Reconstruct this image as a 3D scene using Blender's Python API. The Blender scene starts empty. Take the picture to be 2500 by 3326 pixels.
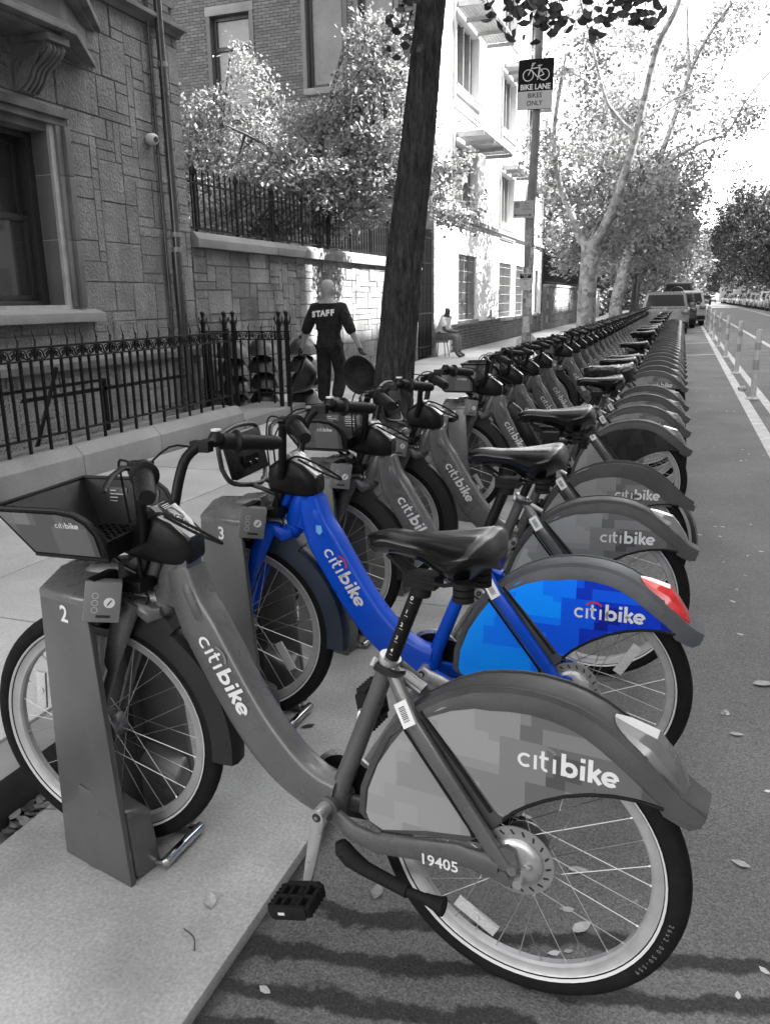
import bpy, bmesh, math, random
import numpy as np
from mathutils import Vector, Matrix, Euler
R = math.radians
random.seed(7)
rng = np.random.default_rng(7)
SC = bpy.context.scene
COL = SC.collection

# ------------------------------------------------------------------ camera
cam = bpy.data.objects.new('camera', bpy.data.cameras.new('camera'))
COL.objects.link(cam)
cam.data.sensor_fit = 'HORIZONTAL'
cam.data.sensor_width = 36.0
cam.data.lens = 36.0 * 1744.46 / 1663.0
cam.data.clip_start = 0.05
cam.data.clip_end = 3000
YAW, PITCH, ROLL, CH = 0.3459, 0.2558, -0.0156, 1.4511
cy, sy = math.cos(YAW), math.sin(YAW)
F0 = Vector((-sy, cy, 0)); R0 = Vector((cy, sy, 0)); U0 = Vector((0, 0, 1))
FW = F0 * math.cos(PITCH) - U0 * math.sin(PITCH)
UP = U0 * math.cos(PITCH) + F0 * math.sin(PITCH)
RT = R0 * math.cos(ROLL) + UP * math.sin(ROLL)
UP2 = UP * math.cos(ROLL) - R0 * math.sin(ROLL)
m3 = Matrix((RT, UP2, -FW)).transposed()
cam.matrix_world = Matrix.Translation((0, 0, CH)) @ m3.to_4x4()
SC.camera = cam

# ------------------------------------------------------------------ light
SUN_EL, SUN_AZ = R(42), R(20)          # azimuth measured from +X towards +Y
sd = Vector((math.cos(SUN_EL) * math.cos(SUN_AZ), math.cos(SUN_EL) * math.sin(SUN_AZ), math.sin(SUN_EL)))
sun = bpy.data.objects.new('sun', bpy.data.lights.new('sun', 'SUN'))
COL.objects.link(sun)
sun.data.energy = 3.6
sun.data.angle = R(0.6)
sun.data.color = (1.0, 0.995, 0.985)
sun.rotation_euler = sd.to_track_quat('Z', 'Y').to_euler()
W = bpy.data.worlds.new('World'); SC.world = W; W.use_nodes = True
nt = W.node_tree; nt.nodes.clear()
o_ = nt.nodes.new('ShaderNodeOutputWorld'); bg = nt.nodes.new('ShaderNodeBackground')
sky = nt.nodes.new('ShaderNodeTexSky'); sky.sky_type = 'NISHITA'; sky.sun_disc = False
sky.sun_elevation = SUN_EL; sky.sun_rotation = math.pi / 2 - SUN_AZ
sky.dust_density = 1.0; sky.air_density = 1.0; sky.ozone_density = 1.0
bwn = nt.nodes.new('ShaderNodeRGBToBW')
nt.links.new(sky.outputs[0], bwn.inputs[0]); nt.links.new(bwn.outputs[0], bg.inputs[0])
bg.inputs[1].default_value = 0.15
nt.links.new(bg.outputs[0], o_.inputs[0])
SC.view_settings.view_transform = 'Standard'
SC.view_settings.look = 'None'
SC.view_settings.gamma = 1.0
SC.view_settings.exposure = 2.95
SC.cycles.max_bounces = 6
SC.cycles.diffuse_bounces = 3
SC.cycles.glossy_bounces = 3
SC.cycles.transmission_bounces = 4
SC.cycles.transparent_max_bounces = 6
SC.cycles.use_adaptive_sampling = True
SC.cycles.adaptive_threshold = 0.02
SC.cycles.use_denoising = True

# ------------------------------------------------------------------ materials
def rgb(c):
    return (c, c, c, 1) if isinstance(c, (int, float)) else (c[0], c[1], c[2], 1)

def mat(name, col, rough=0.6, metal=0.0, var=0.0, vs=8.0, bump=0.0, bs=60.0, bd=0.004, coat=0.0,
        objrand=0.0, attr=None, attr_amt=0.5, spec=0.5, fine=0.0, fs=200.0, wear=0.0, vor=0.0, vors=40.0,
        trans=0.0, local=False, zs=1.0, scuff=0.0, streak=0.0):
    m = bpy.data.materials.new(name); m.use_nodes = True
    t = m.node_tree; n = t.nodes; L = t.links
    b = n['Principled BSDF']
    b.inputs['Roughness'].default_value = rough
    b.inputs['Metallic'].default_value = metal
    b.inputs['Specular IOR Level'].default_value = spec
    b.inputs['Coat Weight'].default_value = coat
    b.inputs['Coat Roughness'].default_value = 0.12
    b.inputs['Base Color'].default_value = rgb(col)
    if local:
        pos = n.new('ShaderNodeTexCoord').outputs['Object']
    else:
        pos = n.new('ShaderNodeNewGeometry').outputs['Position']
    if zs != 1.0:
        mp = n.new('ShaderNodeMapping'); mp.inputs['Scale'].default_value = (1, 1, zs); L.new(pos, mp.inputs['Vector']); pos = mp.outputs[0]
    def mul(a, bsock):
        mm = n.new('ShaderNodeMath'); mm.operation = 'MULTIPLY'
        if isinstance(a, float): mm.inputs[0].default_value = a
        else: L.new(a, mm.inputs[0])
        L.new(bsock, mm.inputs[1]); return mm.outputs[0]
    def rngn(sock, lo, hi, a=0.3, c=0.7):
        r = n.new('ShaderNodeMapRange'); r.inputs['From Min'].default_value = a; r.inputs['From Max'].default_value = c
        r.inputs['To Min'].default_value = lo; r.inputs['To Max'].default_value = hi
        L.new(sock, r.inputs['Value']); return r.outputs[0]
    def noise(s, d=4.0):
        x = n.new('ShaderNodeTexNoise'); x.inputs['Scale'].default_value = s; x.inputs['Detail'].default_value = d
        L.new(pos, x.inputs['Vector']); return x.outputs['Fac']
    fac = 1.0
    if var: fac = mul(fac, rngn(noise(vs), 1 - var, 1 + var))
    if fine: fac = mul(fac, rngn(noise(fs, 2.0), 1 - fine, 1 + fine))
    if objrand:
        oi = n.new('ShaderNodeObjectInfo'); fac = mul(fac, rngn(oi.outputs['Random'], 1 - objrand, 1 + objrand, 0, 1))
    if attr:
        at = n.new('ShaderNodeAttribute'); at.attribute_name = attr
        fac = mul(fac, rngn(at.outputs['Fac'], 1 - attr_amt, 1 + attr_amt, 0, 1))
    if vor:
        v = n.new('ShaderNodeTexVoronoi'); v.inputs['Scale'].default_value = vors; L.new(pos, v.inputs['Vector'])
        sp = n.new('ShaderNodeSeparateColor'); L.new(v.outputs['Color'], sp.inputs[0])
        fac = mul(fac, rngn(sp.outputs[0], 1 - vor, 1 + vor, 0, 1))
    if scuff:
        ms = n.new('ShaderNodeMapping'); ms.inputs['Scale'].default_value = (9, 9, 60); ms.inputs['Rotation'].default_value = (0.5, 0.7, 0.3); L.new(pos, ms.inputs['Vector'])
        ns = n.new('ShaderNodeTexNoise'); ns.inputs['Scale'].default_value = 1.6; ns.inputs['Detail'].default_value = 9; ns.inputs['Roughness'].default_value = 0.75; L.new(ms.outputs[0], ns.inputs['Vector'])
        fac = mul(fac, rngn(ns.outputs['Fac'], 1, 1 + scuff, .66, .72))
        fac = mul(fac, rngn(noise(3.2, 8.0), 1 - scuff * .35, 1 + scuff * .12, .36, .56))
    if streak:
        mk = n.new('ShaderNodeMapping'); mk.inputs['Scale'].default_value = (3.5, 3.5, .5); L.new(pos, mk.inputs['Vector'])
        nk = n.new('ShaderNodeTexNoise'); nk.inputs['Scale'].default_value = 1.0; nk.inputs['Detail'].default_value = 7; L.new(mk.outputs[0], nk.inputs['Vector'])
        fac = mul(fac, rngn(nk.outputs['Fac'], 1 - streak, 1 + streak * .6, .35, .65))
    if not isinstance(fac, float):
        vm = n.new('ShaderNodeVectorMath'); vm.operation = 'SCALE'
        vm.inputs[0].default_value = rgb(col)[:3]; L.new(fac, vm.inputs['Scale'])
        L.new(vm.outputs[0], b.inputs['Base Color'])
    if bump:
        bn = n.new('ShaderNodeBump'); bn.inputs['Strength'].default_value = bump; bn.inputs['Distance'].default_value = bd
        L.new(noise(bs, 5.0), bn.inputs['Height']); L.new(bn.outputs[0], b.inputs['Normal'])
    if var and rough > 0.12:
        L.new(rngn(noise(vs * 1.7), max(0.02, rough - 0.08), min(1, rough + 0.12)), b.inputs['Roughness'])
    if trans:
        tr = n.new('ShaderNodeBsdfTranslucent'); tr.inputs[0].default_value = rgb(col)
        if not isinstance(fac, float): L.new(vm.outputs[0], tr.inputs[0])
        mx = n.new('ShaderNodeMixShader'); mx.inputs[0].default_value = trans
        L.new(b.outputs[0], mx.inputs[1]); L.new(tr.outputs[0], mx.inputs[2])
        L.new(mx.outputs[0], n['Material Output'].inputs['Surface'])
    return m

def glass(name, col=0.8, alpha=0.35, rough=0.03):
    m = mat(name, col, rough=rough, spec=0.9)
    m.node_tree.nodes['Principled BSDF'].inputs['Alpha'].default_value = alpha
    return m

M = {}
M['bike'] = mat('bike_paint_grey', 0.080, 0.30, scuff=0.35, var=0.07, vs=9, coat=0.5, fine=0.05, fs=90)
M['blue'] = mat('bike_paint_blue', (0.0, 0.062, 0.50), 0.34, scuff=0.25, var=0.06, vs=9, coat=0.15, spec=0.3)
M['fender'] = mat('fender_plastic_grey', 0.055, 0.5, scuff=0.5, spec=0.3, var=0.16, vs=11, fine=0.08, fs=150)
M['fender_blue'] = mat('fender_plastic_weathered', (0.080, 0.083, 0.094), 0.5, scuff=0.6, spec=0.3, var=0.25, vs=7)
M['ffender'] = mat('front_fender_plastic', 0.020, 0.48, spec=0.2, var=0.1, vs=10)
M['ffender_blue'] = mat('front_fender_plastic_blue', (0.014, 0.024, 0.042), 0.45, var=0.1)
M['black'] = mat('black_plastic', 0.007, 0.34, var=0.15, vs=20, spec=0.22)
M['matte'] = mat('black_rubber', 0.011, 0.75, var=0.1, vs=30, spec=0.15)
M['grip'] = mat('grip_rubber', 0.007, 0.5, var=0.1, vs=50, spec=0.25)
M['saddle'] = mat('saddle_vinyl', 0.003, 0.24, bump=0.04, bs=400, bd=0.0005, spec=0.42)
M['tyre'] = mat('tyre_rubber', 0.010, 0.8, spec=0.12, var=0.2, vs=30, bump=0.25, bs=180, bd=0.0012)
M['stripe'] = mat('reflective_tyre_stripe', 0.62, 0.4)
M['rim'] = mat('rim_aluminium', 0.42, 0.42, metal=0.45, var=0.1, vs=25)
M['spoke'] = mat('spoke_steel', 0.5, 0.28, metal=0.9)
M['hub'] = mat('hub_metal', 0.22, 0.35, metal=0.6, var=0.1)
M['alu'] = mat('crank_aluminium', 0.45, 0.32, metal=0.65, var=0.08, vs=30)
M['chrome'] = mat('polished_steel', 0.55, 0.15, metal=1.0)
M['reflector'] = mat('clear_reflector', 0.48, 0.15, var=0.2, vs=260, spec=0.9)
M['light_grey'] = mat('tail_light_smoked', 0.11, 0.08, coat=1.0, var=0.25, vs=14)
M['light_red'] = mat('tail_light_red', (0.55, 0.006, 0.006), 0.10, coat=1.0, var=0.15, vs=30)
M['decal'] = mat('white_lettering', 0.62, 0.5)
M['decal_dim'] = mat('grey_arc_print', 0.16, 0.5)
M['decal_red'] = mat('red_arc_print', (0.5, 0.02, 0.02), 0.5)
M['decal_dark'] = mat('black_print', 0.01, 0.6)
M['screen'] = mat('console_glossy_face', 0.035, 0.06, coat=1.0)
M['screen_lit'] = mat('console_lit_face', 0.20, 0.12, coat=1.0, var=0.3, vs=20)  # lit copy of the console face, sheen put into its colour
M['dock'] = mat('dock_paint', 0.080, 0.32, scuff=0.4, var=0.10, vs=3.0, coat=0.25, fine=0.04, fs=60)
M['dock_top'] = mat('dock_lid_paint', 0.10, 0.28, var=0.22, vs=14, coat=0.3)
M['keypad'] = mat('keypad_plate', 0.16, 0.35, var=0.06)
M['iron'] = mat('black_iron', 0.006, 0.36, spec=0.3, var=0.3, vs=40, bump=0.25, bs=90, bd=0.0015)
M['steel'] = mat('galvanised_steel', 0.25, 0.45, metal=0.4, var=0.12)

def panel_mat(name, tones, base=None):
    """printed mosaic of overlapping rectangles, lighter towards the front, darker towards the tail (flat print)"""
    m = bpy.data.materials.new(name); m.use_nodes = True
    t = m.node_tree; n = t.nodes; L = t.links; b = n['Principled BSDF']
    b.inputs['Roughness'].default_value = 0.36; b.inputs['Coat Weight'].default_value = 0.15; b.inputs['Specular IOR Level'].default_value = 0.3
    tc = n.new('ShaderNodeTexCoord'); sep = n.new('ShaderNodeSeparateXYZ'); L.new(tc.outputs['Object'], sep.inputs[0])
    def M_(op, a, b_=None):
        x = n.new('ShaderNodeMath'); x.operation = op
        for i, v in enumerate((a, b_)):
            if v is None: continue
            if isinstance(v, (int, float)): x.inputs[i].default_value = v
            else: L.new(v, x.inputs[i])
        return x.outputs[0]
    def cell(sx, sz, ox):
        cz = M_('FLOOR', M_('DIVIDE', sep.outputs[2], sz))
        xs = M_('ADD', M_('DIVIDE', sep.outputs[0], sx), M_('MULTIPLY', cz, ox))
        cx = M_('FLOOR', xs)
        cb = n.new('ShaderNodeCombineXYZ'); L.new(cx, cb.inputs[0]); L.new(cz, cb.inputs[1])
        wn = n.new('ShaderNodeTexWhiteNoise'); L.new(cb.outputs[0], wn.inputs['Vector'])
        gx = M_('MULTIPLY', M_('SUBTRACT', cx, M_('MULTIPLY', cz, ox)), sx)
        return wn.outputs['Value'], gx
    v1, gx = cell(0.095, 0.088, 0.43)
    v2, g2 = cell(0.055, 0.05, 0.57)
    f = M_('ADD', M_('MULTIPLY', v1, 0.34), M_('MULTIPLY', v2, 0.12))
    f = M_('ADD', f, M_('MULTIPLY', M_('SUBTRACT', gx, 0.0), 1.35))
    f = M_('ADD', f, 0.22)
    cr = n.new('ShaderNodeValToRGB'); cr.color_ramp.interpolation = 'CONSTANT'
    els = cr.color_ramp.elements
    while len(els) < len(tones): els.new(0.5)
    for i, c in enumerate(tones):
        els[i].position = i / len(tones); els[i].color = rgb(c)
    L.new(f, cr.inputs[0]); L.new(cr.outputs[0], b.inputs['Base Color'])
    return m
M['panel'] = panel_mat('panel_print_grey', [0.068, 0.11, 0.17, 0.215, 0.25, 0.275])
M['panel_blue'] = panel_mat('panel_print_blue', [(0, .010, .26), (0, .03, .48), (0, .085, .72), (0, .17, .92), (0, .26, 1.0), (.0, .28, 1.0)])
M['panel_dark'] = mat('panel_bare_black', 0.008, 0.25, var=0.4, vs=9, coat=0.5)
M['panel_basket'] = panel_mat('basket_print_grey', [0.06, 0.08, 0.11, 0.145, 0.17, 0.19])

# ------------------------------------------------------------------ mesh builder
class MB:
    def __init__(s): s.v = []; s.f = []; s.t = []
    def add(s, vs, fs, tone=None):
        o = len(s.v); s.v += [tuple(v) for v in vs]; s.f += [tuple(i + o for i in f) for f in fs]
        if tone is not None: s.t += [tone] * len(fs)
        return s
    def box(s, x0, x1, y0, y1, z0, z1, tone=None, M_=None):
        vs = [Vector((x, y, z)) for z in (z0, z1) for y in (y0, y1) for x in (x0, x1)]
        if M_ is not None: vs = [M_ @ v for v in vs]
        return s.add(vs, [(0, 2, 3, 1), (4, 5, 7, 6), (0, 1, 5, 4), (2, 6, 7, 3), (0, 4, 6, 2), (1, 3, 7, 5)], tone)
    def hexa(s, b, t, tone=None):
        """b, t: four points each, same winding"""
        n = len(b)
        fs = [tuple(range(n))[::-1], tuple(range(n, 2 * n))] + [(i, (i + 1) % n, n + (i + 1) % n, n + i) for i in range(n)]
        return s.add(list(b) + list(t), fs, tone)
    def prism(s, pts, y0, y1, M_=None):
        """pts (x,z) outline extruded in y"""
        n = len(pts)
        a = [Vector((p[0], y0, p[1])) for p in pts]; b = [Vector((p[0], y1, p[1])) for p in pts]
        if M_ is not None: a = [M_ @ v for v in a]; b = [M_ @ v for v in b]
        return s.add(a + b, [tuple(range(n)), tuple(range(2 * n - 1, n - 1, -1))] + [(i, n + i, n + (i + 1) % n, (i + 1) % n) for i in range(n)])
    def tube(s, path, r, n=8, cap=True, M_=None, tone=None):
        P = [Vector(p) for p in path]; k = len(P)
        rr = r if isinstance(r, (list, tuple)) else [r] * k
        T = [(P[min(i + 1, k - 1)] - P[max(i - 1, 0)]).normalized() for i in range(k)]
        ref = Vector((0, 0, 1)) if abs(T[0].z) < 0.9 else Vector((1, 0, 0))
        a = T[0].cross(ref).normalized(); vs = []
        for i in range(k):
            a = (a - T[i] * a.dot(T[i]))
            a = a.normalized() if a.length > 1e-6 else T[i].orthogonal().normalized()
            b = T[i].cross(a)
            ri = rr[i]; ra, rb = ri if isinstance(ri, tuple) else (ri, ri)
            for j in range(n):
                q = 2 * math.pi * j / n
                vs.append(P[i] + a * (ra * math.cos(q)) + b * (rb * math.sin(q)))
        if M_ is not None: vs = [M_ @ v for v in vs]
        fs = []
        for i in range(k - 1):
            for j in range(n):
                fs.append((i * n + j, i * n + (j + 1) % n, (i + 1) * n + (j + 1) % n, (i + 1) * n + j))
        if cap: fs += [tuple(range(n))[::-1], tuple(range((k - 1) * n, k * n))]
        return s.add(vs, fs, tone)
    def sweep(s, path, wh, dh, n=20, e=3.0, M_=None):
        """path (x,z) in the XZ plane (y offset third), section superellipse: wh lateral half width, dh in-plane half depth"""
        P = [Vector((p[0], p[2] if len(p) > 2 else 0.0, p[1])) for p in path]; k = len(P)
        vs = []
        for i in range(k):
            T = (P[min(i + 1, k - 1)] - P[max(i - 1, 0)]).normalized()
            B = Vector((0, 1, 0)); B = (B - T * B.dot(T)).normalized(); N = T.cross(B)
            w = wh[i] if isinstance(wh, (list, tuple)) else wh
            d = dh[i] if isinstance(dh, (list, tuple)) else dh
            for j in range(n):
                q = 2 * math.pi * j / n; c, sn = math.cos(q), math.sin(q)
                vs.append(P[i] + B * (w * math.copysign(abs(c) ** (2 / e), c)) + N * (d * math.copysign(abs(sn) ** (2 / e), sn)))
        if M_ is not None: vs = [M_ @ v for v in vs]
        fs = [tuple(range(n))[::-1], tuple(range((k - 1) * n, k * n))]
        for i in range(k - 1):
            for j in range(n):
                fs.append((i * n + j, i * n + (j + 1) % n, (i + 1) * n + (j + 1) % n, (i + 1) * n + j))
        return s.add(vs, fs)
    def lathe(s, prof, n=32, c=(0, 0, 0), axis='Z', close=False, M_=None, a0=0.0, a1=2 * math.pi):
        """prof: (r, h)"""
        k = len(prof); vs = []; full = abs(a1 - a0 - 2 * math.pi) < 1e-6
        nn = n if full else n + 1
        for j in range(nn):
            q = a0 + (a1 - a0) * j / n
            for (r, h) in prof:
                x, y = r * math.cos(q), r * math.sin(q)
                v = {'Z': (x, y, h), 'Y': (x, h, y), 'X': (h, x, y)}[axis]
                vs.append(Vector((v[0] + c[0], v[1] + c[1], v[2] + c[2])))
        if M_ is not None: vs = [M_ @ v for v in vs]
        fs = []
        kk = k if close else k - 1
        for j in range(n if full else nn - 1):
            for i in range(kk):
                a = j * k + i; b = j * k + (i + 1) % k; c2 = ((j + 1) % nn) * k + (i + 1) % k; d = ((j + 1) % nn) * k + i
                fs.append((a, d, c2, b))
        if not full and close:
            fs += [tuple(range(k)), tuple(range((nn - 1) * k, nn * k))[::-1]]
        return s.add(vs, fs)
    def disc(s, r, h0, h1, c=(0, 0, 0), axis='Y', n=24, M_=None):
        return s.lathe([(0.0005, h0), (r, h0), (r, h1), (0.0005, h1)], n, c, axis, True, M_)
    def mesh(s, name, m, smooth=True, ang=38, bevel=0.0, fixn=True):
        me = bpy.data.meshes.new(name)
        me.from_pydata([tuple(v) for v in s.v], [], s.f)
        if s.t and len(s.t) == len(s.f):
            at = me.attributes.new('tone', 'FLOAT', 'FACE'); at.data.foreach_set('value', s.t)
        if fixn or bevel:
            bm = bmesh.new(); bm.from_mesh(me)
            bmesh.ops.recalc_face_normals(bm, faces=bm.faces)
            if bevel:
                bmesh.ops.bevel(bm, geom=[e for e in bm.edges if len(e.link_faces) == 2 and e.calc_face_angle(0) > R(30)],
                                offset=bevel, segments=2, profile=0.6, affect='EDGES', clamp_overlap=True)
            bm.to_mesh(me); bm.free()
        if smooth:
            me.shade_smooth(); me.set_sharp_from_angle(angle=R(ang))
        for x in (m if isinstance(m, (list, tuple)) else [m]): me.materials.append(x)
        me.update()
        return me

def link(name, me, parent=None, loc=None, rot=None, mw=None):
    o = bpy.data.objects.new(name, me); COL.objects.link(o)
    if parent is not None: o.parent = parent
    if loc is not None: o.location = loc
    if rot is not None: o.rotation_euler = rot
    if mw is not None: o.matrix_local = mw
    return o
def tag(o, label=None, cat=None, group=None, kind=None):
    if label: o['label'] = label
    if cat: o['category'] = cat
    if group: o['group'] = group
    if kind: o['kind'] = kind
    return o
def thing(name, label, cat, loc=(0, 0, 0), rz=0.0, group=None):
    o = bpy.data.objects.new(name, None); COL.objects.link(o)
    o.location = loc; o.rotation_euler = (0, 0, rz); o.empty_display_size = 0.1
    return tag(o, label, cat, group)
CACHE = {}
def text_mesh(txt, size, m, bold=0.0, align='CENTER', ext=0.0, sx=1.0):
    key = (txt, size, m.name, bold, align, sx)
    if key in CACHE: return CACHE[key]
    c = bpy.data.curves.new('lettering', 'FONT'); c.body = txt; c.size = size; c.offset = bold
    c.align_x = align; c.align_y = 'CENTER'; c.extrude = ext; c.resolution_u = 3
    o = bpy.data.objects.new('tmp', c); COL.objects.link(o)
    dg = bpy.context.evaluated_depsgraph_get()
    me = bpy.data.meshes.new_from_object(o.evaluated_get(dg))
    bpy.data.objects.remove(o); bpy.data.curves.remove(c)
    if sx != 1.0: me.transform(Matrix.Diagonal((sx, 1, 1, 1)))
    me.materials.clear(); me.materials.append(m); CACHE[key] = me
    return me
# rounded stroke lettering for the bicycle wordmark (unit: x-height = 1)
def arc(cx, cz, r, a0, a1, n=14):
    return [(cx + r * math.cos(R(a0 + (a1 - a0) * i / n)), cz + r * math.sin(R(a0 + (a1 - a0) * i / n))) for i in range(n + 1)]
def ribbon(mb, pts, w, tf):
    P = [Vector((p[0], p[1])) for p in pts]; k = len(P); L_, R_ = [], []
    for i in range(k):
        t = (P[min(i + 1, k - 1)] - P[max(i - 1, 0)]).normalized(); nrm = Vector((-t.y, t.x))
        L_.append(P[i] + nrm * w / 2); R_.append(P[i] - nrm * w / 2)
    vs = [tf(p) for p in L_] + [tf(p) for p in R_]
    mb.add(vs, [(i, i + 1, k + i + 1, k + i) for i in range(k - 1)])
def wordmark(tf):
    a = MB(); b = MB(); x = 0.0
    wl, wb = 0.20, 0.29
    def S(mb, pts, w): ribbon(mb, pts, w, tf)
    # citi
    S(a, arc(0.42, 0.5, 0.40, 48, 312), wl)
    S(a, [(1.08, 0.0), (1.08, 1.0)], wl)
    S(a, [(1.55, 1.38), (1.55, 0.32)] + arc(1.80, 0.33, 0.25, 180, 285, 8), wl); S(a, [(1.33, 0.93), (1.92, 0.93)], wl)
    S(a, [(2.30, 0.0), (2.30, 1.0)], wl)
    # bike
    S(a, [(2.86, 0.0), (2.86, 1.55)], wb); S(a, arc(3.24, 0.5, 0.38, 0, 360, 24), wb)
    S(a, [(4.05, 0.0), (4.05, 1.0)], wb); S(a, [(4.05, 1.22), (4.05, 1.50)], wb)
    S(a, [(4.52, 0.0), (4.52, 1.55)], wb); S(a, [(4.58, 0.42), (5.10, 1.0)], wb); S(a, [(4.70, 0.55), (5.15, 0.0)], wb)
    S(a, arc(5.72, 0.5, 0.39, -42, -360, 22), wb); S(a, [(5.40, 0.47), (6.08, 0.47)], wb * 0.75)
    S(b, arc(1.68, 0.78, 0.86, 38, 142, 12), 0.19)
    return a, b

# ------------------------------------------------------------------ bicycle parts (x forward, y to the rider's left, origin under rear hub)
WZ = 0.335
def ring_mesh(name, prof, m, n=72): return MB().lathe(prof, n, (0, 0, 0), 'Y', True).mesh(name, m)
def ell(cr, ch, ar, ah, n=14): return [(cr + ar * math.cos(2 * math.pi * i / n), ch + ah * math.sin(2 * math.pi * i / n)) for i in range(n)]
ME = {}
ME['tyre'] = ring_mesh('tyre', ell(0.3105, 0, 0.0252, 0.0245), M['tyre'])
ME['stripe'] = MB().lathe([(0.2885, 0.0185), (0.2895, 0.0205), (0.2930, 0.0232), (0.2938, 0.0225)], 72, (0, 0, 0), 'Y', True).lathe([(0.2885, -0.0185), (0.2895, -0.0205), (0.2930, -0.0232), (0.2938, -0.0225)], 72, (0, 0, 0), 'Y', True).mesh('reflective_stripe', M['stripe'])
ME['rim'] = ring_mesh('rim', [(0.2615, -0.007), (0.2615, 0.007), (0.266, 0.0125), (0.284, 0.0145), (0.2865, 0.0165), (0.2865, -0.0165), (0.284, -0.0145), (0.266, -0.0125)], M['rim'])
def spokes(rf, yf, n=32):
    mb = MB()
    for i in range(n):
        side = 1 if i % 2 else -1
        q = 2 * math.pi * i / n; off = (1 if (i // 2) % 2 else -1) * 1.05
        a = Vector((rf * math.cos(q + off), side * yf, rf * math.sin(q + off)))
        b = Vector((0.264 * math.cos(q), side * 0.003, 0.264 * math.sin(q)))
        mb.tube([a, b], 0.00115, 4, False)
        mb.tube([b.lerp(a, 0.03), b.lerp(a, -0.01)], 0.0024, 5)
    return mb.mesh('spokes', M['spoke'])
ME['spokes_r'] = spokes(0.047, 0.028); ME['spokes_f'] = spokes(0.040, 0.026)
mb = MB().lathe([(0.001, -0.062), (0.010, -0.062), (0.012, -0.045), (0.030, -0.040), (0.050, -0.031), (0.050, -0.026), (0.036, -0.022), (0.034, 0.022), (0.050, 0.026), (0.050, 0.031), (0.030, 0.036), (0.012, 0.040), (0.010, 0.075), (0.001, 0.075)], 28, (0, 0, 0), 'Y')
ME['hub_r'] = mb.mesh('hub', M['hub'])
# roller brake cover and cooling disc on the near side
mb = MB().lathe([(0.001, 0.050), (0.040, 0.050), (0.052, 0.046), (0.056, 0.040), (0.056, 0.036)], 30, (0, 0, 0), 'Y')
mb.tube([(0.0, 0.050, 0.0), (0.03, 0.052, -0.03), (0.12, 0.054, -0.035)], [(0.004, 0.02), (0.004, 0.014), (0.004, 0.010)], 8)
mb.tube([(-0.012, 0.03, -0.030), (-0.012, 0.072, -0.030)], 0.010, 12)
mb.tube([(-0.012, 0.045, -0.002), (-0.035, 0.060, 0.006)], 0.004, 6)
ME['brake'] = mb.mesh('roller_brake', M['alu'])
mb = MB().lathe([(0.052, 0.0345), (0.078, 0.0345), (0.078, 0.0375), (0.052, 0.0375)], 40, (0, 0, 0), 'Y', True)
ME['cooling'] = mb.mesh('cooling_disc', M['steel'])
mb = MB()
for i in range(18):
    q = 2 * math.pi * i / 18
    mb.box(0.060, 0.072, 0.0372, 0.0381, -0.0022, 0.0022, M_=Matrix.Rotation(q, 4, 'Y') @ Matrix.Translation((0.066, 0, 0)) @ Matrix.Rotation(0.5, 4, 'Y') @ Matrix.Translation((-0.066, 0, 0)))
ME['slots'] = mb.mesh('cooling_slots', M['decal_dark'])
mb = MB().lathe([(0.001, -0.055), (0.009, -0.055), (0.010, -0.036), (0.042, -0.030), (0.045, -0.026), (0.040, -0.018), (0.040, 0.018), (0.045, 0.026), (0.042, 0.030), (0.010, 0.036), (0.009, 0.055), (0.001, 0.055)], 28, (0, 0, 0), 'Y')
ME['hub_f'] = mb.mesh('hub', M['hub'])
mb = MB().box(-0.052, 0.052, -0.004, 0.004, -0.0135, 0.0135); mb.disc(0.009, -0.007, 0.007, (0, 0, 0), 'Y', 12)
ME['reflector'] = mb.mesh('wheel_reflector', M['reflector'], bevel=0.002)

# --- frame
DT = [(0.815, 0.845), (0.800, 0.775), (0.772, 0.705), (0.735, 0.628), (0.700, 0.558), (0.665, 0.496), (0.628, 0.443), (0.585, 0.398), (0.540, 0.366), (0.495, 0.345), (0.445, 0.335)]
def smooth_path(pts, k=3):
    P = [Vector(p if len(p) == 3 else (p[0], p[1], 0)) for p in pts]; out = []
    for i in range(len(P) - 1):
        p0, p1, p2, p3 = P[max(i - 1, 0)], P[i], P[i + 1], P[min(i + 2, len(P) - 1)]
        for j in range(k):
            t = j / k
            out.append(0.5 * ((2 * p1) + (p2 - p0) * t + (2 * p0 - 5 * p1 + 4 * p2 - p3) * t * t + (3 * p1 - p0 - 3 * p2 + p3) * t ** 3))
    out.append(P[-1]); return out
FS = lambda z: 0.032 * max(0.0, min(1.0, (z - 0.42) / 0.33))
dtp = [(p.x + FS(p.y), p.y) for p in smooth_path(DT, 3)]
nd = len(dtp)
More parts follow.
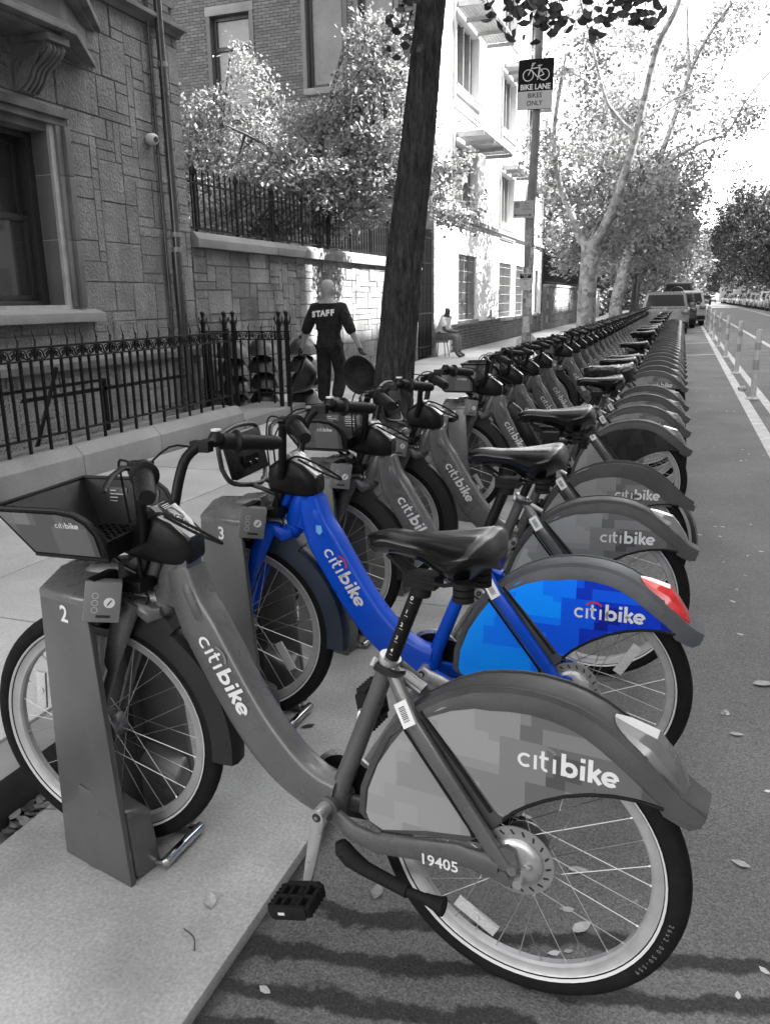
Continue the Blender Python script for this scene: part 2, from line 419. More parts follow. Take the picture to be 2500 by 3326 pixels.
def frame_mesh(m, old=False):
    mb = MB()
    mb.sweep(dtp, [0.037 - 0.004 * i / nd for i in range(nd)], [0.036 + 0.022 * min(1, i / 6) - 0.008 * max(0, (i - nd * .6) / (nd * .4)) for i in range(nd)], 24, 5.0)
    # head tube and collar
    hx = lambda z: 0.918 - (z - 0.745) * 0.45
    mb.tube([(hx(0.735), 0, 0.735), (hx(0.75), 0, 0.75), (hx(0.752), 0, 0.752), (hx(0.87), 0, 0.87)], [0.037, 0.037, 0.034, 0.034], 24)
    # gusset plate between head tube and down tube
    mb.prism([(0.905, 0.755), (0.862, 0.868), (0.822, 0.868), (0.82, 0.76), (0.85, 0.735)], -0.028, 0.028)
    mb.sweep([(0.838, 0.845), (0.818, 0.795), (0.790, 0.735), (0.774, 0.712)], [0.030, 0.041, 0.041, 0.030], [0.014, 0.020, 0.020, 0.012], 16, 3)
    # seat tube
    mb.tube([(0.452, 0, 0.300), (0.430, 0, 0.375), (0.335, 0, 0.625), (0.305, 0, 0.705)], [0.026, 0.0225, 0.0195, 0.0205], 20)
    mb.tube([(0.453, -0.042, 0.322), (0.453, 0.042, 0.322)], 0.030, 22)
    mb.prism([(0.50, 0.30), (0.53, 0.315), (0.50, 0.345), (0.45, 0.33), (0.46, 0.285)], -0.022, 0.022)
    for s in (1, -1):
        st = [(0.292, 0.692, s * 0.014), (0.262, 0.655, s * 0.035), (0.225, 0.603, s * 0.053), (0.12, 0.463, s * 0.057), (0.030, 0.345, s * 0.060), (0.005, 0.322, s * 0.060)]
        mb.sweep([(a, b, c) for a, b, c in st], 0.0095, [0.0145, 0.016, 0.0165, 0.0165, 0.017, 0.012], 14, 4)
        cs = [(0.440, 0.305, s * 0.030), (0.375, 0.290, s * 0.050), (0.316, 0.287, s * 0.056), (0.22, 0.304, s * 0.057), (0.118, 0.324, s * 0.058), (0.03, 0.324, s * 0.060)]
        mb.sweep(cs, 0.0105, [0.021, 0.022, 0.0245, 0.0255, 0.026, 0.020], 14, 3.4)
        # dropout plate
        mb.prism([(0.115, 0.346), (0.055, 0.352), (0.02, 0.378), (-0.002, 0.372), (-0.012, 0.330), (-0.012, 0.300), (0.012, 0.286), (0.05, 0.296), (0.09, 0.300)], s * 0.0535, s * 0.0635)
        mb.tube([(0.018, s * 0.058, 0.318), (0.018, s * 0.074, 0.318)], 0.011, 10)
    # bridge behind seat tube down to the fender
    mb.sweep([(0.30, 0.69), (0.262, 0.672), (0.225, 0.655)], 0.020, [0.012, 0.010, 0.007], 12, 3)
    return mb.mesh('frame', m, ang=32)
ME['frame'] = frame_mesh(M['bike'])
# --- rear fender and skirt
OUTER = [(0.352, 0.330), (0.365, 0.342), (0.360, 0.409), (0.335, 0.480), (0.297, 0.566), (0.266, 0.608), (0.236, 0.640), (0.204, 0.668), (0.159, 0.698), (0.104, 0.723), (0.069, 0.732), (0.020, 0.740), (-0.023, 0.742), (-0.070, 0.738), (-0.111, 0.729), (-0.150, 0.714), (-0.190, 0.690), (-0.230, 0.660), (-0.270, 0.622), (-0.305, 0.588), (-0.347, 0.561), (-0.340, 0.536), (-0.325, 0.522), (-0.303, 0.528)]
OUTER = [(x, z - 0.018 * min(1, max(0, (i - 2) / 5))) for i, (x, z) in enumerate(OUTER)]
LOWER = [(-0.284, 0.533), (-0.255, 0.543), (-0.226, 0.544), (-0.185, 0.541), (-0.142, 0.532), (-0.095, 0.515), (-0.054, 0.493), (-0.020, 0.470), (0.010, 0.446), (0.036, 0.414), (0.075, 0.372), (0.105, 0.349), (0.200, 0.334), (0.305, 0.305)]
INNER = [(0.330, 0.318), (0.345, 0.345), (0.340, 0.409), (0.315, 0.478), (0.280, 0.540), (0.247, 0.590), (0.208, 0.625), (0.165, 0.653), (0.091, 0.679), (0.021, 0.689), (-0.025, 0.687), (-0.070, 0.678), (-0.115, 0.662), (-0.158, 0.637), (-0.200, 0.607), (-0.236, 0.579), (-0.262, 0.556)]
def fender_mesh(m):
    mb = MB()
    n = len(OUTER)
    # crowned band across the tyre, open below: section from left skin over the top to the right skin
    C0 = Vector((0.02, 0.37))
    rings = []
    inn = INNER + [(-0.282, 0.548), (-0.300, 0.545)]
    for i, p in enumerate(OUTER[:20]):
        P = Vector(p)
        Q = P + (C0 - P).normalized() * (0.014 + 0.036 * min(1, max(0, (i - 4) / 6)))
        w = 0.046 if i < 17 else max(0.030, 0.046 - (i - 17) * 0.004)
        D = (C0 - P).normalized()
        rings.append([(Q, -w), (P + D * 0.016, -w + 0.001), (P + D * 0.004, -w + 0.010), (P, -w * 0.45), (P, w * 0.45), (P + D * 0.004, w - 0.010), (P + D * 0.016, w - 0.001), (Q, w),
                      (Q, w - 0.004), (P + D * 0.02, w - 0.006), (P + D * 0.008, 0.0), (P + D * 0.02, -w + 0.006), (Q, -w + 0.004)])
    k = len(rings[0]); vs = [(q.x, y, q.y) for r_ in rings for (q, y) in r_]
    fs = [tuple(range(k)), tuple(range((len(rings) - 1) * k, len(rings) * k))[::-1]]
    for i in range(len(rings) - 1):
        for j in range(k): fs.append((i * k + j, i * k + (j + 1) % k, (i + 1) * k + (j + 1) % k, (i + 1) * k + j))
    mb.add(vs, fs)
    tc = [(-0.235, 0.655), (-0.275, 0.618), (-0.305, 0.589), (-0.330, 0.572), (-0.350, 0.562), (-0.346, 0.545), (-0.336, 0.530), (-0.322, 0.521), (-0.305, 0.527), (-0.275, 0.541), (-0.245, 0.585)]
    hw = [.040, .041, .040, .038, .036, .037, .038, .039, .041, .0435, .0435]
    A_ = [Vector((x, -w, z - .014)) for (x, z), w in zip(tc, hw)]; B_ = [Vector((v.x, -v.y, v.z)) for v in A_]; nn = len(A_)
    A2 = [v + Vector((0, 0, 0)) for v in A_]
    mb.add(A_ + B_, [tuple(range(nn)), tuple(range(2 * nn - 1, nn - 1, -1))] + [(i, nn + i, nn + (i + 1) % nn, (i + 1) % nn) for i in range(nn)])
    return mb.mesh('rear_fender', m, ang=50)
ME['rfender'] = fender_mesh(M['fender'])
# dark skirt backing on both sides
mb = MB()
SK = OUTER[:-2] + LOWER
for s in (1, -1): mb.prism([(x, z) for x, z in SK if True], s * 0.0385, s * 0.0425)
ME['skirt'] = mb.mesh('skirt', M['fender'], ang=30)
RP = [(0.200, 0.621), (0.165, 0.648), (0.091, 0.674), (0.021, 0.684), (-0.025, 0.682), (-0.070, 0.673), (-0.115, 0.657), (-0.158, 0.632), (-0.200, 0.602), (-0.236, 0.574), (-0.268, 0.549), (-0.226, 0.551), (-0.185, 0.548), (-0.142, 0.539), (-0.095, 0.522), (-0.054, 0.500), (-0.020, 0.478), (0.010, 0.454), (0.022, 0.440), (0.030, 0.434), (0.038, 0.436), (0.046, 0.443), (0.120, 0.532)]
FP = [(0.338, 0.330), (0.346, 0.350), (0.339, 0.409), (0.314, 0.478), (0.281, 0.534), (0.247, 0.583), (0.170, 0.484), (0.100, 0.394), (0.093, 0.376), (0.100, 0.366), (0.200, 0.347), (0.305, 0.317)]
def panels(m, which):
    mb = MB()
    for s in (1, -1): mb.prism(which, s * 0.0425, s * 0.0455)
    return mb.mesh('side_panel', m, ang=30)
ME['panel_r'] = panels(M['panel'], RP); ME['panel_f'] = panels(M['panel'], FP)
# gasket lines either side of the stay
mb = MB()
for s in (1, -1):
    mb.tube([(0.055, s * 0.0455, 0.437), (0.212, s * 0.0455, 0.628)], 0.004, 6)
    mb.tube([(0.092, s * 0.0455, 0.366), (0.100, s * 0.0455, 0.384), (0.254, s * 0.0455, 0.585)], 0.004, 6)
    mb.tube([(x, s * 0.0435, z) for x, z in [(-0.275, 0.542), (-0.226, 0.546), (-0.185, 0.543), (-0.142, 0.534), (-0.095, 0.517), (-0.054, 0.495), (-0.020, 0.472), (0.010, 0.448), (0.030, 0.424)]], 0.004, 6)
ME['gasket'] = mb.mesh('gasket', M['matte'])
# tail light: faceted wedge
mb = MB()
tl = [(-0.172, 0.703, .010), (-0.20, 0.697, .024), (-0.252, 0.681, .030), (-0.275, 0.654, .030), (-0.305, 0.609, .026), (-0.312, 0.590, .018)]
bl = [(-0.178, 0.697), (-0.205, 0.672), (-0.240, 0.642), (-0.262, 0.622), (-0.290, 0.598), (-0.306, 0.584)]
rings = []
for (x, z, w), (bx, bz) in zip(tl, bl):
    z -= .015; bz -= .016
    rings.append([(bx, -w - 0.012, bz), (x * .6 + bx * .4, -w - 0.006, z * .6 + bz * .4), (x, -w * .6, z), (x, w * .6, z), (x * .6 + bx * .4, w + 0.006, z * .6 + bz * .4), (bx, w + 0.012, bz)])
vs = [p for r_ in rings for p in r_]; fs = [tuple(range(6)), tuple(range(30, 36))[::-1]]
for i in range(5):
    for j in range(6): fs.append((i * 6 + j, i * 6 + (j + 1) % 6, (i + 1) * 6 + (j + 1) % 6, (i + 1) * 6 + j))
mb.add(vs, fs); ME['tail'] = mb.mesh('tail_light', M['light_grey'], ang=25)

# --- crank set
def crank_mesh(s):
    mb = MB(); y = 0.072 * s
    a = Vector((0.453, y, 0.326)); b = Vector((0.484, y + 0.014 * s, 0.140))
    if s < 0: b = Vector((0.424, y - 0.014, 0.510))
    d = (b - a)
    pts = [a + d * t for t in (-0.06, 0.0, 0.12, 0.5, 0.9, 1.0, 1.05)]
    vs = []
    side = Vector((-d.z, 0, d.x)).normalized()
    ws = [0.012, 0.019, 0.018, 0.0155, 0.012, 0.0125, 0.007]; ts = [0.006, 0.009, 0.008, 0.007, 0.008, 0.008, 0.005]
    n = 12
    for p, w, t in zip(pts, ws, ts):
        for j in range(n):
            q = 2 * math.pi * j / n; c, sn = math.cos(q), math.sin(q)
            vs.append(p + side * (w * math.copysign(abs(c) ** .6, c)) + Vector((0, 1, 0)) * (t * math.copysign(abs(sn) ** .6, sn)))
    fs = [tuple(range(n)), tuple(range(6 * n, 7 * n))[::-1]]
    for i in range(6):
        for j in range(n): fs.append((i * n + j, i * n + (j + 1) % n, (i + 1) * n + (j + 1) % n, (i + 1) * n + j))
    mb.add(vs, fs)
    mb.tube([a - Vector((0, 0.03 * s, 0)), a + Vector((0, 0.012 * s, 0))], 0.017, 18)
    return mb.mesh('crank', M['alu'], ang=45), b
ME['crank_n'], PB_N = crank_mesh(1); ME['crank_f'], PB_F = crank_mesh(-1)
mb = MB().tube([(0.453, 0.0835, 0.326), (0.453, 0.0855, 0.326)], 0.0105, 18); ME['bolt'] = mb.mesh('crank_bolt', M['decal_dark'])
mb = MB().tube([(0.453, 0.0850, 0.326), (0.453, 0.0875, 0.326)], 0.0050, 6); ME['bolt2'] = mb.mesh('bolt_head', M['chrome'])
mb = MB()   # pedal around its own spindle, y outwards
mb.tube([(0, -0.005, 0), (0, 0.095, 0)], 0.010, 10)
mb.prism([(-0.046, -0.010), (-0.040, -0.016), (0.040, -0.016), (0.046, -0.010), (0.046, 0.010), (0.040, 0.016), (-0.040, 0.016), (-0.046, 0.010)], 0.090, 0.100)
mb.prism([(-0.046, -0.010), (-0.040, -0.016), (0.040, -0.016), (0.046, -0.010), (0.046, 0.010), (0.040, 0.016), (-0.040, 0.016), (-0.046, 0.010)], 0.008, 0.017)
for sx in (-1, 1):
    mb.box(sx * 0.046 - 0.006, sx * 0.046 + 0.006, 0.012, 0.095, -0.012, 0.012)
    for q in range(6): mb.box(sx * 0.051 - 0.003, sx * 0.051 + 0.003, 0.018 + q * 0.013, 0.025 + q * 0.013, -0.015, 0.015)
    mb.box(sx * 0.020 - 0.004, sx * 0.020 + 0.004, 0.015, 0.092, -0.013, 0.013)
mb.box(-0.044, 0.044, 0.050, 0.058, -0.013, 0.013)
ME['pedal'] = mb.mesh('pedal', M['matte'], bevel=0.0015)
ME['pedal_chip'] = MB().box(0.008, 0.024, 0.1, 0.1012, -0.003, 0.003).mesh('pedal_reflector', M['decal'])
mb = MB().lathe([(0.082, -0.052), (0.094, -0.052), (0.094, -0.060), (0.082, -0.060)], 36, (0.453, 0, 0.326), 'Y', True)
ME['guard_ring'] = mb.mesh('chain_guard', M['alu'])
mb = MB().disc(0.083, -0.054, -0.058, (0.453, 0, 0.326), 'Y', 36)
mb.prism([(0.453, 0.395), (0.20, 0.372), (0.03, 0.365), (0.02, 0.29), (0.20, 0.272), (0.453, 0.245)], -0.050, -0.056)
ME['guard'] = mb.mesh('chain_case', M['black'])
# kickstand
mb = MB().tube([(0.408, 0.058, 0.262), (0.400, 0.060, 0.246), (0.378, 0.064, 0.232), (0.335, 0.072, 0.223), (0.270, 0.084, 0.222), (0.222, 0.092, 0.221)], [0.013, 0.021, 0.021, 0.0165, 0.015, 0.015], 16)
mb.tube([(0.226, 0.092, 0.221), (0.178, 0.097, 0.222)], 0.0105, 12)
mb.tube([(0.180, 0.097, 0.222), (0.170, 0.098, 0.222), (0.146, 0.101, 0.222), (0.138, 0.102, 0.222), (0.134, 0.102, 0.222)], [0.012, 0.013, 0.017, 0.021, 0.020], 16)
ME['kick'] = mb.mesh('kickstand', M['matte'])
ME['kick_bolt'] = MB().tube([(0.395, 0.07, 0.245), (0.395, 0.084, 0.245)], 0.005, 10).mesh('pivot_bolt', M['chrome'])
# seat clamp
mb = MB().tube([(0.309, 0, 0.698), (0.302, 0, 0.716)], 0.0245, 20)
mb.tube([(0.330, 0.018, 0.712), (0.330, 0.036, 0.700)], 0.008, 10)
ME['clamp'] = mb.mesh('seat_clamp', M['alu'])
mb = MB().tube([(0.332, 0.020, 0.708), (0.318, 0.031, 0.700), (0.296, 0.034, 0.694), (0.270, 0.033, 0.694), (0.254, 0.031, 0.700)], [(0.008, 0.006), (0.011, 0.006), (0.013, 0.005), (0.013, 0.004), (0.008, 0.003)], 12)
ME['clamp_lever'] = mb.mesh('clamp_lever', M['black'])
# seat post (long; lower part hides inside the seat tube) and saddle, both relative to saddle height
SPD = Vector((-0.37, 0, 1)).normalized()
mb = MB().tube([(0.3315 - 0.0, 0, 0.63), (0.2325, 0, 0.885)], 0.0158, 18); ME['post'] = mb.mesh('seat_post', M['black'])
mb = MB()
N = 22
secs = []
for i in range(N + 1):
    t = i / N                       # 0 nose .. 1 rear
    x = 0.345 - 0.285 * t
    w = 0.027 + 0.012 * min(1, t / .25) + 0.072 * (1 / (1 + math.exp(-(t - 0.62) * 11)))
    if t < 0.06: w *= (0.55 + 0.45 * t / 0.06)
    if t > 0.86: w *= math.sqrt(max(0.02, 1 - ((t - 0.86) / 0.15) ** 2))
    top = 0.985 + 0.018 * math.sin(min(1, t / 0.22) * math.pi / 2) - 0.006 * math.sin(t * math.pi) + 0.022 * max(0, t - 0.35) / .65
    if t > 0.9: top -= 0.03 * ((t - 0.9) / 0.1) ** 2
    th = 0.040 + 0.014 * t + 0.040 * math.exp(-((t - 0.70) / 0.20) ** 2)
    if t < 0.06: th *= 0.7 + 0.3 * t / 0.06
    if t > 0.86: e_ = math.sqrt(max(0.02, 1 - ((t - 0.86) / 0.15) ** 2)); th *= .40 + .60 * e_; top -= .014 * (1 - e_)
    gro = 0.006 * max(0, min(1, (t - 0.45) / 0.3))
    secs.append((x, w, top, th, gro))
vs = []; K = 28
for x, w, top, th, gro in secs:
    for j in range(K):
        q = 2 * math.pi * j / K; c, s_ = math.cos(q), math.sin(q)
        y = w * math.copysign(abs(c) ** 0.88, c)
        if s_ >= 0: z = top - th * 0.45 + th * 0.45 * (s_ ** 0.9) - gro * math.exp(-(y / 0.022) ** 2) * (1 if s_ > 0.5 else 0)
        else: z = top - th * 0.45 - th * 0.75 * (abs(s_) ** 0.8) * (1 - 0.25 * abs(c))
        if s_ < 0: y *= 1 - 0.35 * abs(s_)
        vs.append((x, y, z))
fs = [tuple(range(K)), tuple(range(N * K, (N + 1) * K))[::-1]]
for i in range(N):
    for j in range(K): fs.append((i * K + j, i * K + (j + 1) % K, (i + 1) * K + (j + 1) % K, (i + 1) * K + j))
mb.add(vs, fs); ME['saddle'] = mb.mesh('saddle', M['saddle'], ang=80)
mb = MB()
mb.tube([(0.232, 0, 0.868), (0.224, 0, 0.905)], 0.022, 14); mb.box(0.19, 0.26, -0.024, 0.024, 0.888, 0.915)
for s in (1, -1):
    mb.tube([(0.30, s * 0.012, 0.948), (0.24, s * 0.022, 0.905), (0.17, s * 0.024, 0.903), (0.11, s * 0.045, 0.925)], 0.0045, 8)
    for q in range(3): mb.tube([(0.118, s * 0.050, 0.888 + q * 0.014), (0.118, s * 0.050, 0.899 + q * 0.014)], 0.021, 14)
ME['seat_under'] = mb.mesh('saddle_rails', M['matte'])

# --- steering assembly (coordinates relative to front wheel contact point, x forward); wheel raised by the pad
ZF = 0.037
def fork_mesh(m):
    mb = MB()
    mb.tube([(-0.187, 0, 0.722), (-0.192, 0, 0.735)], 0.040, 24)
    mb.sweep([(-0.215, 0.728), (-0.190, 0.722), (-0.160, 0.745), (-0.140, 0.752)], [0.044, 0.062, 0.066, 0.06], [0.018, 0.026, 0.024, 0.016], 18, 3)
    for s in (1, -1):
        mb.tube([(-0.152, s * 0.058, 0.758), (-0.128, s * 0.064, 0.715), (-0.103, s * 0.064, 0.660), (-0.078, s * 0.062, 0.595), (-0.070, s * 0.058, 0.575)],
                [(0.016, 0.022), (0.016, 0.029), (0.015, 0.027), (0.013, 0.021), (0.008, 0.014)], 14)
        mb.tube([(-0.085, s * 0.056, 0.60), (-0.045, s * 0.054, 0.50), (-0.012, s * 0.052, 0.40), (0.0, s * 0.052, 0.355)], [(0.010, 0.015), (0.009, 0.014), (0.008, 0.013), (0.006, 0.012)], 12)
    # stem tube between crown and console
    mb.tube([(-0.150, 0, 0.755), (-0.215, 0, 0.895)], 0.017, 14)
    return mb.mesh('fork', m, ang=40)
ME['fork'] = fork_mesh(M['bike'])
mb = MB()
mb.prism([(-0.152, 0.775), (-0.128, 0.765), (-0.175, 0.905), (-0.205, 0.905)], -0.03, 0.03)
ME['bracket'] = mb.mesh('basket_bracket', M['black'], bevel=0.004)
mb = MB()
for (x, z) in ((-0.142, 0.790), (-0.182, 0.885)): mb.tube([(x, 0.028, z), (x, 0.037, z)], 0.008, 12)
ME['bracket_bolt'] = mb.mesh('bracket_bolt', M['chrome'])
mb = MB().lathe([(0.385, -0.018), (0.385, 0.018), (0.376, 0.034), (0.345, 0.037), (0.322, 0.036), (0.322, 0.033), (0.345, 0.034), (0.366, 0.030), (0.372, 0.0), (0.366, -0.030), (0.345, -0.034), (0.322, -0.033), (0.322, -0.036), (0.345, -0.037), (0.376, -0.034)],
                26, (0, 0, WZ + ZF), 'Y', True, a0=R(118), a1=R(186))
mb.prism([(-0.13, 0.66), (-0.135, 0.715), (-0.16, 0.728), (-0.215, 0.720), (-0.245, 0.685), (-0.205, 0.640), (-0.165, 0.652)], -0.036, 0.036)
ME['ffender'] = mb.mesh('front_fender', M['ffender'], ang=35)
# console
mb = MB()
secs = [(-0.138, 0.925, 0.872, .030), (-0.150, 0.952, 0.862, .044), (-0.190, 0.978, 0.856, .053), (-0.225, 0.984, 0.852, .055), (-0.262, 0.960, 0.850, .051), (-0.296, 0.928, 0.854, .042), (-0.306, 0.912, 0.862, .034)]
K = 20; vs = []
for x, zt, zb, w in secs:
    for j in range(K):
        q = 2 * math.pi * j / K; c, s_ = math.cos(q), math.sin(q)
        vs.append((x, w * math.copysign(abs(c) ** .42, c), (zt + zb) / 2 + (zt - zb) / 2 * math.copysign(abs(s_) ** .42, s_)))
fs = [tuple(range(K)), tuple(range(6 * K, 7 * K))[::-1]]
for i in range(6):
    for j in range(K): fs.append((i * K + j, i * K + (j + 1) % K, (i + 1) * K + (j + 1) % K, (i + 1) * K + j))
mb.add(vs, fs); ME['console'] = mb.mesh('console', M['black'], ang=35)
mb = MB(); mb.hexa([(-0.212, -0.050, 0.975), (-0.300, -0.036, 0.908), (-0.300, 0.036, 0.908), (-0.212, 0.050, 0.975)], [(-0.216, -0.047, 0.996), (-0.308, -0.032, 0.922), (-0.308, 0.032, 0.922), (-0.216, 0.047, 0.996)])
ME['face'] = mb.mesh('console_face', M['screen'], bevel=0.004)
mb = MB()
TF = Matrix.Translation((-0.275, 0, 0.9555)) @ Matrix.Rotation(-R(22.7), 4, 'Y')
TF = Matrix.Translation((-0.2622, 0, 0.9602)) @ Matrix.Rotation(-math.atan2(0.074, 0.092), 4, 'Y')
mb.lathe([(0.0125, 0.0005), (0.0138, 0.0005)], 24, (0, 0, 0), 'Z', M_=TF)
for a in ((-0.006, 0.004, 0.006, 0.0055), (-0.006, -0.004, 0.004, -0.0025), (0.002, -0.004, 0.0045, 0.005), (-0.002, 0.0, 0.004, 0.001)): mb.box(min(a[0], a[2]), max(a[0], a[2]), min(a[1], a[3]), max(a[1], a[3]), 0.0004, 0.0006, M_=TF)
for q in range(4): mb.box(-0.036 - q * 0.004, -0.0345 - q * 0.004, -0.012 + q * .002, 0.012 - q * .002, 0.0004, 0.0006, M_=TF)
for q in range(3): mb.box(0.036 + q * 0.005, 0.038 + q * 0.005, -0.016, 0.014, 0.0004, 0.0006, M_=TF)
ME['face_print'] = mb.mesh('face_print', M['decal'])
# handlebar
mb = MB()
for s in (1, -1):
    pth = smooth_path([(-0.190, s * 0.050, 0.915), (-0.208, s * 0.070, 0.965), (-0.218, s * 0.086, 1.03), (-0.232, s * 0.108, 1.085), (-0.262, s * 0.145, 1.112), (-0.300, s * 0.190, 1.112), (-0.340, s * 0.245, 1.104), (-0.372, s * 0.295, 1.096)], 3)
    mb.tube(pth, 0.0128, 14)
ME['bar'] = mb.mesh('handlebar', M['black'])
def grip_mesh(s):
    mb = MB(); a = Vector((-0.318, s * 0.213, 1.109)); b = Vector((-0.388, s * 0.318, 1.091)); d = b - a
    n = 13; pts = [a + d * (i / n) for i in range(n + 1)]
    rr = [0.0185 + (0.0012 if i % 2 else 0) for i in range(n + 1)]; rr[0] = 0.02; rr[-1] = 0.016
    mb.tube(pts, rr, 16)
    mb.tube([a - d.normalized() * 0.012, a - d.normalized() * 0.004, a, a + d.normalized() * 0.004], [0.020, 0.031, 0.031, 0.022], 22)
    mb.tube([a - d.normalized() * 0.045, a - d.normalized() * 0.012], 0.0215, 16)
    for i in range(5):
        for j in range(4):
            q = R(20 + 45 * j); u = d.normalized(); e1 = u.orthogonal().normalized(); e2 = u.cross(e1)
            c = a + d * (0.18 + 0.16 * i) + (e1 * math.cos(q) + e2 * math.sin(q)) * 0.019
            mb.box(c.x - .003, c.x + .003, c.y - .003, c.y + .003, c.z - .003, c.z + .003)
    return mb.mesh('grip', M['grip'], ang=45)
ME['grip_n'] = grip_mesh(1); ME['grip_f'] = grip_mesh(-1)
def lever_mesh(s):
    mb = MB()
    mb.box(-0.285, -0.235, s * 0.135 - 0.014, s * 0.135 + 0.014, 1.095, 1.122, M_=None)
    mb.tube([(-0.262, s * 0.14, 1.108), (-0.235, s * 0.165, 1.112), (-0.240, s * 0.215, 1.104), (-0.262, s * 0.27, 1.094), (-0.275, s * 0.295, 1.090)], [(0.010, 0.007), (0.009, 0.006), (0.008, 0.005), (0.007, 0.005), (0.006, 0.004)], 8)
    return mb.mesh('brake_lever', M['black'], ang=45)
ME['lever_n'] = lever_mesh(1); ME['lever_f'] = lever_mesh(-1)
mb = MB().lathe([(0.0005, 0.020), (0.012, 0.016), (0.022, 0.0), (0.022, -0.008)], 18, (-0.285, -0.168, 1.126), 'Z')
ME['bell'] = mb.mesh('gear_indicator', M['black'])
ME['bell_face'] = MB().disc(0.013, 0.017, 0.0215, (-0.285, -0.168, 1.126), 'Z', 16).mesh('indicator_face', M['decal'])
mb = MB()
mb.tube(smooth_path([(-0.27, 0.13, 1.10), (-0.20, 0.12, 1.12), (-0.15, 0.05, 1.06), (-0.14, 0.02, 0.95), (-0.15, 0.02, 0.86)], 4), 0.0028, 6)
mb.tube(smooth_path([(-0.26, -0.13, 1.10), (-0.19, -0.10, 1.11), (-0.14, -0.03, 1.03), (-0.15, -0.02, 0.90)], 4), 0.0028, 6)
mb.tube(smooth_path([(-0.21, 0.055, 0.965), (-0.26, 0.075, 0.99), (-0.33, 0.07, 0.965), (-0.385, 0.045, 0.925), (-0.375, 0.02, 0.912), (-0.32, 0.03, 0.935), (-0.25, 0.045, 0.975)], 5), 0.0036, 8)
mb.tube(smooth_path([(-0.16, 0.03, 0.87), (-0.175, 0.045, 0.80), (-0.19, 0.048, 0.76), (-0.14, 0.05, 0.73)], 4), 0.003, 6)
ME['cable'] = mb.mesh('cables', M['matte'])
# basket tub
mb = MB(); bt = 0.006
bot = [(-0.150, 0.130), (0.045, 0.125), (0.045, -0.125), (-0.150, -0.130)]; top = [(-0.160, 0.165), (0.118, 0.162), (0.118, -0.172), (-0.160, -0.165)]
# floor in strips around round holes
def strip(x0, x1, y0, y1): mb.box(x0, x1, y0, y1, 0.889, 0.894)
for i in range(9):
    x0 = -0.150 + i * 0.0217; strip(x0, x0 + 0.0135, -0.128, 0.128)
for j in range(12):
    y0 = -0.128 + j * 0.0222; strip(-0.150, 0.045, y0, y0 + 0.0135)
# far side wall and near side wall with rounded rear corner, front wall, low rear wall
def wall(b0, b1, t0, t1, nrm):
    b0, b1, t0, t1, nv = Vector(b0), Vector(b1), Vector(t0), Vector(t1), Vector(nrm) * bt
    mb.hexa([b0, b1, b1 + nv, b0 + nv], [t0, t1, t1 + nv, t0 + nv])
for s in (1, -1):
    pr = [(-0.150, 0.130, 0.889), (0.045, 0.125, 0.889), (0.118, 0.164, 1.003), (-0.055, 0.166, 1.006), (-0.100, 0.165, 1.000), (-0.128, 0.160, 0.983), (-0.150, 0.152, 0.950)]
    a = [Vector((x, s * y, z)) for x, y, z in pr]; b = [v + Vector((0, s * bt, 0)) for v in a]; n = len(a)
    mb.add(a + b, [tuple(range(n)), tuple(range(2 * n - 1, n - 1, -1))] + [(i, n + i, n + (i + 1) % n, (i + 1) % n) for i in range(n)])
wall((0.045, -0.128, 0.889), (0.045, 0.128, 0.889), (0.118, -0.166, 1.003), (0.118, 0.166, 1.003), (1, 0, 0))
wall((-0.150, -0.128, 0.889), (-0.150, 0.128, 0.889), (-0.158, -0.15, 0.935), (-0.158, 0.15, 0.935), (-1, 0, 0))
rim_path = []
for s in (1, -1):
    q = [(0.120, s * 0.168, 1.006), (-0.055, s * 0.170, 1.009), (-0.102, s * 0.169, 1.003), (-0.132, s * 0.164, 0.985), (-0.155, s * 0.156, 0.950), (-0.158, s * 0.148, 0.925)]
    mb.tube(q, 0.0055, 8)
    mb.tube([(-0.156, s * 0.150, 0.935), (-0.156, s * 0.134, 0.889), (0.045, s * 0.128, 0.889)], 0.006, 8)
mb.tube([(0.120, 0.168, 1.006), (0.122, 0.0, 1.004), (0.120, -0.168, 1.006)], 0.0055, 8)
# support arms
for s in (1, -1):
    mb.tube([(-0.10, s * 0.03, 0.888), (-0.15, s * 0.03, 0.872), (-0.168, s * 0.02, 0.862)], 0.007, 8)
    mb.tube([(-0.06, s * 0.03, 0.885), (-0.12, s * 0.03, 0.835), (-0.155, s * 0.02, 0.815)], 0.007, 8)
ME['basket'] = mb.mesh('basket', M['black'], ang=40)
def slanted(pr, off):
    out = []
    for x, y, z in pr: out.append(Vector((x, y + off, z)))
    return out
mb = MB()
pr = [(-0.138, 0.1315, 0.896), (0.040, 0.1268, 0.896), (0.106, 0.161, 0.997), (-0.055, 0.1635, 0.999), (-0.095, 0.162, 0.993), (-0.120, 0.157, 0.977), (-0.138, 0.150, 0.950)]
a = slanted(pr, bt + 0.0005); b = slanted(pr, bt + 0.003); n = len(a)
mb.add(a + b, [tuple(range(n)), tuple(range(2 * n - 1, n - 1, -1))] + [(i, n + i, n + (i + 1) % n, (i + 1) % n) for i in range(n)])
ME['basket_panel'] = mb.mesh('basket_panel', M['panel_basket'], ang=20)
def bk(p):   # wordmark on the basket side: p along (0..6.1, 0..1.5)
    s = 0.0098; x = -0.044 - p[0] * s; z = 0.966 + p[1] * s
    y = 0.1315 + (z - 0.896) / 0.103 * 0.0322 + 0.0095
    return (x, y, z)
a, b = wordmark(bk); ME['wm_b'] = a.mesh('wordmark', M['decal'], False, fixn=False); ME['wm_b2'] = b.mesh('wordmark_arc', M['decal_dim'], False, fixn=False)
mb = MB()
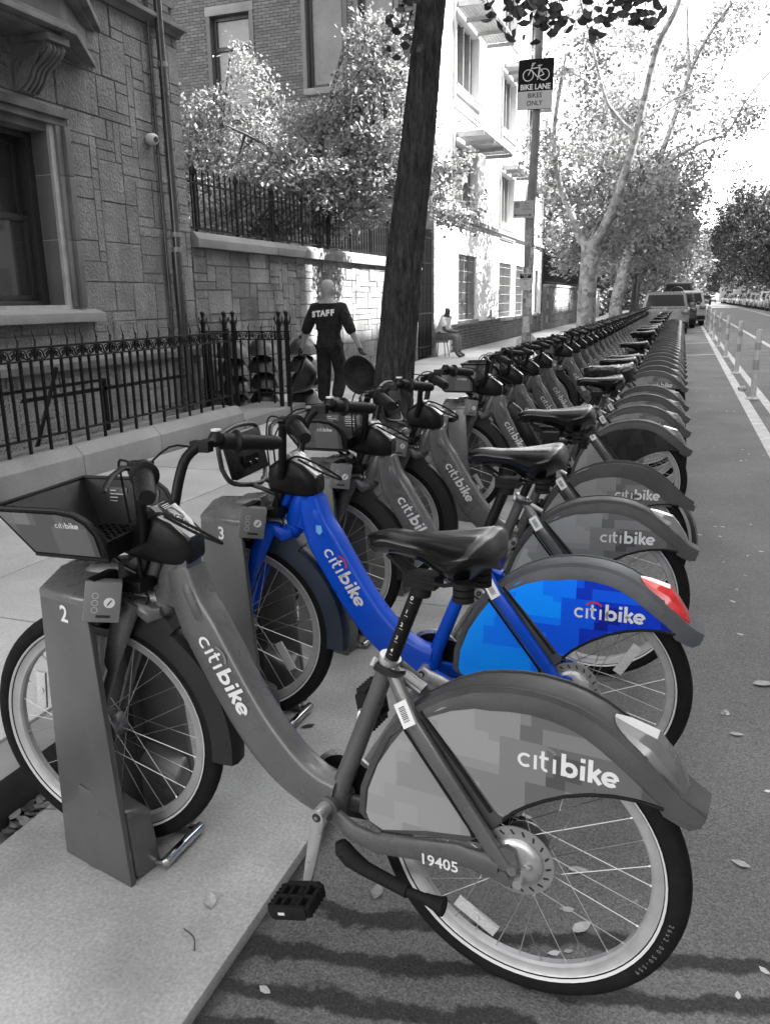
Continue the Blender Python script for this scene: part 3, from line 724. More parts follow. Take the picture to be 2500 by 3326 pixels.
for (x0, x1, z0, z1) in ((-0.115, -0.045, 0.92, 0.985), (-0.02, 0.035, 0.925, 0.985)):
    yy = -0.146; mb.hexa([(x0, yy + .002, z0), (x1, yy + .002, z0), (x1, yy, z0), (x0, yy, z0)], [(x0, yy - 0.012, z1), (x1, yy - 0.012, z1), (x1, yy - 0.014, z1), (x0, yy - 0.014, z1)])
ME['stickers'] = mb.mesh('sticker', mat('worn_black_sticker', 0.02, 0.3, var=0.3, vs=80))
mb = MB(); random.seed(3)
for (x0, x1, z0, z1) in ((-0.115, -0.045, 0.92, 0.985), (-0.02, 0.035, 0.925, 0.985)):
    for q in range(6):
        z = z1 - 0.008 - q * 0.009; w = random.uniform(0.3, 0.8) * (x1 - x0)
        y = -0.146 - 0.012 * (z - z0) / (z1 - z0) + 0.0032
        mb.add([(x1 - 0.006, y, z), (x1 - 0.006 - w, y, z), (x1 - 0.006 - w, y, z + 0.0025), (x1 - 0.006, y, z + 0.0025)], [(0, 1, 2, 3)])
ME['sticker_print'] = mb.mesh('sticker_print', M['decal'], False)
# front rack with battery style board (the blue bicycle)
mb = MB()
out = [(0.07, 0.045), (0.07, -0.0)]
loop = smooth_path([(-0.04, 0.15, 0.955), (-0.035, 0.155, 1.02), (-0.03, 0.13, 1.055), (-0.02, 0.0, 1.068), (-0.02, -0.13, 1.055), (-0.025, -0.155, 1.02), (-0.04, -0.15, 0.95), (-0.06, -0.12, 0.905), (-0.10, 0.0, 0.885), (-0.06, 0.12, 0.905), (-0.04, 0.15, 0.955)], 4)
mb.tube(loop, 0.008, 10)
mb.tube([(-0.08, 0.05, 0.89), (-0.12, 0.04, 0.875), (-0.165, 0.02, 0.85)], 0.008, 8); mb.tube([(-0.08, -0.05, 0.89), (-0.12, -0.04, 0.875), (-0.165, -0.02, 0.85)], 0.008, 8)
ME['rack'] = mb.mesh('front_rack', mat('chipped_black_tube', 0.03, 0.4, var=0.9, vs=45))
mb = MB().hexa([(-0.055, 0.12, 0.915), (-0.055, -0.12, 0.915), (-0.075, -0.12, 0.915), (-0.075, 0.12, 0.915)], [(-0.028, 0.13, 1.045), (-0.028, -0.13, 1.045), (-0.042, -0.13, 1.045), (-0.042, 0.13, 1.045)])
for q in range(12): mb.box(-0.073, -0.062, 0.05 - q * 0.009, 0.054 - q * 0.009, 0.94, 0.98)
ME['rack_board'] = mb.mesh('rack_board', M['black'], bevel=0.004)
ME['rack_bolt'] = MB().tube([(-0.06, 0.02, 0.955), (-0.078, 0.02, 0.953)], 0.006, 10).mesh('rack_bolt', M['chrome'])

# wordmarks on frame and panel
s_dt = 0.0295
d0 = Vector((0.7685, 0.672)); d1 = Vector((0.680, 0.510))
# text baseline runs down the tube; reading direction from head to bottom bracket
u = (d1 - d0).normalized(); v = Vector((u.y, -u.x)) * -1
L_dt = 0.197
def dtmap(p):
    s = L_dt / 6.1; q = Vector((0.7735, 0.676)) + u * (p[0] * s) + vv * (p[1] * s * 1.0)
    return (q.x + FS(q.y), 0.0376, q.y)
vv = Vector((-u.y, u.x))           # towards the upper edge of the tube
if vv.x > 0: vv = -vv
a, b = wordmark(dtmap); ME['wm_d'] = a.mesh('wordmark', M['decal'], False, fixn=False); ME['wm_d2'] = b.mesh('wordmark_arc', M['decal_dim'], False, fixn=False)
def pmap(p):
    s = 0.189 / 6.1; return (0.000 - p[0] * s, 0.0463, 0.5605 + p[1] * s * 1.0 + p[0] * s * 0.006)
a, b = wordmark(pmap); ME['wm_p'] = a.mesh('wordmark', M['decal'], False, fixn=False); ME['wm_p2'] = b.mesh('wordmark_arc', M['decal_dim'], False, fixn=False)
# barcode sticker on the stay
Bd = Vector((0.225 - 0.262, 0, 0.603 - 0.655)).normalized(); Bn = Vector((-Bd.z, 0, Bd.x))
def stick(mb, a0, a1, w0, w1, y):
    c = Vector((0.2575, y, 0.642)); mb.add([c + Bd * a0 + Bn * w0, c + Bd * a1 + Bn * w0, c + Bd * a1 + Bn * w1, c + Bd * a0 + Bn * w1], [(0, 1, 2, 3)])
mb = MB(); c = Vector((0.2575, 0, 0.642))
pts = [c + Bd * a0 + Bn * w for a0, w in ((0, -.0165), (.052, -.0165), (.052, .0165), (0, .0165))]
mb.hexa([Vector((p.x, 0.0450 + 0.0185 * min(1, 0.2 + i2), p.z)) for i2, p in zip((0, 1, 1, 0), pts)], [Vector((p.x, 0.0475 + 0.0185 * min(1, 0.2 + i2), p.z)) for i2, p in zip((0, 1, 1, 0), pts)])
ME['barcode'] = mb.mesh('barcode_sticker', M['decal'])
mb = MB(); random.seed(5); a0 = 0.010
while a0 < 0.042:
    w = random.choice([0.0008, 0.0016, 0.0022]); y0 = 0.0476 + 0.0185 * (0.2 + 0.8 * (a0 / .052)); y1 = 0.0476 + 0.0185 * (0.2 + 0.8 * ((a0 + w) / .052))
    P_ = [c + Bd * a0 + Bn * -.007, c + Bd * (a0 + w) + Bn * -.007, c + Bd * (a0 + w) + Bn * .009, c + Bd * a0 + Bn * .009]
    mb.add([(P_[0].x, y0, P_[0].z), (P_[1].x, y1, P_[1].z), (P_[2].x, y1, P_[2].z), (P_[3].x, y0, P_[3].z)], [(0, 1, 2, 3)]); a0 += w + 0.0014
ME['bars'] = mb.mesh('barcode_print', M['decal_dark'], False)
# battery pack on the down tube (one bicycle)
mb = MB().sweep([(0.765, 0.80), (0.735, 0.75), (0.66, 0.61), (0.60, 0.52), (0.585, 0.50)], [0.02, 0.036, 0.038, 0.038, 0.02], [0.02, 0.045, 0.050, 0.045, 0.02], 18, 4)
ME['battery'] = mb.mesh('battery_pack', M['black'])
# plastic bag pulled over one saddle
def bag_mesh():
    me = ME['saddle'].copy(); me.materials.clear(); me.materials.append(mat('black_plastic_bag', 0.012, 0.18, coat=0.6, bump=1.0, bs=28, bd=0.02))
    rr = random.Random(4); cx = Vector((0.19, 0, 0.95))
    for vtx in me.vertices:
        k = 1.18 + 0.10 * rr.uniform(-1, 1); q = cx + (vtx.co - cx) * k
        if vtx.co.z < 0.96: q.z -= 0.05 * rr.random()
        vtx.co = q
    return me
# older bicycle: metal mudguard
mb = MB().lathe([(0.375, -0.012), (0.375, 0.012), (0.366, 0.030), (0.352, 0.034), (0.350, 0.032), (0.364, 0.027), (0.371, 0.010), (0.371, -0.010), (0.364, -0.027), (0.350, -0.032), (0.352, -0.034), (0.366, -0.030)], 40, (0, 0, WZ), 'Y', True, a0=R(20), a1=R(188))
ME['mudguard'] = mb.mesh('metal_mudguard', mat('black_gloss_mudguard', 0.012, 0.15, coat=1.0), ang=35)

def copy_tree(o, parent=None):
    c = o.copy(); COL.objects.link(c)
    if parent is not None: c.parent = parent
    for ch in o.children: copy_tree(ch, c)
    return c
def setmat(o, m):
    for sl in o.material_slots: sl.link = 'OBJECT'; sl.material = m
XH, XF = 0.90, 0.2245
AW = 0.0608
DFV = lambda t: Vector((-math.cos(t), -math.sin(t), 0))
SP = 0.7176
def make_bike(k, th, sh, label, style='std', basket=True, simple=False):
    """k: dock index, th: heading, sh: saddle height offset"""
    Fp = Vector((-1.350, 1.562 + k * SP, 0)); Hp = Fp - DFV(AW) * XF; Rp = Hp - DFV(th) * XH
    phi = AW - th + (random.Random(k * 3 + 1).uniform(-.05, .05) if k > 5 else 0)
    blue = style == 'blue'
    root = thing('share_bicycle', label, 'bicycle', Rp, math.pi + th, 'share bicycles docked in the row')
    Ms = Matrix.Translation((XH, 0, 0)) @ Matrix.Rotation(phi, 4, 'Z') @ Matrix.Translation((XF, 0, 0))
    fr = link('frame', ME['frame'], root)
    if blue: setmat(fr, M['blue'])
    link('wordmark', ME['wm_d'], fr); ar = link('wordmark_arc', ME['wm_d2'], fr)
    if blue: setmat(ar, M['decal_red'])
    if not simple or k < 20:
        st = link('barcode_sticker', ME['barcode'], fr); 
        if k < 8: link('barcode_print', ME['bars'], fr)
    w = link('rear_wheel', ME['rim'], root, (0, 0, WZ)); w.rotation_euler = (0, 0, 0)
    def whl(w, sp, hub):
        link('tyre', ME['tyre'], w); link('reflective_stripe', ME['stripe'], w); link('spokes', ME[sp], w); link('hub', ME[hub], w)
        for qa in ((2.45, 0.19),):
            if hub == 'hub_r': link('wheel_reflector', ME['reflector'], w, (0.095, 0.012, -0.190), (0, -R(28), 0)) if k != 1 else link('wheel_reflector', ME['reflector'], w, (-0.15, 0.012, 0.10), (0, R(60), 0))
            else: link('wheel_reflector', ME['reflector'], w, (0.185, 0.012, 0.09) if k == 0 else (-0.16, 0.012, -0.09), (0, R(85) if k == 0 else R(118), 0))
    whl(w, 'spokes_r', 'hub_r')
    if not simple:
        link('roller_brake', ME['brake'], w); link('cooling_disc', ME['cooling'], w); link('cooling_slots', ME['slots'], w)
    if style == 'old':
        fd = link('rear_fender', ME['mudguard'], root)
    else:
        fd = link('rear_fender', ME['rfender'], root)
        tl_ = link('tail_light', ME['tail'], fd)
        if blue: setmat(fd, M['fender_blue']); bluefd = True; setmat(tl_, M['light_red']); tl_['label'] = 'bright red tail light lens'
    sk = link('skirt', ME['skirt'], root)
    p1 = link('side_panel', ME['panel_r'], sk); p2 = link('side_panel', ME['panel_f'], sk); link('gasket', ME['gasket'], sk)
    if style == 'dark': setmat(p1, M['panel_dark']); p1['label'] = 'bare black side panel without its print'
    else:
        link('wordmark', ME['wm_p'], sk); a2 = link('wordmark_arc', ME['wm_p2'], sk)
        if blue: setmat(a2, M['decal_red'])
    if blue: setmat(sk, M['fender_blue'])
    if blue: setmat(p1, M['panel_blue']); setmat(p2, M['panel_blue'])
    if style == 'old':
        p1.matrix_local = Matrix.Translation((0, 0, 0.33)) @ Matrix.Diagonal((0.93, 1, 0.93, 1)) @ Matrix.Translation((0, 0, -0.33))
    cn = link('crank', ME['crank_n'], root); link('crank_bolt', ME['bolt'], cn)
    pd = link('pedal', ME['pedal'], root, PB_N, (0, R(14), R(6)))
    if not simple: link('bolt_head', ME['bolt2'], cn); link('pedal_reflector', ME['pedal_chip'], pd)
    cf = link('crank', ME['crank_f'], root); pd2 = link('pedal', ME['pedal'], root, PB_F, (0, R(80), math.pi))
    if k > 0:   # cranks stand differently on every bicycle
        a = random.Random(k).uniform(-1.2, 1.2) if k > 1 else 1.45
        Mc = Matrix.Translation((0.453, 0, 0.326)) @ Matrix.Rotation(a, 4, 'Y') @ Matrix.Translation((-0.453, 0, -0.326))
        for o in (cn, cf): o.matrix_local = Mc
        for o, pb, rz in ((pd, PB_N, 0), (pd2, PB_F, math.pi)): o.matrix_local = Matrix.Translation(Mc @ pb) @ Matrix.Rotation(rz, 4, 'Z') @ Matrix.Rotation(R(20), 4, 'Y')
    g = link('chain_case', ME['guard'], root); link('chain_guard', ME['guard_ring'], g)
    ks = link('kickstand', ME['kick'], root)
    if not simple: link('pivot_bolt', ME['kick_bolt'], ks)
    cl = link('seat_clamp', ME['clamp'], root); link('clamp_lever', ME['clamp_lever'], cl)
    off = SPD * (sh / SPD.z)
    po = link('seat_post', ME['post'], root, off)
    sa = link('saddle', ME['saddle'] if style != 'bag' else bag_mesh(), root, off); link('saddle_rails', ME['seat_under'], sa)
    if style == 'bag': sa['label'] = 'saddle wrapped in a crumpled black plastic bag'
    # steering parts
    fk = link('fork', ME['fork'], root, mw=Ms)
    ff = link('front_fender', ME['ffender'], root, mw=Ms)
    if blue: setmat(fk, M['blue']); setmat(ff, M['ffender_blue'])
    br = link('basket_bracket', ME['bracket'], root, mw=Ms); link('bracket_bolt', ME['bracket_bolt'], br)
    wf = link('front_wheel', ME['rim'], root, mw=Ms @ Matrix.Translation((0, 0, WZ + ZF)))
    whl(wf, 'spokes_f', 'hub_f')
    co = link('console', ME['console'], root, mw=Ms); fc = link('console_face', ME['face'], co)
    if k == 0 or k < 3: link('face_print', ME['face_print'], co)
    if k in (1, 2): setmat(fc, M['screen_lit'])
    hb = link('handlebar', ME['bar'], root, mw=Ms)
    for nm in ('grip_n', 'grip_f'): link('grip', ME[nm], hb)
    for nm in ('lever_n', 'lever_f'): link('brake_lever', ME[nm], hb)
    bl_ = link('gear_indicator', ME['bell'], root, mw=Ms)
    if k < 4: link('indicator_face', ME['bell_face'], bl_)
    link('cables', ME['cable'], root, mw=Ms)
    if basket:
        bs = link('basket', ME['basket'], root, mw=Ms); link('basket_panel', ME['basket_panel'], bs)
        if k < 8:
            link('wordmark', ME['wm_b'], bs); link('wordmark_arc', ME['wm_b2'], bs); link('sticker', ME['stickers'], bs); link('sticker_print', ME['sticker_print'], bs)
    else:
        rk = link('front_rack', ME['rack'], root, mw=Ms); link('rack_board', ME['rack_board'], rk); link('rack_bolt', ME['rack_bolt'], rk); link('rack_bolt', ME['rack_bolt'], rk, (0, -.05, 0))
    if style == 'dark': link('battery_pack', ME['battery'], root)
    return root

# ================================================================== ground
M['asphalt'] = mat('asphalt', 0.142, 0.9, var=0.20, vs=1.1, fine=0.34, fs=170, vor=0.22, vors=150, bump=0.9, bs=170, bd=0.004, spec=0.3)
M['pad'] = mat('worn_concrete_pad', 0.34, 0.85, scuff=0.3, streak=0.12, var=0.20, vs=1.8, fine=0.16, fs=110, vor=0.05, vors=140, bump=0.35, bs=110, bd=0.002)
M['flag'] = mat('sidewalk_concrete', 0.37, 0.88, var=0.16, vs=1.7, objrand=0.10, fine=0.13, fs=130, bump=0.3, bs=150, bd=0.002)
M['joint'] = mat('joint_dirt', 0.05, 0.95)
M['kerb'] = mat('kerb_stone', 0.22, 0.8, var=0.2, vs=4, objrand=0.1, fine=0.1, bump=0.3)
M['kerbface'] = mat('kerb_steel_facing', 0.035, 0.6, var=0.4, vs=12, fine=0.1)
M['paint'] = mat('road_paint', 0.44, 0.8, var=0.22, vs=6, fine=0.25, fs=80)
M['soil'] = mat('garden_soil', 0.04, 0.95, var=0.3)

# dark wavy bands across the near asphalt, darker again at the pad edge
def band_asphalt(m):
    t = m.node_tree; n = t.nodes; L = t.links; b = n['Principled BSDF']
    src = b.inputs['Base Color'].links[0].from_socket
    g = n.new('ShaderNodeNewGeometry'); sep = n.new('ShaderNodeSeparateXYZ'); L.new(g.outputs['Position'], sep.inputs[0])
    def M_(op, a, b_=None, c=None):
        x = n.new('ShaderNodeMath'); x.operation = op
        for i, v in enumerate((a, b_, c)):
            if v is None: continue
            if isinstance(v, (int, float)): x.inputs[i].default_value = v
            else: L.new(v, x.inputs[i])
        return x.outputs[0]
    def sm(v, a, c, lo=0.0, hi=1.0):
        r = n.new('ShaderNodeMapRange'); r.interpolation_type = 'SMOOTHSTEP'
        r.inputs['From Min'].default_value = a; r.inputs['From Max'].default_value = c; r.inputs['To Min'].default_value = lo; r.inputs['To Max'].default_value = hi
        L.new(v, r.inputs['Value']); return r.outputs[0]
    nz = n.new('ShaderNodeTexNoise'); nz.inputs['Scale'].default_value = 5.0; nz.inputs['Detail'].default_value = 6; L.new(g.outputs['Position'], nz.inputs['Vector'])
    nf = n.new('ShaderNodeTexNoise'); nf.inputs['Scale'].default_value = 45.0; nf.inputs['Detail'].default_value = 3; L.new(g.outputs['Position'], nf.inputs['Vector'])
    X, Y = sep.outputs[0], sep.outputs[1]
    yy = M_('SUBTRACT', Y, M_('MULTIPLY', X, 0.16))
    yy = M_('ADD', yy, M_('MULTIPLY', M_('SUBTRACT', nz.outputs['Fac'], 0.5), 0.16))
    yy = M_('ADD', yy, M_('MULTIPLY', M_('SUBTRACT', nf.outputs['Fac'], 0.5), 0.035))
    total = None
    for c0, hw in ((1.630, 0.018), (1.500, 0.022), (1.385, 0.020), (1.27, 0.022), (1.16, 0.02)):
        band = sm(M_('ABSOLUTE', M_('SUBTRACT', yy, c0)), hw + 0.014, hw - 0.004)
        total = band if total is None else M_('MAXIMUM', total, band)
    edge = M_('MULTIPLY', sm(X, -0.80, -0.848), 0.9)          # patchy darker strip along the pad edge
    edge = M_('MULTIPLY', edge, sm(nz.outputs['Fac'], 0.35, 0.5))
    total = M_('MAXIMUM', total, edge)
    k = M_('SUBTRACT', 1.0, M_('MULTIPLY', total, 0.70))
    vm = n.new('ShaderNodeVectorMath'); vm.operation = 'SCALE'; L.new(src, vm.inputs[0]); L.new(k, vm.inputs['Scale'])
    L.new(vm.outputs[0], b.inputs['Base Color'])
band_asphalt(M['asphalt'])

gm = MB().add([(-1500, -1500, -0.9), (1500, -1500, -0.9), (1500, 1500, -0.9), (-1500, 1500, -0.9)], [(0, 1, 2, 3)]).mesh('ground', M['soil'])
tag(link('ground', gm), kind='structure')
rd = tag(link('road', MB().add([(-1.74, -12, 0), (11.2, -12, 0), (11.2, 420, 0), (-1.74, 420, 0)], [(0, 1, 2, 3)]).mesh('road', M['asphalt'])), kind='structure')
# concrete pad below the docks, cast in bays
pad = thing('station_pad', 'low concrete pad under the bicycle docks along the kerb', 'concrete pad', (0, 0, 0)); pad['kind'] = 'structure'; del pad['category']
y = -2.6; i = 0
while y < 31:
    ln = 3.05
    o = link('pad_bay', MB().box(-1.64, -0.852, y, y + ln - 0.006, 0.001, 0.037).mesh('pad_bay', M['pad'], bevel=0.003), pad); y += ln
mb = MB().box(-1.715, -1.645, -8, 31, 0.001, 0.006); link('gutter_strip', mb.mesh('gutter', mat('gutter_grit', 0.07, 0.95, var=0.5, vs=12, fine=0.3, bump=0.8)), pad)
kb = thing('kerb', '', None); kb['kind'] = 'structure'; 
km = MB().box(0, 0.155, 0, 2.13, -0.02, 0.150).mesh('kerb_stone', [M['kerb'], M['kerbface']], bevel=0.008)
for p_ in km.polygons:
    if p_.normal.x > 0.6: p_.material_index = 1
for j in range(44): link('kerb_stone', km, kb, (-1.88, -4 + j * 2.14, 0))
sw = thing('sidewalk', '', None); sw['kind'] = 'structure'
link('sidewalk_bed', MB().box(-5.62, -1.885, -6, 92, -0.05, 0.136).mesh('sidewalk_bed', M['joint']), sw)
fm = MB().box(0, 1.19, 0, 1.515, 0.12, 0.15).mesh('paving_slab', M['flag'], bevel=0.004)
rr = random.Random(1)
for j in range(62):
    for i in range(3):
        o = link('paving_slab', fm, sw, (-5.485 + i * 1.2, -5.1 + j * 1.524, rr.uniform(-0.0015, 0.0015)))
# kerb, sidewalk and verge across the street
fs_ = tag(link('far_sidewalk', MB().box(11.2, 15.6, -12, 420, -0.02, 0.14).mesh('far_sidewalk', M['flag'])), kind='structure')
# paint
def line(pts, w, z=0.004):
    mb = MB()
    for (x0, y0), (x1, y1) in zip(pts[:-1], pts[1:]):
        mb.add([(x0 - w / 2, y0, z), (x0 + w / 2, y0, z), (x1 + w / 2, y1, z), (x1 - w / 2, y1, z)], [(0, 1, 2, 3)])
    return mb
def marking(label, mb): return tag(link('road_marking', mb.mesh('road_marking', M['paint'], False)), label, 'road marking', 'painted lines on the road')
marking('white line on the kerb side of the flexible posts', line([(0.92, 6.0), (0.94, 17), (1.0, 37), (1.0, 46)], 0.13))
marking('white line on the car side of the flexible posts', line([(1.19, 6.0), (1.2, 17), (1.24, 37), (1.24, 46)], 0.11))
marking('long white line between bike lane and car lane', line([(2.47, 16), (2.52, 30), (2.53, 60), (3.3, 200)], 0.14))
marking('thin white line beside the parked cars across the street', line([(5.9, 60), (6.3, 80), (7.0, 200)], 0.16))
marking('curving white line near the parked cars beyond the docks', line([(1.30, 52), (1.42, 90), (1.55, 140)], 0.14))
mb = MB()  # cross marks; sun streaks on the road put in as white bars
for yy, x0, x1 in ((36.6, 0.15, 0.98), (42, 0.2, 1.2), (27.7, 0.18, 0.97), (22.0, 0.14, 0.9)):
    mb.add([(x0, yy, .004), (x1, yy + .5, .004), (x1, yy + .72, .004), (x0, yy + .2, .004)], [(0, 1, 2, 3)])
marking('white cross marks and painted sun streaks between the bicycles and the posts', mb)
mb = MB()
for q in range(14):
    a0, a1 = R(20 + q * 10), R(20 + (q + 1) * 10)
    mb.add([(4.6 + 1.0 * math.cos(a0), 30 + 3.4 * math.sin(a0), .004), (4.6 + 1.0 * math.cos(a1), 30 + 3.4 * math.sin(a1), .004), (4.6 + .85 * math.cos(a1), 30 + 3.0 * math.sin(a1), .004), (4.6 + .85 * math.cos(a0), 30 + 3.0 * math.sin(a0), .004)], [(0, 1, 2, 3)])
marking('curved white arrow painted in the car lane', mb)
# manhole joint in the asphalt: recessed sawn cut
# ================================================================== docks
mb = MB()
def fy(x): return -0.104 + (-0.061) * (x + 0.095) / 0.253
pr = [(-0.095, 0.037), (0.158, 0.037), (0.105, 0.755), (0.099, 0.783), (0.080, 0.797), (-0.045, 0.790), (-0.060, 0.782), (-0.066, 0.768)]
def cheek(s):
    mb = MB()
    a = [Vector((x, s * -fy(x) * -1, z)) for x, z in pr]; b = [v + Vector((0, -s * -0.020, 0)) for v in a]
    n = len(a); mb.add(a + b, [tuple(range(n)), tuple(range(2 * n - 1, n - 1, -1))] + [(i, n + i, n + (i + 1) % n, (i + 1) % n) for i in range(n)])
    return mb.mesh('side_panel', M['dock'], bevel=0.004, ang=30)
DK = {}
DK['n'] = cheek(1)
mb = MB(); a = [Vector((x, -fy(x), z)) for x, z in pr]; b = [v + Vector((0, -0.020, 0)) for v in a]; n = len(a)
mb.add(a + b, [tuple(range(n)), tuple(range(2 * n - 1, n - 1, -1))] + [(i, n + i, n + (i + 1) % n, (i + 1) % n) for i in range(n)])
DK['f'] = mb.mesh('side_panel', M['dock'], bevel=0.004, ang=30)
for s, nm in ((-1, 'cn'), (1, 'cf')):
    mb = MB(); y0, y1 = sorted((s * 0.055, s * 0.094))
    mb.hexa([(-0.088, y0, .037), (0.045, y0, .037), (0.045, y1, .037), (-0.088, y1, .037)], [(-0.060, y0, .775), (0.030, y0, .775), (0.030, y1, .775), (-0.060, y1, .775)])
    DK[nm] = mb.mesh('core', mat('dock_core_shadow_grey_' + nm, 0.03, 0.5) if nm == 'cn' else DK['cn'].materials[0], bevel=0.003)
    mb = MB(); ya, yb = s * 0.058, s * 0.139
    mb.hexa([(0.0, ya, .040), (0.176, ya, .040), (0.160, yb, .040), (0.0, yb, .040)], [(0.0, ya, .262), (0.157, ya, .198), (0.146, yb, .232), (0.0, yb, .290)])
    DK['t' + nm] = mb.mesh('foot', M['dock'], bevel=0.014, ang=50)
mb = MB()
lp = lambda x: -0.112 + (-0.042) * (x + 0.068) / 0.172
secs_ = []
for x in (-0.066, 0.103):
    y_ = lp(x); up = 0.0 if x < 0 else 0.006
    secs_.append([Vector((x, y, z + up)) for y, z in ((y_, .770), (y_, .792), (y_ * .25, .824), (-y_ * .25, .824), (-y_, .792), (-y_, .770))])
mb.add(secs_[0] + secs_[1], [tuple(range(6)), tuple(range(11, 5, -1))] + [(i, i + 6, (i + 1) % 6 + 6, (i + 1) % 6) for i in range(6)])
mb.hexa([(0.0, -0.05, .81), (0.135, -0.06, .80), (0.135, 0.06, .80), (0.0, 0.05, .81)], [(0.03, -0.035, .838), (0.12, -0.045, .850), (0.12, 0.045, .850), (0.03, 0.035, .838)])
DK['lid'] = mb.mesh('lid', M['dock_top'], bevel=0.007, ang=50)
mb = MB().box(0.100, 0.128, -0.142, -0.055, 0.728, 0.842); mb.box(0.10, 0.19, -0.060, 0.06, 0.785, 0.815)
DK['box'] = mb.mesh('lock_box', M['black'], bevel=0.005)
KM = Matrix.Translation((0.106, -0.158, 0.793)) @ Matrix.Rotation(R(38), 4, 'Z') @ Matrix.Rotation(R(10), 4, 'Y')
mb = MB().box(0.0, 0.082, 0.0, 0.034, -0.050, 0.050, M_=KM); DK['key'] = mb.mesh('keypad', M['keypad'], bevel=0.005)
mb = MB()
for q in range(3):
    mb.lathe([(0.0062, 0), (0.0072, 0)], 16, (0, 0, 0), 'Y', M_=KM @ Matrix.Translation((0.024, -0.0006, 0.016 - q * 0.0175)))
mb.disc(0.0125, -0.0012, -0.0004, (0, 0, 0), 'Y', 18, M_=KM @ Matrix.Translation((0.056, 0, 0.0)))
DK['keyp'] = mb.mesh('keypad_print', M['decal'], False)
mb = MB().box(0.028, 0.060, -0.0014, -0.0004, -0.037, -0.031, M_=KM); mb.box(-0.0015, 0.0015, -0.002, -0.001, -0.008, 0.008, M_=KM @ Matrix.Translation((0.056, 0, 0.0)) @ Matrix.Rotation(R(35), 4, 'Y'))
DK['slot'] = mb.mesh('key_slot', M['decal_dark'], False)
mb = MB().tube([(0.195, -0.085, 0.060), (0.200, -0.080, 0.060), (0.206, 0.080, 0.060), (0.201, 0.085, 0.060)], [0.009, 0.0135, 0.0135, 0.009], 16)
mb.tube([(0.15, -0.075, 0.050), (0.197, -0.075, 0.058)], 0.008, 8); mb.tube([(0.15, 0.075, 0.050), (0.20, 0.075, 0.058)], 0.008, 8)
DK['rod'] = mb.mesh('wheel_stop', M['chrome'])
DK['nub'] = MB().tube([(0.12, -0.01, 0.765), (0.215, 0.0, 0.752)], [0.020, 0.015], 14).mesh('latch', M['alu'])
ORD = ['nearest', 'second', 'third', 'fourth', 'fifth', 'sixth', 'seventh', 'eighth', 'ninth', 'tenth', 'eleventh', 'twelfth', 'thirteenth', 'fourteenth', 'fifteenth', 'sixteenth', 'seventeenth', 'eighteenth', 'nineteenth', 'twentieth']
ONES = ['first', 'second', 'third', 'fourth', 'fifth', 'sixth', 'seventh', 'eighth', 'ninth']
ORD += ['twenty-' + w for w in ONES] + ['thirtieth'] + ['thirty-' + w for w in ONES] + ['fortieth']
def make_dock(k):
    if k < 44: lab = '%s dark grey docking post from the camera%s' % (ORD[k], {0: ', numbered 2', 1: ', numbered 3, behind the first bicycle', 2: ', numbered 4', 4: ', standing empty', 5: ', numbered 7', 9: ', standing empty'}.get(k, ', holding a grey bicycle'))
    else: lab = 'small dark grey docking post at the far end of the row'
    r = thing('docking_post', lab, 'bike dock', (-1.350, 1.562 + k * SP, 0), 0, 'docking posts in a row along the pad')
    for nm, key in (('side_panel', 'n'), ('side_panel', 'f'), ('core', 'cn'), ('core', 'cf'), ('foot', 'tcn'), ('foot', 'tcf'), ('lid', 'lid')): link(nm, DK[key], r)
    bx = link('lock_box', DK['box'], r); kp = link('keypad', DK['key'], bx)
    if k < 12: link('keypad_print', DK['keyp'], bx); link('key_slot', DK['slot'], bx)
    link('wheel_stop', DK['rod'], r)
    if k not in (4, 9): link('latch', DK['nub'], r)
    if k < 16:
        t_ = link('number', text_mesh(str(k + 2), 0.058, M['decal'], 0.0012), r, (0.022, fy(0.022) - 0.0015, 0.742), (R(90), 0, math.atan2(-0.061, 0.253)))
    return r
NB = 40
for k in range(NB): make_dock(k)
TH = {0: -0.1266, 1: -0.02, 2: 0.05, 3: 0.05, 5: 0.03, 6: 0.02, 7: 0.0, 8: -0.03, 10: 0.0, 11: 0.0, 12: 0.01, 13: 0.01, 14: 0.02}
SH = {0: 0.0, 1: 0.035, 2: 0.05, 3: -0.10, 5: -0.025, 6: -0.02, 7: -0.01, 8: -0.03, 10: 0.005, 12: 0.06, 13: 0.0, 14: 0.05, 16: 0.03, 17: 0.02, 19: 0.0, 21: 0.02, 24: 0.03, 28: 0.02}
STY = {1: 'blue', 3: 'old', 5: 'dark', 6: 'bag'}
DESC = {0: 'nearest grey rental bicycle with basket, numbered 19405 on its frame', 1: 'bright blue rental bicycle with red tail light between grey ones',
        2: 'grey rental bicycle with basket docked just behind the blue one', 3: 'grey rental bicycle with shiny black metal rear mudguard', 5: 'grey rental bicycle with bare black rear panel and black battery pack',
        6: 'grey rental bicycle with a black plastic bag over its saddle'}
rr = random.Random(11)
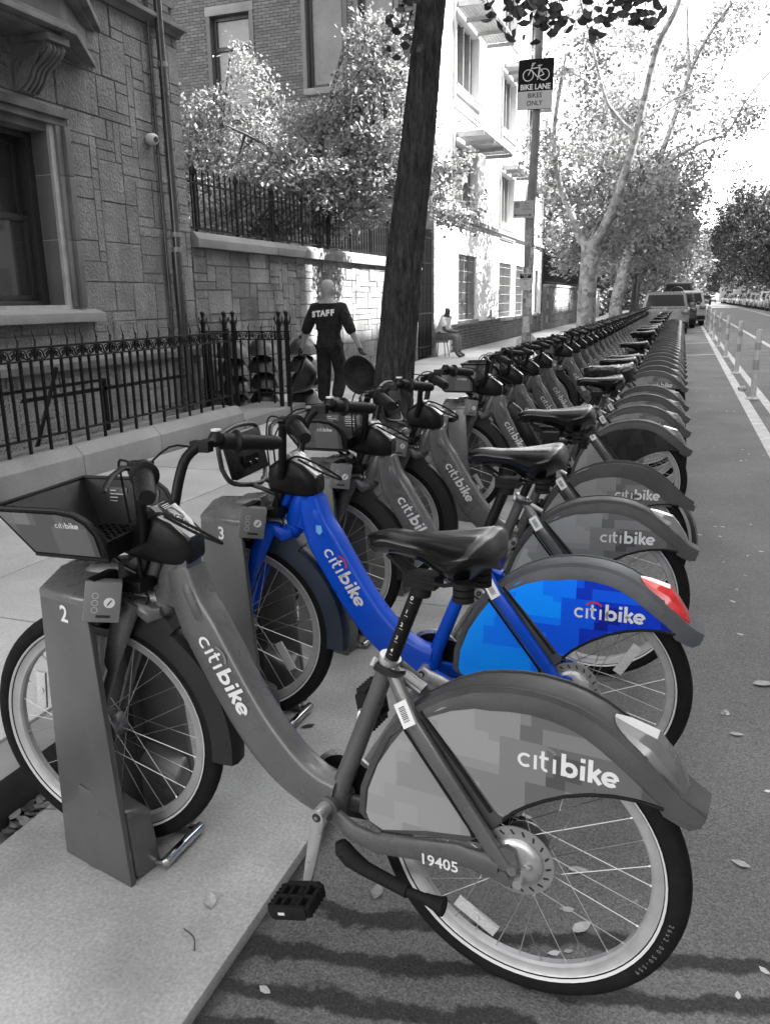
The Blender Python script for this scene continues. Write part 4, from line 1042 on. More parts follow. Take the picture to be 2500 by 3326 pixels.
for k in range(NB):
    if k in (4, 9): continue
    th = TH.get(k, rr.uniform(-0.06, 0.07)); sh = SH.get(k, rr.choice([-0.17, -0.15, -0.12, -0.06, 0.0]))
    if k in DESC: lab = DESC[k]
    elif k < 44: lab = 'grey rental bicycle in the %s dock from the camera' % ORD[k]
    else: lab = 'grey rental bicycle among those at the far end of the row'
    b_ = make_bike(k, th, sh, lab, STY.get(k, 'std'), basket=(k not in (1, 3, 8, 13, 19, 25)), simple=k > 5)
    if k > 2: b_.rotation_euler[0] = rr.uniform(-.022, .022)
    if k == 0:
        fr = [c for c in b_.children if c.name.startswith('frame')][0]
        for i, d in enumerate('19405'):
            pass
        link('frame_number', text_mesh('19405', 0.036, M['decal'], 0.0006), fr, (0.160, 0.0700, 0.2965), (R(90), R(-3.0), math.pi))
        ty = [c for w_ in b_.children if w_.name.startswith('rear_wheel') for c in w_.children if c.name.startswith('tyre')][0]
        for txt, a0 in (('50-559', 206), ('26x2.00', 190)):
            for i, ch in enumerate(txt):
                a = R(a0 + 16 - i * -1.9 * 1.0) if False else R(a0 + i * 2.1)
                P_ = Vector((math.cos(a), 0, math.sin(a))); T_v = Vector((-P_.z, 0, P_.x)); N_ = Vector((0, 1, 0))
                # glyph right = T_v (counter-clockwise seen from the rider's right), glyph up towards the hub
                Rt = T_v * 1.0; Up = -P_ if Rt.cross(-P_).dot(N_) > 0 else P_
                mwm = Matrix(((Rt.x, Up.x, 0, P_.x * .309), (0, 0, 1, .0250), (Rt.z, Up.z, 0, P_.z * .309), (0, 0, 0, 1)))
                link('tyre_lettering', text_mesh(ch, .013, M['decal_dim'], .0001), ty, mw=mwm)
        po = [c for c in b_.children if c.name.startswith('seat_post')][0]
        for i in range(6):
            z = 0.862 - i * 0.031; x = 0.3315 - (z - 0.63) * 0.388
            link('scale_mark', text_mesh(str(i), 0.013, M['decal_dim'] if False else M['decal'], 0.0001), po, (x + 0.002, 0.0164, z), (R(90), R(21), math.pi))
            link('scale_mark', MB().box(-0.004, 0.004, 0, 0.0002, -0.0004, 0.0004).mesh('tick', M['decal'], False), po, (x + 0.004, 0.0162, z - 0.010), (0, R(-21), 0))
    if k == 1:
        fr = [c for c in b_.children if c.name.startswith('frame')][0]
        mb = MB(); mb.add([(0.818, 0.0418, 0.765), (0.800, 0.0418, 0.765), (0.796, 0.0418, 0.745), (0.806, 0.0418, 0.733), (0.818, 0.0418, 0.742)], [(0, 1, 2, 3, 4)])
        link('shield_sticker', mb.mesh('shield_sticker', mat('pale_blue_sticker', (0.15, 0.4, 0.75), 0.4), False), fr)
    if k == 2:
        sk = [c for c in b_.children if c.name.startswith('skirt')][0]
        mb = MB(); mb.prism([(0.325, 0.42), (0.30, 0.475), (0.275, 0.49), (0.255, 0.47), (0.262, 0.43), (0.29, 0.40)], 0.0458, 0.0464); mb.prism([(0.30, 0.478), (0.285, 0.515), (0.265, 0.51), (0.278, 0.486)], 0.0458, 0.0464)
        link('bottle_sticker', mb.mesh('bottle_sticker', mat('pale_grey_sticker', 0.35, 0.4), False), sk)

# ================================================================== flexible posts
M['post'] = mat('post_white_plastic', 0.42, 0.5, var=0.12, vs=10)
M['band'] = mat('post_reflective_band', 0.26, 0.35, var=0.1)
pb = MB().lathe([(0.041, 0.03), (0.041, 0.90), (0.036, 0.985), (0.001, 0.99)], 20).mesh('post', M['post'])
pc = MB().lathe([(0.0425, 0.70), (0.0425, 0.80)], 20).mesh('band', M['band']); pc2 = MB().lathe([(0.0425, 0.42), (0.0425, 0.56)], 20).mesh('band', M['band'])
pd_ = MB().lathe([(0.10, 0.004), (0.10, 0.016), (0.05, 0.035), (0.042, 0.06)], 24).mesh('base', M['post'])
pe = MB()
for q in range(6): pe.disc(0.009, 0.016, 0.026, (0.078 * math.cos(q * 1.047), 0.078 * math.sin(q * 1.047), 0), 'Z', 8)
pe = pe.mesh('bolt', M['iron'])
PL = ['nearest', 'second', 'third', 'fourth', 'fifth', 'sixth', 'seventh', 'farthest']
for i, (x, y) in enumerate([(1.053, 12.75), (1.07, 16.94), (1.083, 21.45), (1.092, 25.98), (1.09, 30.2), (1.10, 34.7), (1.16, 38.6), (1.2, 42.6)]):
    t_ = thing('flexible_post', '%s white flexible post with grey bands beside the bike lane' % PL[i], 'lane post', (x, y, 0), rr.uniform(0, 1), 'white flexible posts along the lane')
    t_.rotation_euler[1] = rr.uniform(-0.012, 0.02)
    for nm, me in (('post', pb), ('band', pc), ('band', pc2), ('base', pd_), ('bolts', pe)): link(nm, me, t_)
cu = MB().lathe([(0.028, 0), (0.042, 0.10), (0.040, 0.10), (0.026, 0.004), (0.001, 0.004)], 18).mesh('paper_cup', mat('paper_cup_grey', 0.35, 0.6))
tag(link('paper_cup', cu, None, (0.92, 13.75, 0.046), (0, R(86), R(20))), 'crumpled pale cup lying by the nearest flexible post', 'cup')

LEAF1 = mat('single_dry_leaf', 0.30, 0.65, var=0.25, vs=60, objrand=.3)
# ================================================================== leaf litter
def leaf_field(name, label, pts, size, m, kind='stuff'):
    mb = MB(); q = random.Random(9)
    for (x, y, z) in pts:
        s = size * q.uniform(0.6, 1.35); a = q.uniform(0, 6.28); ca, sa = math.cos(a), math.sin(a); curl = q.uniform(0.1, 0.45)
        P = [(-1, 0, .35), (-.3, .55, .0), (.5, .35, .1), (1, 0, .5), (.45, -.4, .15), (-.3, -.5, .05)]
        mb.add([(x + s * (px * ca - py * sa), y + s * (px * sa + py * ca), z + 0.002 + s * pz * curl) for px, py, pz in P], [(0, 1, 2, 3), (0, 3, 4, 5)], q.random())
    o = link(name, mb.mesh(name, m, False, fixn=False)); return tag(o, label, None, None, kind)
M['dryleaf'] = mat('dry_leaf', 0.40, 0.7, attr='tone', attr_amt=0.65)
q = random.Random(21); pts = []
for _ in range(620):
    y = 0.9 + 34 * q.random() ** 1.6; x = q.uniform(-0.8, 3.2) if q.random() < .7 else q.uniform(0.2, 1.0)
    pts.append((x, y, 0))
leaf_field('fallen_leaves', 'small pale dry leaves scattered over the asphalt', pts, 0.015, M['dryleaf'])
pts = [(q.uniform(-1.70, -1.60), q.uniform(0.5, 28), 0.004 + q.random() * 0.02) for _ in range(900)]
pts += [(q.gauss(-1.66, 0.03), q.gauss(1.62, 0.05), 0.006 + q.random() * 0.03) for _ in range(90)] + [(q.uniform(-1.60, -1.0), q.uniform(1.0, 12), 0.037) for _ in range(14)]
leaf_field('gutter_leaves', 'drift of curled dry leaves in the gutter', pts, 0.022, mat('gutter_leaf', 0.10, 0.8, attr='tone', attr_amt=0.9))
pts = [(q.uniform(-4.2, -1.95), q.uniform(1.5, 20), 0.152) for _ in range(120)]
leaf_field('sidewalk_leaves', 'few dry leaves on the sidewalk', pts, 0.018, M['dryleaf'])
for i, (x, y, z, a, s, lab) in enumerate([(-0.119, 1.66, 0, .9, .030, 'pale oval leaf seen through the spokes of the nearest rear wheel'), (-0.98, 1.42, .037, 2.2, .030, 'pale oval leaf beside the nearest docking post'),
        (-0.15, 1.86, 0, .2, .026, 'jagged pale leaf above the oval one behind the nearest wheel'), (-0.62, 1.62, 0, 1.7, .030, 'round dull leaf by the nearest pedal on the asphalt'),
        (0.25, 2.02, 0, 2.8, .024, 'small curled leaf right of the nearest bicycle'), (0.40, 3.15, 0, .4, .045, 'broad pointed leaf on the asphalt at the right edge'), (0.28, 2.72, 0, .1, .024, 'thin bright leaf lying right of the blue bicycle')]):
    mb = MB(); P = [(-1, 0), (-.7, .3), (-.2, .52), (.3, .42), (.75, .2), (1.05, 0), (.75, -.2), (.3, -.42), (-.2, -.5), (-.7, -.28)]
    mb.add([(px * s, py * s, 0.004 + 0.25 * s * abs(py) + 0.1 * s * px * px) for px, py in P] + [(-1.6 * s, .1 * s, .004), (0, 0, .004)], [(0, 1, 11), (1, 2, 11), (2, 3, 11), (3, 4, 11), (4, 5, 11), (5, 6, 11), (6, 7, 11), (7, 8, 11), (8, 9, 11), (9, 0, 11)])
    tag(link('leaf', mb.mesh('leaf', LEAF1 if i else mat('pale_leaf', 0.42, 0.6, var=0.2, vs=90), False, fixn=False), None, (x, y, z), (0, 0, a)), lab, 'leaf', 'single larger leaves on the ground')
mb = MB(); mb.tube(smooth_path([(-0.99, 1.32, 0.041), (-0.95, 1.30, 0.045), (-0.93, 1.27, 0.041)], 4), 0.0015, 5)
tag(link('twig', mb.mesh('twig', M['soil'])), 'thin dark twig on the pad near the nearest post', 'twig')

# ================================================================== masonry
M['stone'] = mat('grey_ashlar', 0.195, 0.85, objrand=0.13, streak=0.22, var=0.18, vs=5, fine=0.22, fs=60, bump=1.0, bs=34, bd=0.022)
M['stone2'] = mat('retaining_wall_stone', 0.175, 0.85, objrand=0.28, streak=0.25, var=0.22, vs=5, fine=0.18, fs=60, bump=1.0, bs=28, bd=0.02)
M['mortar'] = mat('pale_mortar', 0.38, 0.9, var=0.15, fine=0.1)
M['trim'] = mat('smooth_brownstone_trim', 0.14, 0.75, streak=0.3, var=0.22, vs=2.2, fine=0.08, fs=120, bump=0.15, bs=80, bd=0.002)
M['trimlight'] = mat('weathered_coping', 0.23, 0.8, var=0.3, vs=1.5, objrand=0.12, fine=0.12, fs=90, bump=0.35, bs=60, bd=0.003)
M['frame_dark'] = mat('window_frame_paint', 0.030, 0.45, var=0.1)
M['pane'] = mat('window_glass', 0.03, 0.03, spec=0.8, coat=0.5)
M['blind'] = mat('window_blind_behind_glass', 0.16, 0.25, var=0.25, vs=1.3, coat=0.6)
M['brick'] = mat('grey_brick', 0.14, 0.85, objrand=0.2, attr='tone', attr_amt=0.22, fine=0.08, fs=40)
M['brickm'] = mat('brick_mortar', 0.10, 0.9, var=0.1)
M['render'] = mat('white_painted_render', 0.78, 0.85, var=0.04, vs=1.0, fine=0.03, fs=20)
M['basebrick'] = mat('dark_base_brick', 0.085, 0.8, attr='tone', attr_amt=0.3, fine=0.1)

def frustum_stone():
    mb = MB(); c = 0.02
    # unit stone: spans 0..1 in y and z, front towards +x, worn arris
    b = [(0, 0, 0), (0, 1, 0), (0, 1, 1), (0, 0, 1)]; mdl = [(0.7, 0, 0), (0.7, 1, 0), (0.7, 1, 1), (0.7, 0, 1)]; f = [(1, c, c), (1, 1 - c, c), (1, 1 - c, 1 - c), (1, c, 1 - c)]
    mb.add(b + mdl + f, [(0, 3, 2, 1)] + [(i, (i + 1) % 4, (i + 1) % 4 + 4, i + 4) for i in range(4)] + [(i + 4, (i + 1) % 4 + 4, (i + 1) % 4 + 8, i + 8) for i in range(4)] + [(8, 9, 10, 11)])
    return mb
def ashlar(parent, X, y0, y1, z0, z1, um, holes, unit=0.1, ws=(2, 7), hs=(1, 4), seed=1, gap=0.008, dep=0.06, limit=300, rough=0.008, m=None):
    q = random.Random(seed); ny = int(round((y1 - y0) / unit)); nz = int(round((z1 - z0) / unit)); uy = (y1 - y0) / ny; uz = (z1 - z0) / nz
    g = [[False] * nz for _ in range(ny)]
    for i in range(ny):
        for j in range(nz):
            yc, zc = y0 + (i + .5) * uy, z0 + (j + .5) * uz
            if any(a < yc < b and c < zc < d for a, b, c, d in holes): g[i][j] = True
    cnt = 0; rest = MB()
    for j in range(nz):
        for i in range(ny):
            if g[i][j]: continue
            w, h = q.randint(*ws), q.randint(*hs)
            if q.random() < .25: h = min(h, 2)
            w = min(w, ny - i); h = min(h, nz - j)
            while any(g[i + a][j] for a in range(w)): w -= 1
            while any(g[i + a][j + b] for a in range(w) for b in range(h)): h -= 1
            for a in range(w):
                for b in range(h): g[i + a][j + b] = True
            ya, yb, za, zb = y0 + i * uy + gap / 2, y0 + (i + w) * uy - gap / 2, z0 + j * uz + gap / 2, z0 + (j + h) * uz - gap / 2
            d = q.uniform(0, rough)
            if cnt < limit:
                o = link('stone', um, parent, (X - dep + d, ya, za)); o.scale = (dep, yb - ya, zb - za); cnt += 1
            else: rest.box(X - dep + d, X + d, ya, yb, za, zb)
    if rest.v:
        tag(link('stones', rest.mesh('stones', m), parent), kind='stuff')
us1 = frustum_stone().mesh('stone', M['stone'], False); us2 = frustum_stone().mesh('stone', M['stone2'], False)
FX = -5.5
# ---- left stone building
bld = thing('stone_building', 'dark stone building with carved bay, big window and drainpipe', 'building', (FX, 6, 0))
def wl(nm, mb, m, par=None, **k):      # world-space mesh under a moved parent
    me = mb.mesh(nm, m, **k); o = link(nm, me, par if par is not None else bld); o.matrix_parent_inverse = Matrix.Identity(4)
    o.location = -Vector(root_loc(par if par is not None else bld)); return o
def root_loc(o):
    v = Vector((0, 0, 0))
    while o is not None: v += o.location; o = o.parent
    return v
bld.location = (0, 0, 0)
ZC = 4.30
link('wall', MB().box(FX - 0.6, FX - 0.014, -1.0, 5.10, -0.5, ZC).box(FX - 0.6, FX - 0.014, 6.48, 8.655, -0.5, ZC).box(FX - 0.6, FX - 0.014, 5.10, 6.48, -0.5, 1.46).box(FX - 0.6, FX - 0.014, 5.10, 6.48, 3.06, ZC).box(-14, FX - 0.6, 8.2, 8.655, -0.5, 12).mesh('wall', M['mortar']), bld)
ashlar(bld, FX, 2.6, 8.66, 1.0, ZC, us1, [(4.88, 6.70, 1.40, 3.20)], 0.098, (2, 6), (1, 4), 5, 0.006, 0.03, 290)
ashlar(bld, FX, 2.6, 8.66, 0.0, 0.86, us1, [], 0.11, (3, 6), (2, 3), 8, 0.006, 0.03, 60)
for y in np.arange(2.4, 8.66, 1.05):
    y2 = min(y + 1.045, 8.68); link('water_table', MB().prism([(FX - .05, .86), (FX + .07, .86), (FX + .07, .93), (FX, 1.0), (FX - .05, 1.0)], y, y2).mesh('water_table', M['trim'], bevel=0.004), bld)
# string course and brick above
for y in np.arange(1.6, 8.7, 1.42):
    y2 = min(y + 1.413, 8.74)
    link('string_course', MB().prism([(FX - .05, ZC), (FX + .03, ZC), (FX + .06, ZC + .04), (FX + .12, ZC + .06), (FX + .12, ZC + .10), (FX + .03, ZC + .14), (FX - .05, ZC + .14)], y, y2).mesh('string_course', M['trim'], bevel=0.003, ang=30), bld)
link('upper_wall', MB().box(FX - 0.6, FX - 0.03, -1, 8.645, ZC + .13, 12).mesh('upper_wall', M['brickm']), bld)
M['brick'].name = 'grey_brick'
bu = MB().box(0, 1, 0, 1, 0, 1, tone=0.5).mesh('brick', M['brick'], False)
q = random.Random(4); cnt = 0; rest = MB()
for j in range(24):
    z = ZC + .145 + j * .072
    for i in range(30):
        y = 2.2 + i * .215 + (.107 if j % 2 else 0)
        if y > 8.45: continue
        ln = min(.207, 8.645 - y)
        if y > 6.9 and z < 5.0 and cnt < 90:
            o = link('brick', bu, bld, (FX - .03, y, z)); o.scale = (.035 + q.uniform(0, .004), ln, .063); cnt += 1
        else: rest.box(FX - .03, FX + .005, y, y + ln, z, z + .063, tone=q.random())
tag(link('bricks', rest.mesh('bricks', M['brick'], False), bld), kind='stuff')
# window surround
sr = link('window_surround', MB().mesh('x', M['trim']) if False else None, bld) if False else None
mb = MB(); Y0, Y1, Z0, Z1 = 4.90, 6.69, 1.44, 3.19; w1 = 0.135
def frame_ring(mb, X0, X1, Ya, Yb, Za, Zb, w, bottom=False):
    mb.box(X0, X1, Ya, Ya + w, Za, Zb - w); mb.box(X0, X1, Yb - w, Yb, Za, Zb - w); mb.box(X0, X1, Ya, Yb, Zb - w, Zb)
    if bottom: mb.box(X0, X1, Ya + w, Yb - w, Za, Za + w)
# jambs in pieces
for (za, zb) in ((1.44, 2.05), (2.055, 2.62), (2.625, 3.05)):
    for ya, s in ((Y1, -1), (Y0, 1)):
        a_, b_ = sorted((ya, ya + s * 0.075)); c_, d_ = sorted((ya + s * 0.076, ya + s * 0.150)); e_, f_ = sorted((ya + s * 0.151, ya + s * 0.215)); 
        mb = MB().box(FX - .30, FX + .050, a_, b_, za, zb); mb.box(FX - .30, FX + .015, c_, d_, za, zb); mb.box(FX - .32, FX - .045, e_, f_, za, zb)
        link('jamb', mb.mesh('jamb', M['trim'], bevel=0.006), bld)
mb = MB().box(FX - .30, FX + .050, Y0, Y1, 3.115, 3.19); mb.box(FX - .30, FX + .015, Y0 + .003, Y1 - .003, 3.052, 3.113); mb.box(FX - .32, FX - .045, Y0 + .15, Y1 - .15, 2.985, 3.05)
link('lintel', mb.mesh('lintel', M['trim'], bevel=0.006), bld)
link('sill', MB().prism([(FX - .35, 1.30), (FX + .13, 1.30), (FX + .13, 1.385), (FX - .05, 1.435), (FX - .35, 1.44)], 4.72, 6.84).mesh('sill', M['trimlight'], bevel=0.006), bld)
wn = link('window', MB().box(FX - .40, FX - .22, 5.13, 5.21, 1.44, 3.0).box(FX - .40, FX - .22, 6.39, 6.475, 1.44, 3.0).box(FX - .40, FX - .22, 5.21, 6.39, 2.93, 3.0).box(FX - .40, FX - .22, 5.21, 6.39, 1.44, 1.50).mesh('window', M['frame_dark'], bevel=0.003), bld)
mb = MB(); frame_ring(mb, FX - .33, FX - .285, 5.21, 6.39, 1.50, 2.27, .055, True); link('lower_sash', mb.mesh('sash', M['frame_dark'], bevel=0.004), wn)
mb = MB(); frame_ring(mb, FX - .38, FX - .335, 5.21, 6.39, 2.23, 2.93, .055, True); link('upper_sash', mb.mesh('sash', M['frame_dark'], bevel=0.004), wn)
link('pane', MB().box(FX - .312, FX - .306, 5.26, 6.34, 1.55, 2.22).mesh('pane', M['pane']), wn)
link('pane', MB().box(FX - .362, FX - .356, 5.26, 6.34, 2.28, 2.88).mesh('pane', M['pane']), wn)
link('dark_room_sheet', MB().box(FX - .46, FX - .44, 5.2, 6.4, 1.5, 3.0).mesh('dark_room_sheet', mat('dark_room', 0.02, 0.9)), wn)  # dark sheet standing in for the unlit room behind the window
# bay with bracket
bay = link('bay', MB().box(0, 0.01, 0, .01, 0, .01).mesh('x', M['trim']), bld); bpy.data.objects.remove(bay)
def bay_slab(proj, z0, z1, yw, yc, m=M['trim'], bev=0.004):
    xf = FX + proj
    pts = [(FX - .04, -1.0), (xf, -1.0), (xf, yc), (FX + .003, yw), (FX - .04, yw)]
    mb = MB(); mb.hexa([(x, y, z0) for x, y in pts], [(x, y, z1) for x, y in pts]); return mb
for nm, pr_, z0, z1, yw, yc in (('bay_base_moulding', .49, 3.68, 3.725, 7.21, 6.36), ('bay_base_moulding', .455, 3.727, 3.765, 7.17, 6.32), ('bay_fascia', .42, 3.767, 3.985, 7.12, 6.27),
                                ('bay_moulding', .50, 3.987, 4.02, 7.24, 6.34), ('bay_moulding', .56, 4.022, 4.085, 7.34, 6.40), ('bay_moulding', .48, 4.087, 4.13, 7.22, 6.33), ('bay_wall', .40, 4.132, 7.5, 7.08, 6.24)):
    link(nm, bay_slab(pr_, z0, z1, yw, yc).mesh(nm, M['trim'], bevel=0.004), bld)
# soffit frame under the bay
link('bay_soffit', bay_slab(.40, 3.645, 3.678, 7.02, 6.24).mesh('bay_soffit', M['trim'], bevel=0.004), bld)
link('bay_window', MB().hexa([(FX + .408, 4.4, 4.5), (FX + .412, 4.4, 4.5), (FX + .412, 6.1, 4.5), (FX + .408, 6.1, 4.5)], [(FX + .408, 4.4, 6.3), (FX + .412, 4.4, 6.3), (FX + .412, 6.1, 6.3), (FX + .408, 6.1, 6.3)]).mesh('bay_window', M['pane']), bld)
def bracket(yc):
    mb = MB()
    prof = [(FX - .03, 3.64), (FX + .40, 3.64), (FX + .41, 3.60), (FX + .36, 3.575), (FX + .355, 3.54), (FX + .33, 3.50), (FX + .26, 3.46), (FX + .20, 3.40), (FX + .16, 3.33), (FX + .10, 3.27), (FX + .03, 3.24), (FX - .03, 3.23)]
    mb.prism(prof, yc - .10, yc + .10)
    mb.box(FX - .03, FX + .43, yc - .13, yc + .13, 3.585, 3.642)
    for s in (-1, 1):       # volutes on the cheeks
        for (cx, cz, r0) in ((FX + .335, 3.545, .055), (FX + .095, 3.40, .085)):
            sp_ = [(cx + (r0 * (1 - i / 26)) * math.cos(i * .52), yc + s * .104, cz + (r0 * (1 - i / 26)) * math.sin(i * .52)) for i in range(25)]
            mb.tube(sp_, [0.014 * (1 - i / 40) for i in range(25)], 8)
        for i in range(5):  # acanthus ribs
            t = i / 5
            mb.tube(smooth_path([(FX + .02 + .05 * i, yc + s * .102, 3.27 + .035 * i), (FX + .08 + .05 * i, yc + s * .112, 3.36 + .03 * i), (FX + .17 + .035 * i, yc + s * .106, 3.50 + .01 * i)], 4), [0.010, 0.014, 0.014, 0.015, 0.015, 0.014, 0.012, 0.009, 0.006], 6)
    for i in range(4):      # front roll with leaf lobes
        y = yc - .075 + i * .05
        mb.tube(smooth_path([(FX + .37, y, 3.58), (FX + .385, y, 3.53), (FX + .32, y, 3.47), (FX + .22, y, 3.40), (FX + .17, y, 3.31), (FX + .08, y, 3.24)], 3), [0.026 - 0.001 * k for k in range(16)], 8)
    return mb.mesh('carved_bracket', M['trim'], bevel=0, ang=60)
link('carved_bracket', bracket(6.20), bld); link('carved_bracket', bracket(4.75), bld)
# drainpipe
dp = thing('drainpipe', 'tall dark downpipe fixed to the stone wall corner', 'drainpipe', (-5.43, 8.16, 0))
DPM = mat('drainpipe_paint', 0.045, 0.22, var=0.25, vs=3, coat=0.3)
link('pipe', MB().tube([(0.04, 0, 8), (0.04, 0.04, 2.05)], 0.043, 18).mesh('pipe', DPM), dp)
link('lower_pipe', MB().tube([(0.03, 0.03, 2.02), (0.03, 0.05, 0.9)], 0.055, 18).tube([(0.03, 0.05, 0.95), (0.03, 0.05, 0.15)], 0.062, 18).mesh('lower_pipe', DPM), dp)
for z in (2.02, 2.18, 3.9, 5.6): link('bracket', MB().tube([(0.035, 0.04, z), (0.035, 0.04, z + 0.05)], 0.056, 18).mesh('bracket', M['steel']), dp)
link('side_conduit', MB().tube([(-0.03, -0.085, 8), (-0.03, -0.07, 0.9)], 0.018, 10).mesh('side_conduit', DPM), dp)
cc = thing('security_camera', 'white dome security camera on the stone wall beside the drainpipe', 'security camera', (-5.46, 7.97, 3.16))
link('housing', MB().lathe([(0.001, -0.03), (0.055, -0.03), (0.062, 0.02), (0.058, 0.06), (0.035, 0.095), (0.001, 0.105)], 22, (0, 0, 0), 'X').mesh('housing', mat('camera_white_plastic', 0.6, 0.3)), cc, None, (0, R(8), R(-22)))
link('lens', MB().lathe([(0.001, 0.108), (0.026, 0.104), (0.032, 0.090)], 18, (0, 0, 0), 'X').mesh('lens', M['screen']), cc, None, (0, R(8), R(-22)))

# ---- retaining wall with coping
rw = thing('retaining_wall', 'long stone garden wall with thick coping behind the man', 'wall', (0, 0, 0))
link('wall', MB().box(FX - .45, FX - .016, 8.66, 17.65, 0.0, 2.08).mesh('wall', M['mortar']), rw)
ashlar(rw, FX, 8.67, 17.6, 0.15, 2.10, us2, [], 0.0975, (2, 6), (1, 3), 12, 0.011, 0.035, 299, 0.014, M['stone2'])
y = 8.68
while y < 17.6:
    ln = 2.05; y2 = min(y + ln, 17.64)
    link('coping_stone', MB().prism([(FX - .5, 2.10), (FX + .10, 2.10), (FX + .10, 2.20), (FX + .03, 2.28), (FX - .5, 2.28)], y, y2 - .008).mesh('coping_stone', M['trimlight'], bevel=0.006), rw); y += ln
tag(link('garden_ground', MB().box(-30, FX - .455, 8.7, 18.95, -.5, 2.0).mesh('garden_ground', M['soil'])), kind='structure')

# ---- iron fence on the wall
def picket_mesh(h, r, spear=True, curly=False):
    mb = MB(); mb.box(-r, r, -r, r, 0, h)
    if spear:
        mb.lathe([(0.001, h + .10), (r * 1.5, h + .045), (r * .7, h + .02), (r * 1.3, h)], 6)
    return mb.mesh('picket', M['iron'], False)
uf = thing('wall_top_fence', 'long black spiked iron fence on top of the garden wall', 'fence', (FX + .0, 8.70, 2.28))
pk = picket_mesh(0.60, .0085)
for i in range(68): link('picket', pk, uf, (0, 0.05 + i * .131, 0.03))
for z in (0.045, 0.555): link('rail', MB().box(-.012, .012, 0, 8.95, z - .01, z + .01).mesh('rail', M['iron'], False), uf)
fp = MB().box(-.014, .014, -.014, .014, -.02, .66)
for s in (-1, 1):
    fp.tube([(0, 0, .60), (0, s * .03, .66), (0, s * .042, .71), (0, s * .028, .74)], [.006, .008, .007, .003], 6); fp.tube([(0, 0, .60), (s * .03, 0, .66), (s * .042, 0, .71)], [.006, .008, .003], 6)
fp.lathe([(0.014, .66), (.020, .70), (.001, .80)], 8); fpm = fp.mesh('finial_post', M['iron'])
for i in range(9): link('finial_post', fpm, uf, (0, 0.98 * i + .115, 0))

# ---- low fence in front of the building with its stone plinth
pl = thing('fence_plinth', 'low chamfered stone kerb carrying the black railing', 'stone plinth', (0, 0, 0))
ys = [1.2, 2.9, 4.03, 5.03, 6.05, 7.55]
for a, b in zip(ys[:-1], ys[1:]):
    link('plinth_stone', MB().prism([(-4.62, .13), (-4.29, .13), (-4.29, .325), (-4.36, .40), (-4.62, .40)], a + .004, b - .004).mesh('plinth_stone', M['trimlight'], bevel=0.006), pl)
link('doorstep', MB().box(-4.9, -4.28, 7.56, 9.05, .10, .255).mesh('doorstep', M['trimlight'], bevel=0.008), pl)
areaway = tag(link('areaway_floor', MB().box(-5.5, -4.63, 1.0, 8.7, -.05, .10).mesh('areaway_floor', M['joint'])), kind='structure')
def curly_spear():
    mb = MB(); pts = [(0, 0.010 * math.sin(t * 5.5), t * .125) for t in [i / 10 for i in range(11)]]
    mb.tube(pts, [(.0075 - .0006 * i if i > 4 else .0075) for i in range(11)], 6); return mb.mesh('finial', M['iron'])
cs = curly_spear()
scl = MB()
def scroll(mb, c, r, s, axis='y'):
    pts = []
    for i in range(22):
        a = i * .42; rr_ = r * (1 - i / 24)
        pts.append((0, c[0] + s * rr_ * math.cos(a + .4), c[1] + rr_ * math.sin(a + .4)))
    mb.tube(pts, .0052, 5)
def frieze_unit():
    mb = MB()
    scroll(mb, (.045, .045), .032, 1); scroll(mb, (.125, .045), .032, -1)
    mb.tube([(0, .076, .058), (0, .085, .03), (0, .093, .02)], .006, 6); mb.tube([(0, .0, .085), (0, .03, .075), (0, .055, .02), (0, .085, .006)], .0055, 5)
    mb.tube([(0, .17, .085), (0, .14, .075), (0, .115, .02), (0, .085, .006)], .0055, 5)
    for c in ((.045, .045), (.125, .045)): mb.tube([(-.006, c[0], c[1]), (.006, c[0], c[1])], .010, 8)
    for c in (0.0,): mb.hexa([(-.006, c - .016, 0), (.006, c - .016, 0), (.006, c + .016, 0), (-.006, c + .016, 0)], [(-.006, c - .010, .085), (.006, c - .010, .085), (.006, c + .010, .085), (-.006, c + .010, .085)])
    return mb.mesh('scroll_frieze', M['iron'])
fz = frieze_unit()
def rail_fence(root, length, zb, zt, lower_every=2, spacing=.105, spears=True, sp_unit=.17):
    """root local: y along the fence; zb lower rail, zt top rail"""
    bar = MB().box(-.0085, .0085, -.0085, .0085, zb - .005, zt - .085).mesh('bar', M['iron'], False)
    barl = MB().box(-.0095, .0095, -.0095, .0095, zb - .13, zt - .085).mesh('bar', M['iron'], False)
    n = int(length / spacing)
    for i in range(n + 1): link('bar', barl if i % lower_every == 0 else bar, root, (0, i * spacing, 0))
    link('top_rail', MB().box(-.019, .019, -.02, length + .02, zt - .012, zt + .004).mesh('top_rail', M['iron'], bevel=.003), root)
    link('middle_rail', MB().box(-.016, .016, -.02, length + .02, zt - .102, zt - .090).mesh('middle_rail', M['iron'], bevel=.003), root)
    link('bottom_rail', MB().box(-.016, .016, -.02, length + .02, zb - .014, zb).mesh('bottom_rail', M['iron'], bevel=.003), root)
    for i in range(int(length / sp_unit)):
        link('scroll_frieze', fz, root, (0, i * sp_unit, zt - .095))
        if spears: link('finial', cs, root, (0, i * sp_unit, zt))
lf = thing('low_railing', 'low black iron railing with scroll frieze and flame finials', 'railing', (-4.42, 1.9, 0))
rail_fence(lf, 5.6, .515, 1.165)
link('end_post', MB().box(-.02, .02, 5.60, 5.64, .26, 1.20).mesh('end_post', M['iron'], bevel=.004), lf)
link('brace', MB().tube([(-.05, 3.15, 1.0), (-.30, 3.05, .25)], .016, 8).mesh('brace', M['iron']), lf)
